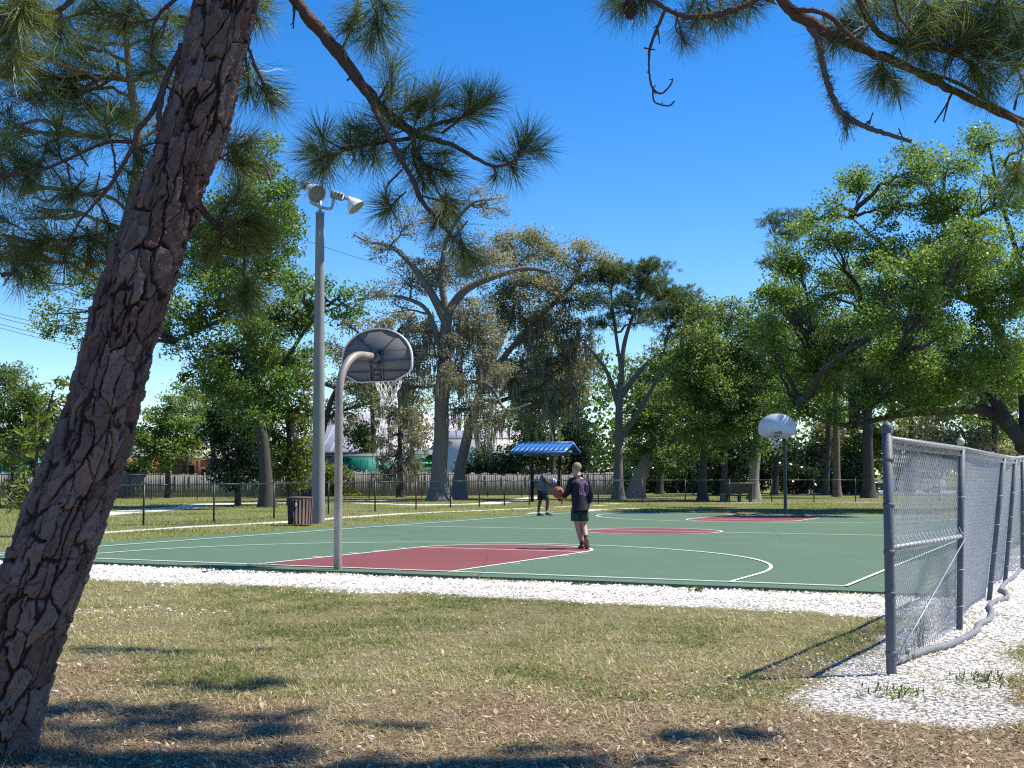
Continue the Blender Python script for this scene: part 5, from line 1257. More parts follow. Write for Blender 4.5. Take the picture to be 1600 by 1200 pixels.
if n2_[0][1] > 0: n2_ = -n2_
rad = hw*np.abs(T[:, 2])
sarc = np.concatenate([[0], np.cumsum(np.linalg.norm(np.diff(cenp, axis=0), axis=1))])
th = np.concatenate([np.linspace(-.08*PI, 1.08*PI, 170, endpoint=False), np.linspace(1.08*PI, 1.92*PI, 34, endpoint=False)])
TH, SA = np.meshgrid(th, sarc)
per = 13
uu = (TH/(2*PI)*per); vv = SA/.235
wu = (fbm(uu*1.1+vv*.2, vv*2.2, 7, 4)-.5); wv = (fbm(uu*.9+9, vv*1.6+4, 8, 4)-.5)
U2 = uu+.62*wu+.22*np.sin(vv*1.1); V2 = vv+.55*wv+.10*uu+.35*hash2(np.floor(uu*1.0), 0*uu, 5)
e1, id1, du1, dv1 = worley(U2, V2, 101, None)
e2, id2, du2, dv2 = worley(U2*1.9+.5*wu+.4, V2*2.6+.5*wv, 211, None)
e3, id3, _, _ = worley(U2*5.5+1.5*wu, V2*6.5, 307, None)
brk = fbm(uu*.8, vv*2.6, 57, 3)                                   # some seams close up, some gape
wdt = .05+.16*sstep(.35, .75, brk)
plate = sstep(.25, .85, e1/wdt)
ridge = 1-np.abs(2*fbm(uu*1.3+.6*wu, vv*.62, 71, 3)-1)            # long vertical furrows
furrow = sstep(.90, .965, ridge)
fine = fbm(uu*6, vv*16, 17, 3)-.5
rough_zone = np.exp(-((SA-3.05)/.50)**2)          # broken, wrinkled bark half way up
flake = sstep(.01, .05, e2)
relief = np.minimum(plate, 1-.9*furrow)*(.62+.38*flake)*(.85+.15*sstep(0, .12, e3))
disp = -.020*(1-plate)-.018*furrow*plate-.0065*(1-flake)*plate-.0018*(1-sstep(0, .12, e3))+.012*(id1-.5)+.013*(id2-.5)+.006*(id3-.5)+.003*fine+.014*du1*(id2-.4)+.010*dv2*plate+rough_zone*.016*(fbm(uu*3+2, vv*5.4, 27, 4)-.5)*2
# big swellings and the root flare
disp += .030*(fbm(uu*.35+3, vv*.16, 33, 2)-.5)+.05*np.exp(-SA/.18)*(.5+.5*np.sin(TH*5+1))
Rr = rad[:, None]+disp
Vt = cenp[:, None]+Rr[..., None]*(np.cos(TH)[..., None]*n1_[:, None]+np.sin(TH)[..., None]*n2_[:, None])
ns, ntw = TH.shape
i_ = np.arange(ns-1)[:, None]*ntw; j_ = np.arange(ntw)[None]; j2_ = (j_+1) % ntw
Q = np.stack([i_+j_, i_+j2_, i_+ntw+j2_, i_+ntw+j_], -1).reshape(-1, 4)
if np.dot(np.cross(Vt[5, 20]-Vt[5, 19], Vt[6, 19]-Vt[5, 19]), Vt[5, 19]-cenp[5]) < 0: Q = Q[:, ::-1]
pb_ = at((Lx[32]+Rx[32])/2, yy[32], YP); pb_[2] = 0
pine = empty('leaning_pine', pb_, 'big leaning pine with thick plated bark at the left edge in front of everything', 'tree')
tb = MB(); tb.add(Vt.reshape(-1, 3), quads=Q, tint=np.clip(id1*.62+id2*.38, 0, 1).ravel())
to = tb.build('trunk', M['bark_pine'], pine, smooth=True); set_attr(to, 'relief', np.clip(relief, 0, 1))

M['bark_limb'] = m_bark('pine_limb_bark', (.070, .045, .036), (.20, .135, .11), 14, 1.0)
M['bark_moss'] = m_bark('mossy_limb_bark', (.10, .095, .08), (.23, .22, .195), 16, 1.0)
def limb(parent, pts, name='branch', mat='bark_limb', sides=9, rough=.08, base=None, n=7):
    """pts: (px, py, r_px, Y)"""
    P = [at(p[0], p[1], p[3]) for p in pts]; R = [p[2]*p[3]/FPX for p in pts]
    if base is not None: P = [np.asarray(b_[:3]) for b_ in base]+P; R = [b_[3] for b_ in base]+R
    cp = catmull(P, n); rr = np.interp(np.linspace(0, 1, len(cp)), np.linspace(0, 1, len(R)), R)
    rg = np.random.default_rng(int(abs(P[0][0]*1000)+abs(P[-1][2]*977)))
    rr = rr*(1+rough*rg.normal(size=len(rr))); cp = cp+rg.normal(0, .35, cp.shape)*rr[:, None]*.35
    g = MB(); g.tube(cp, rr, sides)
    # knobs and stubs
    for _ in range(max(1, len(cp)//10)):
        k = rg.integers(1, len(cp)-1); d = rg.normal(size=3); d /= np.linalg.norm(d); g.tube([cp[k], cp[k]+d*(rr[k]+rg.uniform(.008, .035))], [rr[k]*.35+.002, .0025], 5)
    return g.build(name, M[mat], parent, smooth=True)
# needle tufts: a handful of meshes shared by all the tufts
M['needles'] = m_leaf('pine_needles', (.060, .090, .034), (.150, .205, .076), (.29, .33, .15), .52, .38, .5)
M['needles_y'] = m_leaf('pine_needles_yellow', (.065, .088, .018), (.145, .18, .04), (.25, .27, .085), .35, .4, .45)
M['twig'] = m_plain('pine_twig', (.13, .085, .055), (.19, .14, .09), 30, .85, 0, .2)
def tuft_mesh(seed, nn, L0, spread, mat, droop):
    rg = np.random.default_rng(seed); g = MB()
    t0 = rg.random(nn)**.7; root = np.stack([np.zeros(nn), np.zeros(nn), -.13+.15*t0], 1)
    az = rg.random(nn)*2*PI; pol = np.clip(rg.normal(spread*(1.12-.62*t0), .26, nn), .06, 2.0)
    d = np.stack([np.sin(pol)*np.cos(az), np.sin(pol)*np.sin(az), np.cos(pol)], 1)
    L = L0*rg.uniform(.72, 1.12, nn)
    side = np.cross(d, rg.normal(size=(nn, 3))); side /= np.linalg.norm(side, axis=1)[:, None]
    bend = side*droop*rg.normal(1, .5, nn)[:, None]
    w = rg.uniform(.0011, .0017, nn)[:, None]
    wdir = np.cross(d, rg.normal(size=(nn, 3))); wdir /= np.linalg.norm(wdir, axis=1)[:, None]
    p0 = root; p1 = root+d*(L*.5)[:, None]+bend*(L*.14)[:, None]; p2 = root+d*L[:, None]+bend*(L*.45)[:, None]
    V = np.stack([p0-wdir*w*.8, p0+wdir*w*.8, p1+wdir*w, p1-wdir*w, p2], 1).reshape(-1, 3)
    o5 = np.arange(nn)*5
    tn = np.clip(rg.normal(.48, .22, nn), 0, 1)
    g.add(V, quads=np.stack([o5, o5+1, o5+2, o5+3], 1), tris=np.stack([o5+3, o5+2, o5+4], 1), tint=np.repeat(tn, 5))
    me = g.mesh('needle_tuft', np.zeros(3)); me.materials.append(M[mat]); me.materials.append(M['twig'])
    # the shoot itself
    k0 = len(me.polygons)
    return me
def with_shoot(me):
    bm = bmesh.new(); bm.from_mesh(me)
    r = bmesh.ops.create_cone(bm, cap_ends=True, segments=6, radius1=.006, radius2=.0035, depth=.17, matrix=Matrix.Translation((0, 0, -.06)))
    fs = {f for v in r['verts'] for f in v.link_faces}
    for f in fs: f.material_index = 1
    r = bmesh.ops.create_cone(bm, cap_ends=True, segments=6, radius1=.006, radius2=.003, depth=.07, matrix=Matrix.Translation((0, 0, .055)))
    for f in {f for v in r['verts'] for f in v.link_faces}: f.material_index = 1
    bm.to_mesh(me); bm.free(); return me
TUFT = {'b': [with_shoot(tuft_mesh(s, 190, .235, 1.0+.12*(s % 3), 'needles', .8)) for s in (1, 2, 3, 4)],
        'y': [with_shoot(tuft_mesh(s, 230, .245, 1.05, 'needles_y', .7)) for s in (5, 6, 7)]}
trg = np.random.default_rng(77)
def tuft(parent, p, dirv, size=1.0, kind='b'):
    me = TUFT[kind][trg.integers(0, len(TUFT[kind]))]
    o = bpy.data.objects.new('needle_tuft', me); COL.objects.link(o); o.parent = parent
    q = Vector(dirv).to_track_quat('Z', 'Y') @ Matrix.Rotation(trg.random()*6.283, 3, 'Z').to_quaternion()
    o.rotation_mode = 'QUATERNION'; o.rotation_quaternion = q; o.scale = (size,)*3
    o.location = Vector(np.asarray(p)-origin_of(parent))
    return o
def tufts(parent, items, Y0=7.1, kind='b'):
    """(px, py, angle in the picture [deg, 0 right, 90 up], size[, kind[, Y]])"""
    for it in items:
        Y = (it[5] if len(it) > 5 else Y0)+trg.normal(0, .06); a = math.radians(it[2]); tow = trg.normal(0, .45)
        d = np.array([math.cos(a), tow, math.sin(a)]); kd = it[4] if len(it) > 4 else kind
        tuft(parent, at(it[0], it[1], Y), d, it[3]*trg.uniform(.92, 1.08), kd)
# limb crossing the sky to the right of the trunk
limb(pine, [(462, 0, 10, 7.05), (500, 46, 10.5, 7.1), (545, 104, 10, 7.1), (592, 165, 8.5, 7.1), (638, 203, 8, 7.1), (650, 212, 7, 7.1)], base=[(*at(404, -150, 7.0), .05), (*at(425, -70, 7.0), .046)])
LB = [[(562, 122, 4.2, 7.08), (585, 170, 4.2, 7.0), (612, 222, 4.4, 6.98), (640, 272, 4.2, 6.98), (662, 318, 3.8, 6.98), (690, 350, 2.6, 6.98), (722, 388, 1.8, 6.98)],
      [(645, 208, 4.5, 7.1), (690, 191, 3, 7.15), (725, 183, 2, 7.2)], [(690, 208, 2.6, 7.12), (712, 192, 2, 7.12), (740, 170, 1.6, 7.1)],
      [(648, 212, 4.5, 7.1), (700, 224, 4, 7.05), (740, 245, 3.4, 7.0), (772, 260, 3, 7.0), (800, 253, 2.4, 7.0), (815, 238, 1.8, 7.0)], [(772, 258, 2, 7.0), (774, 276, 1.2, 7.0)],
      [(648, 215, 3.6, 7.12), (600, 222, 3, 7.1), (560, 230, 2.6, 7.1), (530, 238, 2.2, 7.1), (508, 264, 1.6, 7.1)], [(545, 236, 2, 7.1), (520, 225, 1.6, 7.1), (504, 215, 1.4, 7.1)],
      [(646, 216, 4, 7.15), (648, 255, 3, 7.15), (660, 280, 2, 7.1)], [(650, 230, 2.4, 7.1), (668, 270, 1.8, 7.1), (690, 310, 1.4, 7.08), (696, 322, 1.2, 7.08)],
      [(628, 265, 2, 6.98), (606, 290, 1.6, 6.95), (602, 315, 1.5, 6.95), (608, 322, 1.4, 6.95)], [(655, 305, 2, 6.98), (680, 312, 1.8, 6.98), (705, 316, 1.4, 6.98)],
      [(555, 115, 2.2, 7.1), (542, 126, 1.8, 7.1)], [(590, 160, 2.6, 7.1), (603, 135, 1.8, 7.1), (613, 115, 1.4, 7.1)], [(605, 175, 2.2, 7.15), (640, 165, 1.6, 7.2)],
      [(530, 85, 2.4, 7.15), (548, 50, 2, 7.2), (560, 20, 1.6, 7.2), (565, -10, 1.5, 7.2)], [(553, 49, 1.8, 7.1), (535, 44, 1.5, 7.1)], [(570, -20, 2, 7.25), (588, 20, 1.6, 7.3)], [(460, 10, 2.4, 7.05), (458, 45, 1.2, 7.05)]]
for l in LB: limb(pine, l, sides=6)
tufts(pine, [(556, 22, -95, 1.0), (545, 40, -120, .8), (590, 36, -85, 1.25, 'b'), (600, 10, -60, 1.0), (580, 60, -100, .9), (613, 112, 85, .85), (606, 150, 60, .9), (600, 190, 150, .9), (575, 205, 190, .7),
             (640, 166, 40, 1.0, 'y'), (655, 175, 70, .9, 'y'), (682, 150, 80, .95), (700, 165, 20, .8), (728, 180, 20, 1.0, 'y'), (742, 168, 35, .95), (760, 158, 40, .85), (735, 150, 85, .7), (670, 200, 30, .9),
             (812, 236, 75, .95), (822, 222, 60, .9), (835, 235, 10, .9), (775, 274, -100, .55), (800, 262, -50, .8), (776, 248, 170, .5),
             (506, 262, -110, .95), (503, 214, 110, 1.0), (492, 235, 170, .9), (525, 240, 230, .9), (500, 250, -150, .9), (545, 222, 110, .8), (565, 232, -80, .9), (585, 240, -100, .9), (600, 215, 200, .8), (560, 205, 150, .8),
             (660, 282, -80, .9), (690, 268, -30, .95, 'y'), (668, 262, -60, .9), (690, 240, 10, .8), (696, 322, -90, .85, 'y'), (706, 318, -30, .8, 'y'), (608, 324, -140, .95), (606, 318, 120, .7), (680, 350, -110, .7, 'y'), (722, 388, -80, .9), (735, 400, -60, .8), (712, 370, -130, .8), (650, 245, -110, .9), (630, 238, -130, .8), (655, 225, 80, .8)])
# branches on the left of the trunk
LL = [[(285, 70, 6, 6.9), (262, 120, 5.5, 6.85), (250, 165, 5, 6.8), (248, 205, 4, 6.78)], [(258, 128, 5, 6.85), (238, 175, 4.4, 6.8), (215, 205, 4, 6.75), (206, 232, 3.8, 6.75), (175, 285, 3.2, 6.75), (142, 325, 2.6, 6.75), (122, 350, 2, 6.75), (104, 392, 1.5, 6.75)],
      [(210, 222, 3.4, 6.75), (170, 222, 2.6, 6.8), (125, 240, 2.4, 6.8), (65, 266, 2.6, 6.8), (0, 275, 3, 6.8), (-40, 280, 3, 6.8)], [(205, 235, 2.4, 6.75), (235, 225, 2, 6.8), (252, 222, 1.6, 6.85)],
      [(180, 278, 2.2, 6.75), (178, 240, 1.6, 6.72), (168, 205, 1.5, 6.72)], [(150, 315, 2, 6.75), (165, 335, 1.6, 6.75), (170, 352, 1.5, 6.75)], [(175, 290, 2, 6.75), (148, 300, 1.6, 6.75), (118, 306, 1.4, 6.75)],
      [(105, 258, 2, 6.8), (110, 285, 1.5, 6.8), (112, 300, 1.4, 6.8)], [(-30, 62, 4, 6.6), (30, 42, 4, 6.65), (70, 26, 4.4, 6.7), (108, 4, 5, 6.75), (130, -25, 5.5, 6.8), (230, -90, 6, 6.9), (340, -130, 8, 6.95)],
      [(95, 12, 2.6, 6.75), (96, 42, 1.8, 6.75), (94, 52, 1.5, 6.75)], [(300, -20, 4, 6.95), (255, 15, 3, 6.9), (238, 45, 2.4, 6.85), (236, 88, 1.8, 6.85)], [(245, 30, 2.2, 6.87), (205, 35, 1.8, 6.8), (180, 25, 1.5, 6.8)], [(252, 60, 1.8, 6.85), (262, 25, 1.5, 6.85)],
      [(8, 276, 2, 6.8), (30, 262, 1.5, 6.8)], [(120, 350, 1.6, 6.75), (140, 365, 1.4, 6.75), (165, 380, 1.2, 6.75)], [(2, 430, 4, 6.7), (15, 428, 3, 6.7), (30, 432, 2, 6.7)]]
for l in LL: limb(pine, l, sides=6)
tufts(pine, [(94, 50, -90, 1.0), (96, 30, -150, .9), (130, 20, 20, .9), (150, 5, -60, 1.0), (60, 30, 140, .9, 'y', 6.5), (30, 20, -100, 1.1, 'y', 6.4), (10, 60, -80, 1.1, 'y', 6.4), (-5, 20, -60, 1.1, 'y', 6.4), (40, -10, -70, 1.0, 'y', 6.4), (20, 100, -110, .9, 'y', 6.45),
             (180, 22, 170, .8), (196, 34, -100, .9), (225, 30, -70, .9), (262, 22, 80, .7), (237, 92, -95, 1.0), (240, 60, -130, .8), (250, 100, -40, .8), (225, 115, 200, .8), (205, 10, -80, .9), (160, 40, -110, .9),
             (168, 202, 100, .9, 'b', 6.72), (152, 215, 160, .85, 'y'), (185, 180, 60, .8), (200, 195, 110, .8), (120, 235, 120, .8), (90, 205, 90, .95, 'y'), (85, 240, 140, .9), (62, 262, -110, 1.0), (45, 255, 160, 1.0), (30, 262, 30, .9), (20, 240, 120, .9), (5, 270, -90, 1.0), (40, 275, -60, 1.0), (-5, 240, 60, .9),
             (112, 302, -110, 1.0), (118, 306, 180, .85), (100, 290, -60, .8), (104, 395, -100, 1.0, 'y'), (120, 372, 200, .9, 'y'), (165, 385, -30, .9, 'y'), (150, 365, -80, .9, 'y'), (170, 355, -60, .9, 'y'), (140, 395, -90, 1.0, 'y'), (60, 385, -140, .9, 'y'), (80, 375, 150, .9, 'y'), (185, 400, -90, .8, 'y'), (200, 270, -40, .8), (215, 250, -60, .8), (150, 300, -100, .8), (190, 300, -70, .8), (225, 235, -20, .7),
             (30, 432, -80, .8), (20, 424, 60, .7), (50, 420, -40, .9, 'y'), (10, 345, 150, .8), (20, 380, -120, .8)])
# small branches right of the trunk
LR = [[(380, 75, 3.5, 6.95), (384, 95, 2.2, 6.95), (386, 112, 1.8, 6.95)], [(386, 70, 2.6, 6.95), (400, 105, 1.8, 6.95), (414, 132, 1.5, 6.95)], [(312, 322, 6, 7.0), (335, 350, 5, 7.05), (360, 372, 4.4, 7.1), (378, 385, 3.4, 7.1), (382, 410, 2.4, 7.1), (382, 440, 1.8, 7.1), (386, 462, 1.6, 7.1)],
      [(345, 335, 2, 7.1), (365, 312, 1.6, 7.15), (372, 300, 1.4, 7.15)], [(316, 385, 1.6, 7.1), (340, 384, 1.4, 7.1), (380, 392, 1.4, 7.1)], [(340, 250, 2.2, 7.15), (362, 235, 1.6, 7.2)], [(395, 15, 2.2, 6.95), (402, 0, 2, 6.95)]]
for l in LR: limb(pine, l, sides=6)
tufts(pine, [(386, 112, -100, .9), (388, 140, -90, .8), (414, 134, -60, 1.05), (422, 155, -50, .9), (402, 30, -70, .8), (408, 8, 10, .7), (362, 232, -50, 1.0, 'y', 7.3), (380, 225, 20, .9, 'y', 7.3), (372, 255, -20, .9, 'y', 7.3),
             (372, 300, 80, .8, 'y'), (350, 330, 60, .8, 'y'), (378, 345, 20, 1.0, 'y'), (395, 350, -10, 1.0, 'y'), (385, 372, -30, 1.0, 'y'), (400, 365, 40, .9, 'y'), (345, 372, -100, .8, 'y'), (340, 350, 170, .7), (386, 466, -90, 1.05, 'y'), (380, 455, -110, .9, 'y'), (394, 450, -60, .85, 'y'), (325, 395, -120, .7, 'y')], Y0=7.1)
# crown above the frame: throws the dappled shade on the grass
def crown_spot(parent, gx_, gy_, H, spread, n, base):
    g_ = gnd(gx_, gy_); s = np.array([g_[0]+SDIR.x/SDIR.z*H, g_[1]+SDIR.y/SDIR.z*H, H])
    P = np.array([base, base+(s-base)*.4+UZ*.5, s]); g = MB(); g.tube(catmull(P, 8), np.linspace(.05, .012, 17), 7); g.build('branch', M['bark_limb'], parent, smooth=True)
    for _ in range(n):
        q = s+trg.normal(0, 1, 3)*np.array([spread[0], spread[1], .22]); d = trg.normal(size=3)+np.array([0, 0, .4])
        tuft(parent, q, d, trg.uniform(1.0, 1.35), 'b' if trg.random() < .6 else 'y')
    return s
top = cenp[-1]
crown_spot(pine, 215, 1018, 6.9, (.42, .10), 9, top-np.array([.0, 0, .5])); crown_spot(pine, 430, 1072, 7.0, (.42, .10), 10, top-np.array([0, 0, .3]))
crown_spot(pine, 170, 1110, 7.1, (.42, .20), 17, top-np.array([0, 0, .8])); crown_spot(pine, 330, 1128, 6.8, (.34, .14), 12, top-np.array([0, 0, .2])); crown_spot(pine, 120, 1192, 7.0, (.48, .14), 20, top-np.array([0, 0, 1.0])); crown_spot(pine, 330, 1178, 7.2, (.36, .10), 11, top)

for q_, (x_, y_, n_) in enumerate(((60, 1150, 11), (260, 1152, 8), (400, 1140, 6), (215, 1196, 10), (420, 1190, 5))): crown_spot(pine, x_, y_, 7.0+.1*q_, (.40, .16), n_, top-np.array([0, 0, .12*q_]))
# ------------------------------------------------------------ second pine: limbs hanging in from above on the right
b2 = np.array([1.6, -1.8, 0.])
pine2 = empty('overhanging_pine', b2, 'pine whose needle limbs hang down from above across the upper right sky', 'tree')
g = MB(); tk = [b2-UZ*.3, b2, b2+UZ*2, b2+np.array([.05, .1, 4.2]), b2+np.array([.1, .3, 6.4]), b2+np.array([.1, .5, 8.6])]; g.tube(catmull(tk, 6), np.linspace(.26, .12, 31), 14); g.build('trunk', M['bark_limb'], pine2, smooth=True)
hub = b2+np.array([.1, .3, 6.0])
limb(pine2, [(1180, -120, 9, 6.6), (1218, -6, 9.5, 7.0), (1268, 38, 9.5, 7.05), (1330, 68, 8.5, 7.1), (1400, 97, 7.5, 7.15), (1470, 132, 6.6, 7.2), (1540, 166, 5.8, 7.25), (1620, 205, 5, 7.3), (1700, 250, 5, 7.4)], base=[(*hub, .075), (*(hub*.5+at(1180, -120, 6.6)*.5+UZ*.5), .06)])
LP = [[(1240, 15, 4, 7.0), (1290, 22, 4.4, 6.95), (1335, 62, 4.2, 6.95), (1385, 92, 3.8, 6.95), (1420, 110, 3, 6.95)], [(1262, 30, 7.5, 7.05), (1280, 70, 5.5, 7.05), (1286, 105, 5, 7.05), (1298, 145, 5, 7.05), (1312, 172, 4.6, 7.05), (1332, 188, 4.4, 7.05), (1362, 202, 3.8, 7.05), (1395, 212, 3.4, 7.05), (1424, 222, 2.8, 7.05)],
      [(1330, -40, 5, 7.0), (1352, 20, 5.5, 7.05), (1380, 58, 5.5, 7.1), (1430, 68, 6, 7.1), (1490, 78, 6.5, 7.1), (1540, 72, 5, 7.15), (1580, 98, 4.4, 7.15), (1640, 118, 4, 7.2)], [(1400, 98, 3.5, 7.15), (1440, 112, 3, 7.15), (1492, 128, 3, 7.2), (1560, 168, 3, 7.25), (1610, 192, 3, 7.3)],
      [(1480, 78, 4, 7.1), (1512, 96, 3.4, 7.1), (1520, 110, 2, 7.1)], [(1395, -20, 3, 6.9), (1405, 25, 2.6, 6.9), (1430, 55, 2.2, 6.9)], [(1370, 100, 2.4, 7.1), (1385, 120, 2, 7.1), (1402, 148, 1.4, 7.1), (1408, 172, 1, 7.1)], [(1328, 68, 2, 7.1), (1322, 52, 1.5, 7.1), (1312, 58, 1.3, 7.1)],
      [(1490, 140, 2, 7.2), (1478, 165, 1.5, 7.2), (1460, 192, 1.2, 7.2)], [(1484, 150, 1.6, 7.2), (1474, 190, 1.1, 7.2)], [(1590, 215, 2.4, 7.3), (1598, 232, 2.2, 7.3), (1575, 245, 2, 7.3), (1572, 262, 1.8, 7.3), (1588, 275, 1.6, 7.3)], [(1585, 172, 2, 7.3), (1590, 150, 1.8, 7.3), (1602, 145, 1.6, 7.3)],
      [(1328, 186, 2.2, 7.05), (1342, 196, 1.6, 7.05), (1358, 190, 1.3, 7.05), (1364, 176, 1, 7.05)], [(1356, 200, 1.4, 7.05), (1360, 190, 1.0, 7.05)], [(1410, 214, 1.4, 7.05), (1404, 200, .9, 7.05)], [(1520, 0, 3, 7.1), (1560, 10, 3, 7.1), (1620, 12, 3, 7.1)]]
for k, l in enumerate(LP): limb(pine2, l, sides=7, mat='bark_moss' if k == 1 else 'bark_limb')
# beard of moss on the drooping branch
mo = MB(); rg = np.random.default_rng(12)
cp = catmull([at(x, y, 7.05) for x, y in ((1280, 70), (1286, 105), (1298, 145), (1312, 172), (1332, 190))], 12)
k = rg.integers(0, len(cp), 700); d = rg.normal(size=(700, 3)); d[:, 2] -= .6; d /= np.linalg.norm(d, axis=1)[:, None]
a = d*rg.uniform(.015, .05, 700)[:, None]; b_ = np.cross(d, rg.normal(size=(700, 3))); b_ = b_/np.linalg.norm(b_, axis=1)[:, None]*.0018
mo.quadcloud(cp[k]+a, a, b_, np.clip(rg.normal(.45, .2, 700), 0, 1))
for _ in range(60):
    s_ = at(1322, 178, 7.05)+rg.normal(0, .012, 3); P = [s_]
    for q in range(rg.integers(3, 9)): P.append(P[-1]+np.array([rg.normal(0, .008), rg.normal(0, .008), -rg.uniform(.012, .03)]))
    mo.tube(P, .0014, 3)
mo.build('moss_beard', M['moss'], pine2)
# sprigs nearer the middle of the top edge
limb(pine2, [(1190, -10, 5, 6.95), (1150, 14, 5, 6.95), (1105, 25, 5, 6.95), (1060, 22, 4, 6.95), (1025, 4, 4, 6.95), (1000, -10, 3, 6.95)], base=[(*hub, .06), (*(hub*.5+at(1240, -140, 6.8)*.5+UZ*.6), .045), (*at(1240, -90, 6.9), .025)], sides=8)
LQ = [[(1040, 14, 3, 6.95), (1028, 42, 2.6, 6.95), (1016, 72, 2.6, 6.95), (1014, 95, 1.8, 6.95), (1015, 120, 1.6, 6.95), (1020, 138, 1.6, 6.95), (1034, 146, 1.5, 6.95), (1048, 132, 1.3, 6.95), (1051, 123, 1.2, 6.95)], [(1020, 140, 1.4, 6.95), (1022, 158, 1.4, 6.95), (1034, 164, 1.4, 6.95), (1046, 165, 1.3, 6.95), (1054, 158, 1.2, 6.95)],
      [(1028, 46, 1.4, 6.95), (1031, 68, .9, 6.95)], [(1006, 75, 1.2, 6.95), (1024, 78, 1.2, 6.95)], [(1058, 22, 1.6, 6.95), (1056, 45, 1.2, 6.95), (1066, 58, 1.1, 6.95)]]
for l in LQ: limb(pine2, l, sides=6)
tufts(pine2, [(1066, 56, -70, .75, 'y'), (975, 8, -140, .85), (1000, 5, -120, .85), (1010, -5, -60, .8), (960, -5, -100, .8), (1090, 26, -110, .85), (1110, 24, -80, .9), (1130, 20, -60, .9), (1150, 16, -90, .8), (1170, 5, -50, .9), (1080, 10, 60, .7), (1180, -8, -20, .8),
              (1305, 62, -110, .95), (1315, 45, 60, .8), (1340, 20, 100, .8), (1340, 60, -130, .9), (1378, 120, -95, 1.0), (1372, 112, -130, .9), (1385, 118, -60, .85), (1402, 140, -80, .7), (1420, 55, 80, .9), (1432, 52, 40, 1.0, 'y'), (1400, 20, 100, .9), (1450, 60, -70, .95, 'y'),
              (1470, 40, 90, 1.0), (1500, 70, 60, 1.05, 'y'), (1522, 108, -80, 1.0, 'y'), (1515, 60, 30, 1.0), (1540, 66, 70, 1.0), (1530, 125, -60, .9), (1545, 140, -100, .85), (1560, 20, -80, 1.0), (1580, 12, 20, 1.0), (1590, 45, -60, 1.0), (1570, 75, 30, .95), (1590, 100, 60, .9), (1600, 130, -60, .9),
              (1540, 15, 120, .9), (1450, 10, -60, .9), (1420, 0, -80, .9), (1480, 0, -60, 1.0), (1510, 20, -90, 1.0, 'y'), (1370, 15, -90, .8), (1290, 45, -70, .8), (1588, 278, -100, .95), (1595, 270, -30, .8), (1600, 215, -40, .8), (1440, 95, -60, .8), (1480, 100, -110, .85), (1410, 70, 160, .8), (1555, 110, -20, .9), (1350, -5, -80, 1.0), (1400, -8, -60, 1.0), (1440, 25, -110, 1.0), (1465, 12, 40, .9), (1495, 45, 100, 1.0), (1525, 35, -40, 1.0), (1550, 50, -100, 1.0, 'y'), (1565, -5, -90, 1.0), (1595, 70, 150, .9), (1480, 65, 150, .9), (1415, 80, -70, .8), (1330, 40, -60, .8), (1540, 90, 160, .9), (1605, 20, -120, 1.0)], Y0=7.1)
# pine cone hanging at the left sprig
M['cone'] = m_plain('pine_cone', (.055, .035, .035), (.10, .065, .055), 40, .8)
cpn = at(985, 14, 6.95); g = MB()
for r_ in range(9):
    for q in range(9):
        a = 2*PI*(q+.5*(r_ % 2))/9; rr = .030*math.sin(PI*(r_+1.2)/10.5)+.006; c_ = cpn+np.array([math.cos(a)*rr, math.sin(a)*rr, .055-.013*r_]); o_d = np.array([math.cos(a), math.sin(a), -.55])
        g.quadcloud(c_[None], o_d[None]*.012, np.array([[-math.sin(a), math.cos(a), 0]])*.010, np.array([.5]))
g.lathe(cpn, [(.004, .08), (.022, .05), (.028, 0), (.018, -.05), (0, -.065)], sides=10)
o = g.build('pine_cone', M['cone'], pine2)
s6 = crown_spot(pine2, 1120, 1152, 7.2, (.26, .09), 8, hub+UZ*1.2); crown_spot(pine2, 850, 1194, 7.3, (.30, .05), 4, hub+UZ*1.6); crown_spot(pine2, 830, 1176, 7.0, (.10, .05), 3, hub+UZ*1.2)

# ------------------------------------------------------------ another pine a little farther back on the left
tree('background_pine', 'pine with bluish needles standing behind the leaning pine, filling the upper left', 'tree', 18.5,
     [(62, 900, 16), (90, 760, 14), (130, 600, 12), (180, 420, 10), (215, 250, 8), (200, 100, 6), (190, -80, 4)],
     [(40, 90, 34, 22), (110, 85, 40, 26), (170, 110, 36, 26), (60, 150, 50, 34), (140, 170, 44, 32), (20, 210, 34, 34), (190, 190, 26, 26), (15, 370, 30, 22, .9), (60, 330, 34, 20, .8), (30, 300, 30, 20, .7), (100, 130, 40, 30, .8), (170, 40, 40, 24), (30, 40, 40, 22), (-10, 120, 30, 40), (-20, 400, 50, 24, .9), (258, 130, 26, 20), (268, 62, 30, 20), (240, 205, 22, 18), (300, 30, 30, 20)],
     'needle_far', 'bark_pine_far', ln=.26, wd=.010, k=.55, rc_px=22, seed=61, needles=True, depth=.5)

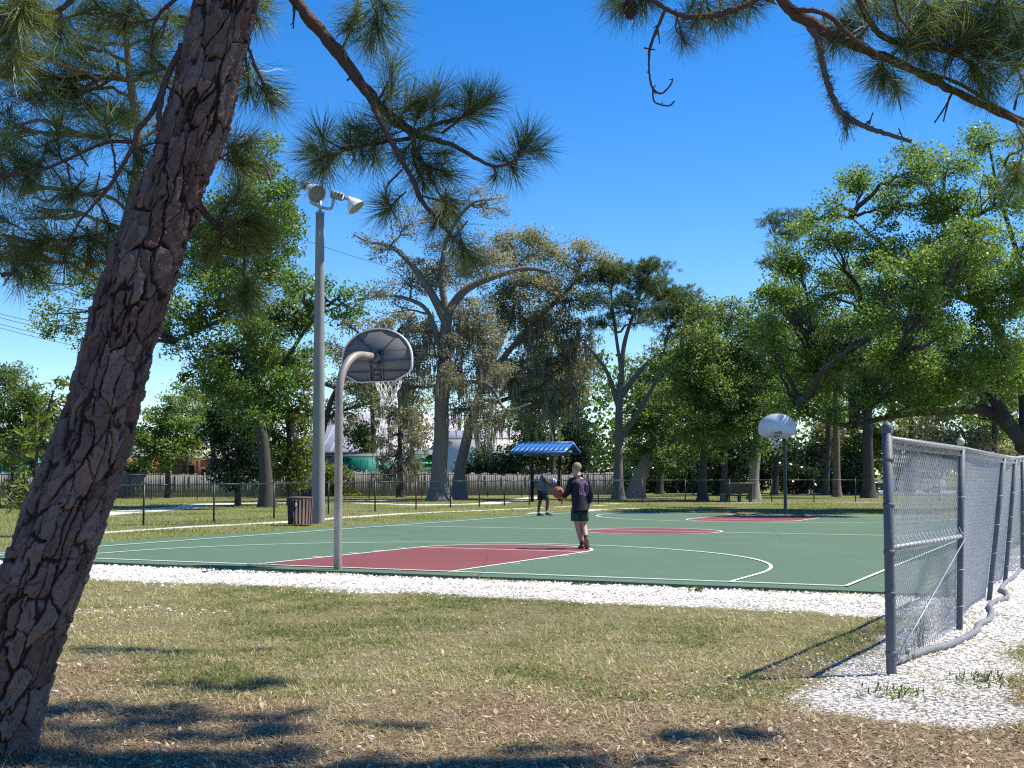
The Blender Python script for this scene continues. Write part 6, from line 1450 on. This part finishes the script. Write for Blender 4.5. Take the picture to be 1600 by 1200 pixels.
# ------------------------------------------------------------ people
def skin_mesh(name, J, Ed, root, mat, parent, org=None, sub=2, smooth=True, grow=1.22):
    """J: id -> (x, y, z, r) or (x, y, z, rx, ry) in local metres"""
    bm = bmesh.new(); lay = bm.verts.layers.skin.verify(); vs = {}
    for k, p in J.items():
        v = bm.verts.new(p[:3]); vs[k] = v
        v[lay].radius = (p[3]*grow, (p[4] if len(p) > 4 else p[3])*grow); v[lay].use_root = (k == root)
    for a, b_ in Ed: bm.edges.new((vs[a], vs[b_]))
    me = bpy.data.meshes.new(name+'_armature'); bm.to_mesh(me); bm.free()
    o = bpy.data.objects.new('temp', me); COL.objects.link(o)
    mo = o.modifiers.new('s', 'SKIN'); mo.use_smooth_shade = smooth; mo.branch_smoothing = .6
    m2 = o.modifiers.new('b', 'SUBSURF'); m2.levels = m2.render_levels = sub
    dg = bpy.context.evaluated_depsgraph_get(); dg.update()
    me2 = bpy.data.meshes.new_from_object(o.evaluated_get(dg)); bpy.data.objects.remove(o, do_unlink=True); bpy.data.meshes.remove(me)
    me2.name = name; me2.materials.clear(); me2.materials.append(M[mat]); me2.polygons.foreach_set('use_smooth', np.ones(len(me2.polygons), bool))
    c = bpy.data.objects.new(name, me2); COL.objects.link(c)
    if parent is not None: c.parent = parent
    else: c.location = org
    return c
def loft(name, rings, mat, parent, sides=24, fold=.0, seed=1, caps=(False, False)):
    """rings: (cx, cy, cz, rx, ry[, tiltx]) elliptical garment rings"""
    g = MB(); th = np.arange(sides)*2*PI/sides; V = []
    for k, r in enumerate(rings):
        f = 1+fold*np.sin(th*5+k*1.3+seed)+fold*.7*np.sin(th*9-k*.8)
        V.append(np.stack([r[0]+r[3]*np.cos(th)*f, r[1]+r[4]*np.sin(th)*f, np.full(sides, r[2])+fold*.12*np.sin(th*3+k)], 1))
    n = len(rings); i = np.arange(n-1)[:, None]*sides; j = np.arange(sides)[None]; j2 = (j+1) % sides
    g.add(np.concatenate(V)+origin_of(parent), quads=np.stack([i+j, i+j2, i+sides+j2, i+sides+j], -1).reshape(-1, 4))
    if caps[0]: g.ng.append(np.arange(sides)[::-1])
    if caps[1]: g.ng.append(np.arange(sides)+(n-1)*sides)
    o = g.build(name, M[mat], parent, smooth=True)
    return o
def hand(J, E, wrist, W, palm_dir, fing_dir, up_dir, pre, curl=.6, s=1.0):
    """palm with four unequal fingers and a thumb grown from wrist W"""
    W = np.array(W, float); f = np.array(fing_dir, float); f /= np.linalg.norm(f); u = np.array(up_dir, float); u -= f*np.dot(u, f); u /= np.linalg.norm(u); p = np.cross(f, u)
    pc = W+f*.055*s; J[pre+'palm'] = (*pc, .036*s, .018*s); E.append((wrist, pre+'palm'))
    n = np.array(palm_dir, float)
    for k, (off, L) in enumerate(((.032, .070), (.011, .078), (-.011, .073), (-.032, .058))):
        b0 = W+f*.092*s+u*off*s; b1 = b0+(f*(1-curl*.3)+n*curl*.5)*L*.5*s; b2 = b1+(f*(1-curl)+n*curl)*L*.5*s
        J[pre+'f%da' % k] = (*b0, .0095*s); J[pre+'f%db' % k] = (*b1, .0085*s); J[pre+'f%dc' % k] = (*b2, .0075*s)
        E += [(pre+'palm', pre+'f%da' % k), (pre+'f%da' % k, pre+'f%db' % k), (pre+'f%db' % k, pre+'f%dc' % k)]
    t0 = W+f*.03*s+u*.035*s; t1 = t0+(f*.5+u*.6+n*.3)*.04*s; t2 = t1+(f*.7+n*.6)*.035*s
    J[pre+'t0'] = (*t0, .012*s); J[pre+'t1'] = (*t1, .010*s); J[pre+'t2'] = (*t2, .0085*s)
    E += [(pre+'palm', pre+'t0'), (pre+'t0', pre+'t1'), (pre+'t1', pre+'t2')]
M['skin_light'] = m_plain('skin_light', (.47, .27, .20), (.40, .22, .16), 8, .5, 0, .35)
M['skin_dark'] = m_plain('skin_dark', (.095, .052, .036), (.07, .038, .027), 8, .45, 0, .4)
M['hair_grey'] = m_plain('cropped_hair', (.33, .215, .16), (.25, .175, .135), 40, .8)
M['cloth_black'] = m_plain('black_jersey', (.012, .011, .016), (.020, .018, .026), 12, .75, 0, .25, .3, 25)
M['cloth_grey'] = m_plain('charcoal_yoke', (.11, .11, .125), (.08, .08, .095), 12, .8, 0, .2)
M['cloth_green'] = m_plain('dark_green_shorts', (.016, .048, .043), (.024, .062, .055), 9, .7, 0, .25, .3, 25)
M['cloth_teal'] = m_plain('teal_grey_shirt', (.05, .105, .135), (.12, .155, .18), 4, .8, 0, .2, .3, 25)
M['shoe_dark'] = m_plain('shoe_dark', (.02, .02, .024), (.04, .04, .045), 20, .6)
M['shoe_sole'] = m_plain('gum_rubber_sole', (.30, .13, .10), (.24, .10, .08), 20, .7)
M['sock_dark'] = m_plain('dark_sock', (.03, .03, .034), (.045, .045, .05), 20, .9)
M['sock_white'] = m_plain('white_sock', (.72, .72, .70), (.6, .6, .58), 20, .9)
M['print_pink'] = m_plain('print_pink', (.46, .22, .33), (.40, .18, .30), 20, .7)
M['print_violet'] = m_plain('print_violet', (.085, .035, .12), (.06, .025, .09), 20, .7)
M['eye'] = m_plain('eye_dark', (.03, .02, .02), (.03, .02, .02), 5, .2)
def head(J, E, base, hc, face, r=.095, pre='h'):
    """hc: head centre, face: unit direction the face looks"""
    f = np.array(face, float); f /= np.linalg.norm(f); hc = np.array(hc, float); s = np.cross(f, UZ)
    J['hb'] = (*(hc-UZ*.065+f*.012), .068, .070); J['hm'] = (*(hc-f*.004), .083, .094); J['ht'] = (*(hc+UZ*.055-f*.008), .074, .084)
    E += [(base, 'hb'), ('hb', 'hm'), ('hm', 'ht')]
    J['jaw'] = (*(hc-UZ*.095+f*.060), .034); E.append(('hb', 'jaw'))
    J['nose'] = (*(hc-UZ*.022+f*.098), .014); E.append(('hm', 'nose'))
    for q in (-1, 1): J['ear%d' % q] = (*(hc-UZ*.02+s*q*.084-f*.012), .016, .022); E.append(('hm', 'ear%d' % q))
    return f, s
def ball(name, c, r, m1, label, cat='ball', seam=True):
    bm = bmesh.new(); bmesh.ops.create_icosphere(bm, subdivisions=4, radius=r); me = bpy.data.meshes.new(name); bm.to_mesh(me); bm.free()
    me.polygons.foreach_set('use_smooth', np.ones(len(me.polygons), bool)); me.materials.append(M[m1]); o = bpy.data.objects.new(name, me); COL.objects.link(o); o.location = c; tag(o, label, cat)
    g = MB(); R = np.array(Matrix.Rotation(.5, 3, 'X') @ Matrix.Rotation(.6, 3, 'Z')); a = np.linspace(0, 2*PI, 49)
    for C in (np.stack([np.cos(a), np.sin(a), 0*a], 1), np.stack([np.cos(a), 0*a, np.sin(a)], 1)):
        g.tube((C*r*1.0)@R.T+np.array(c), r*.022, 5, cap=False)
    for s_ in (-1, 1):
        x = np.cos(a)*.62; z = np.sin(a)*.95; y = s_*np.sqrt(np.maximum(0, 1-np.minimum(1, x*x*1.0+.0*z)))
        C = np.stack([s_*(.55+.22*np.cos(2*a)), np.cos(a)*.75, np.sin(a)*.75], 1); C /= np.linalg.norm(C, axis=1)[:, None]
        g.tube((C*r)@R.T+np.array(c), r*.022, 5, cap=False)
    so = g.build('seam', M['blackmetal'], o, smooth=True); return o
M['ball_brown'] = m_plain('ball_red_brown', (.33, .115, .075), (.27, .09, .06), 30, .6, 0, .3, .3, 300)
m, nt, b = new_mat('ball_white_blue'); M['ball_white'] = m
w_ = N(nt, 'TexWave'); w_.inputs['Scale'].default_value = 3.2; w_.inputs['Distortion'].default_value = 2; nt.links.new(objco(nt), w_.inputs[0])
nt.links.new(ramp(nt, w_.outputs[1], [(.45, (.68, .68, .72)), (.6, (.10, .12, .32))]), b.inputs['Base Color']); b.inputs['Roughness'].default_value = .5
def shoe(P, heel, toe, up, name='shoe', sole_mat='shoe_dark', w=.048):
    """shoe from heel to toe; up = the instep direction"""
    h, t = np.array(heel, float), np.array(toe, float); f = t-h; L = np.linalg.norm(f); f /= L; u = np.array(up, float); u -= f*np.dot(u, f); u /= np.linalg.norm(u); s = np.cross(f, u)
    o0 = origin_of(P); g = MB(); th = np.arange(14)*2*PI/14; V = []
    for q, (wd, ht) in ((0, (.6, .055)), (.08, (.78, .085)), (.25, (.82, .105)), (.45, (.86, .085)), (.65, (1.0, .062)), (.85, (.95, .05)), (.96, (.65, .038)), (1.0, (.3, .02))):
        V.append(np.stack([h+f*L*q+s*w*wd*np.cos(a)+u*(ht/2+ht/2*np.sin(a)*(1 if np.sin(a) > 0 else .96)) for a in th]))
    n = len(V); i = np.arange(n-1)[:, None]*14; j = np.arange(14)[None]; j2 = (j+1) % 14
    g.add(np.concatenate(V)+o0, quads=np.stack([i+j, i+j2, i+14+j2, i+14+j], -1).reshape(-1, 4)); g.ng.append(np.arange(14)[::-1]); g.ng.append(np.arange(14)+(n-1)*14)
    so = g.build(name, M['shoe_dark'], P, smooth=True)
    g = MB(); ol = [h+f*L*q+s*w*wd*sg*1.05-u*.004 for sg, seq in ((1, ((0, .5), (.05, .75), (.3, .78), (.6, 1.0), (.85, .98), (.97, .6), (1.02, .2))), (-1, ((1.02, .2), (.97, .6), (.85, .98), (.6, 1.0), (.3, .78), (.05, .75), (0, .5)))) for q, wd in seq]
    g.prism(np.array(ol)+o0, u*.018); g.build('sole', M[sole_mat], so)

# ---- the man walking away with the brown ball
f0 = gnd(908, 857.5); P1 = empty('person', (f0[0]-.025, f0[1], .0), 'bald man in black long sleeved shirt and green shorts walking away holding a brown ball', 'person')
J = {'pel': (.0, .0, .86, .13, .10), 'wst': (-.005, .01, 1.02, .125, .09), 'che': (.0, .03, 1.26, .145, .105), 'nek0': (-.02, .02, 1.43, .085, .07), 'nek': (-.038, .03, 1.49, .062),
     'shL': (-.165, .03, 1.385, .062), 'elL': (-.225, .04, 1.14, .045), 'wrL': (-.335, .13, 1.015, .030), 'shR': (.165, .03, 1.37, .062), 'elR': (.215, -.01, 1.10, .045), 'wrR': (.185, .06, .87, .030),
     'hpL': (-.085, .01, .80, .095), 'knL': (-.035, .035, .47, .058), 'cfL': (-.005, -.005, .33, .056), 'anL': (.045, .01, .10, .037), 'ftL': (.035, .10, .045, .035),
     'hpR': (.085, -.01, .80, .095), 'knR': (.080, .03, .48, .056), 'cfR': (.095, -.05, .38, .052), 'anR': (.115, -.20, .235, .037), 'ftR': (.120, -.14, .10, .034)}
Ed = [('pel', 'wst'), ('wst', 'che'), ('che', 'nek0'), ('nek0', 'nek'), ('che', 'shL'), ('shL', 'elL'), ('elL', 'wrL'), ('che', 'shR'), ('shR', 'elR'), ('elR', 'wrR'),
      ('pel', 'hpL'), ('hpL', 'knL'), ('knL', 'cfL'), ('cfL', 'anL'), ('anL', 'ftL'), ('pel', 'hpR'), ('hpR', 'knR'), ('knR', 'cfR'), ('cfR', 'anR'), ('anR', 'ftR')]
fc, sd = head(J, Ed, 'nek', (-.064, .035, 1.612), (-.75, .66, -.12))
hand(J, Ed, 'wrL', J['wrL'][:3], (-.3, -.1, .95), (-.8, .2, .05), (.2, .9, .1), 'L', .45)
hand(J, Ed, 'wrR', J['wrR'][:3], (-.8, .2, 0), (-.1, .2, -1), (.1, 1, .2), 'R', .5)
body = skin_mesh('body', J, Ed, 'pel', 'skin_light', P1, None)
# short hair cap and eyes
hc = np.array([-.064, .035, 1.612]); g = MB(); sph = []
for a in np.linspace(0, PI*.60, 9):
    sph.append((.0885*math.sin(a)+.001, .100*math.cos(a)))
g.lathe(hc+origin_of(P1)+UZ*.022-np.array(fc)*.012, [(r_*1.04, z_*1.02) for r_, z_ in sph], axis=(-fc[0]*.55, -fc[1]*.55, .85), sides=24); g.build('hair', M['hair_grey'], P1, smooth=True)
for q in (-1, 1):
    g = MB(); g.lathe(hc+fc*.083+sd*q*.032+UZ*.005+origin_of(P1), [(.011, -.006), (.010, .004), (0, .008)], axis=fc, sides=8); g.build('eye', M['eye'], P1)
SJ = {'hem': (.008, .0, .78, .175, .135), 'pel': (.004, .0, .90, .170, .128), 'wst': (-.0, .01, 1.05, .165, .122), 'che': (.0, .03, 1.27, .182, .132), 'sh': (-.01, .03, 1.40, .12, .10), 'nk': (-.028, .028, 1.472, .068, .064),
      'shL': (-.168, .03, 1.385, .076), 'elL': (-.228, .04, 1.14, .062), 'cuL': (-.325, .125, 1.022, .043), 'shR': (.168, .03, 1.37, .076), 'elR': (.220, -.01, 1.10, .062), 'cuR': (.188, .052, .895, .043)}
SE = [('hem', 'pel'), ('pel', 'wst'), ('wst', 'che'), ('che', 'sh'), ('sh', 'nk'), ('che', 'shL'), ('shL', 'elL'), ('elL', 'cuL'), ('che', 'shR'), ('shR', 'elR'), ('elR', 'cuR')]
shirt = skin_mesh('shirt', SJ, SE, 'pel', 'cloth_black', P1, None)
def stick(ob, mb_pts_faces, name, mat, lift=.006):
    """project a flat print (x, z in local metres, seen from -Y) on the back of a garment"""
    V, F = mb_pts_faces; me = ob.data; out = []
    from mathutils.bvhtree import BVHTree
    bt = BVHTree.FromPolygons([v.co for v in me.vertices], [p.vertices[:] for p in me.polygons])
    for x, z in V:
        hit = bt.ray_cast(Vector((x, -1.0, z)), Vector((0, 1, 0)))
        y = hit[0].y if hit[0] is not None else .0
        out.append((x, y-lift, z))
    m2 = bpy.data.meshes.new(name); m2.from_pydata(out, [], F); m2.materials.append(M[mat]); o = bpy.data.objects.new(name, m2); COL.objects.link(o); o.parent = ob; return o
def ribbon(path, w):
    P = np.array(path, float); T = np.gradient(P, axis=0); T /= np.linalg.norm(T, axis=1)[:, None]; Nn = np.stack([-T[:, 1], T[:, 0]], 1)
    V = np.concatenate([P+Nn*w/2, P, P-Nn*w/2]); n = len(P); F = []
    for k in range(n-1): F += [(k, k+1, n+k+1, n+k), (n+k, n+k+1, 2*n+k+1, 2*n+k)]
    return [tuple(v) for v in V], F
def densify(p, n=6):
    out = []
    for a, b_ in zip(p[:-1], p[1:]):
        for t_ in np.arange(n)/n: out.append((a[0]+(b_[0]-a[0])*t_, a[1]+(b_[1]-a[1])*t_))
    out.append(p[-1]); return out
# number on the back: a 1 and a 0, violet with pink outline
cx_ = .075
stick(shirt, ribbon(densify([(cx_-.065, 1.08), (cx_-.055, 1.33)]), .050), 'number_outline', 'print_pink', .006); stick(shirt, ribbon(densify([(cx_-.064, 1.09), (cx_-.056, 1.32)]), .026), 'number', 'print_violet', .010)
ov = [(cx_+.030+.052*math.cos(a), 1.205+.125*math.sin(a)) for a in np.linspace(0, 2*PI, 33)]
stick(shirt, ribbon(ov, .046), 'number_outline', 'print_pink', .006); stick(shirt, ribbon(ov, .022), 'number', 'print_violet', .010)
# grey yoke across the shoulders and hem panel
yk = []
for r_ in range(5):
    z = 1.435-.028*r_; hw_ = .07+.022*r_
    yk.append([(x, z) for x in np.linspace(-hw_-.01, hw_-.02, 11)])
V = [p for row in yk for p in row]; F = [(r_*11+k, r_*11+k+1, (r_+1)*11+k+1, (r_+1)*11+k) for r_ in range(4) for k in range(10)]
stick(shirt, (V, F), 'shoulder_yoke', 'cloth_grey', .004)
loft('shorts', [(0, 0, .86, .150, .115), (0, 0, .80, .172, .132), (0, .0, .74, .178, .134), (.0, .0, .70, .180, .132)], 'cloth_green', P1, fold=.012)
loft('shorts_leg', [(-.075, .002, .735, .104, .125), (-.078, .008, .66, .102, .118), (-.078, .014, .56, .102, .112), (-.078, .014, .555, .092, .10)], 'cloth_green', P1, fold=.02, seed=2)
loft('shorts_leg', [(.078, -.002, .735, .102, .125), (.080, .0, .66, .098, .118), (.086, .008, .56, .094, .112), (.086, .008, .555, .086, .10)], 'cloth_green', P1, fold=.02, seed=4)
loft('sock', [(.040, .008, .165, .046, .048), (.045, .01, .09, .046, .052), (.045, .02, .05, .045, .06)], 'sock_dark', P1)
loft('sock', [(.108, -.16, .285, .045, .05), (.113, -.19, .24, .044, .052), (.117, -.20, .19, .042, .05)], 'sock_dark', P1)
shoe(P1, (.050, -.06, .006), (.015, .215, .006), UZ)
shoe(P1, (.115, -.275, .215), (.135, -.155, .006), (0, .88, .42), 'shoe', 'shoe_sole', .052)
ball('basketball', np.array(P1.location)+np.array([-.425, .165, 1.125]), .120, 'ball_brown', 'red brown basketball resting on the hand of the bald man walking away')

# ---- the far player with the white ball
f1 = gnd(847, 806); P2 = empty('person', (f1[0]-.0, f1[1], 0), 'far player in teal grey shirt and dark shorts turned right holding a white ball', 'person')
J = {'pel': (.0, .0, .90, .125, .11), 'wst': (-.005, .0, 1.06, .12, .10), 'che': (.0, .0, 1.32, .135, .12), 'nek0': (.025, .0, 1.50, .075, .07), 'nek': (.045, .0, 1.555, .064),
     'shL': (.03, .17, 1.455, .062), 'elL': (.16, .19, 1.25, .046), 'wrL': (.33, .06, 1.19, .030), 'shR': (.03, -.17, 1.455, .062), 'elR': (.150, -.20, 1.215, .046), 'wrR': (.325, -.10, 1.155, .030),
     'hpL': (-.03, .09, .84, .095), 'knL': (-.065, .11, .52, .06), 'cfL': (-.105, .11, .37, .056), 'anL': (-.125, .11, .10, .038), 'ftL': (-.04, .115, .05, .035),
     'hpR': (.03, -.09, .84, .095), 'knR': (.20, -.10, .55, .06), 'cfR': (.185, -.10, .40, .056), 'anR': (.165, -.10, .14, .038), 'ftR': (.24, -.105, .07, .035)}
fc, sd = head(J, Ed2 := [('pel', 'wst'), ('wst', 'che'), ('che', 'nek0'), ('nek0', 'nek'), ('che', 'shL'), ('shL', 'elL'), ('elL', 'wrL'), ('che', 'shR'), ('shR', 'elR'), ('elR', 'wrR'),
      ('pel', 'hpL'), ('hpL', 'knL'), ('knL', 'cfL'), ('cfL', 'anL'), ('anL', 'ftL'), ('pel', 'hpR'), ('hpR', 'knR'), ('knR', 'cfR'), ('cfR', 'anR'), ('anR', 'ftR')], 'nek', (.055, .0, 1.672), (.93, .25, -.25))
hand(J, Ed2, 'wrL', J['wrL'][:3], (0, -.9, .1), (.9, -.1, .3), (0, .2, 1), 'L', .4); hand(J, Ed2, 'wrR', J['wrR'][:3], (.0, .6, .7), (.95, .1, .05), (0, -.9, .3), 'R', .3)
skin_mesh('body', J, Ed2, 'pel', 'skin_dark', P2, None)
hc = np.array([.055, .0, 1.672]); g = MB()
g.lathe(hc+origin_of(P2)+UZ*.025, [(.002, .105), (.05, .092), (.085, .06), (.096, .015), (.094, -.02)], axis=(-.25, 0, .97), sides=22); cap = g.build('cap', M['cloth_black'], P2, smooth=True)
g = MB(); g.prism([hc+origin_of(P2)+UZ*.045+np.array([.07+.085*math.sin(a), -.085*math.cos(a), -.012*math.sin(a)]) for a in np.linspace(0, PI, 11)], (0, 0, .008)); g.build('cap_peak', M['cloth_black'], cap)
for q in (-1, 1):
    g = MB(); g.lathe(hc+fc*.083+sd*q*.032+UZ*.005+origin_of(P2), [(.011, -.006), (.010, .004), (0, .008)], axis=fc, sides=8); g.build('eye', M['eye'], P2)
SJ = {'hem': (-.01, .0, .87, .165, .150), 'wst': (-.008, .0, 1.06, .152, .138), 'che': (.0, .0, 1.33, .168, .150), 'sh': (.02, .0, 1.47, .11, .11), 'nk': (.035, .0, 1.545, .068, .066), 'shL': (.03, .175, 1.455, .078), 'slL': (.095, .188, 1.345, .072), 'shR': (.03, -.175, 1.455, .078), 'slR': (.09, -.19, 1.325, .072)}
skin_mesh('shirt', SJ, [('hem', 'wst'), ('wst', 'che'), ('che', 'sh'), ('sh', 'nk'), ('che', 'shL'), ('shL', 'slL'), ('che', 'shR'), ('shR', 'slR')], 'wst', 'cloth_teal', P2, None)
loft('shorts', [(-.005, 0, .92, .14, .135), (0, 0, .86, .158, .15), (.0, 0, .78, .17, .155)], 'cloth_black', P2, fold=.012)
loft('shorts_leg', [(-.03, .08, .80, .125, .10), (-.05, .095, .68, .12, .10), (-.065, .105, .57, .115, .10)], 'cloth_black', P2, fold=.02); loft('shorts_leg', [(.04, -.08, .80, .13, .10), (.12, -.095, .69, .12, .10), (.18, -.10, .59, .115, .10)], 'cloth_black', P2, fold=.02, seed=3)
loft('sock', [(-.118, .11, .17, .043, .043), (-.125, .11, .08, .044, .044)], 'sock_white', P2); loft('sock', [(.172, -.10, .22, .046, .046), (.165, -.10, .10, .046, .046)], 'sock_white', P2)
shoe(P2, (-.185, .11, .006), (.08, .12, .006), UZ, 'shoe', 'shoe_dark', .05); shoe(P2, (.10, -.10, .05), (.37, -.11, .006), UZ, 'shoe', 'shoe_dark', .05)
ball('white_ball', np.array(P2.location)+np.array([.415, -.015, 1.235]), .113, 'ball_white', 'white and blue ball held at chest height by the far player')
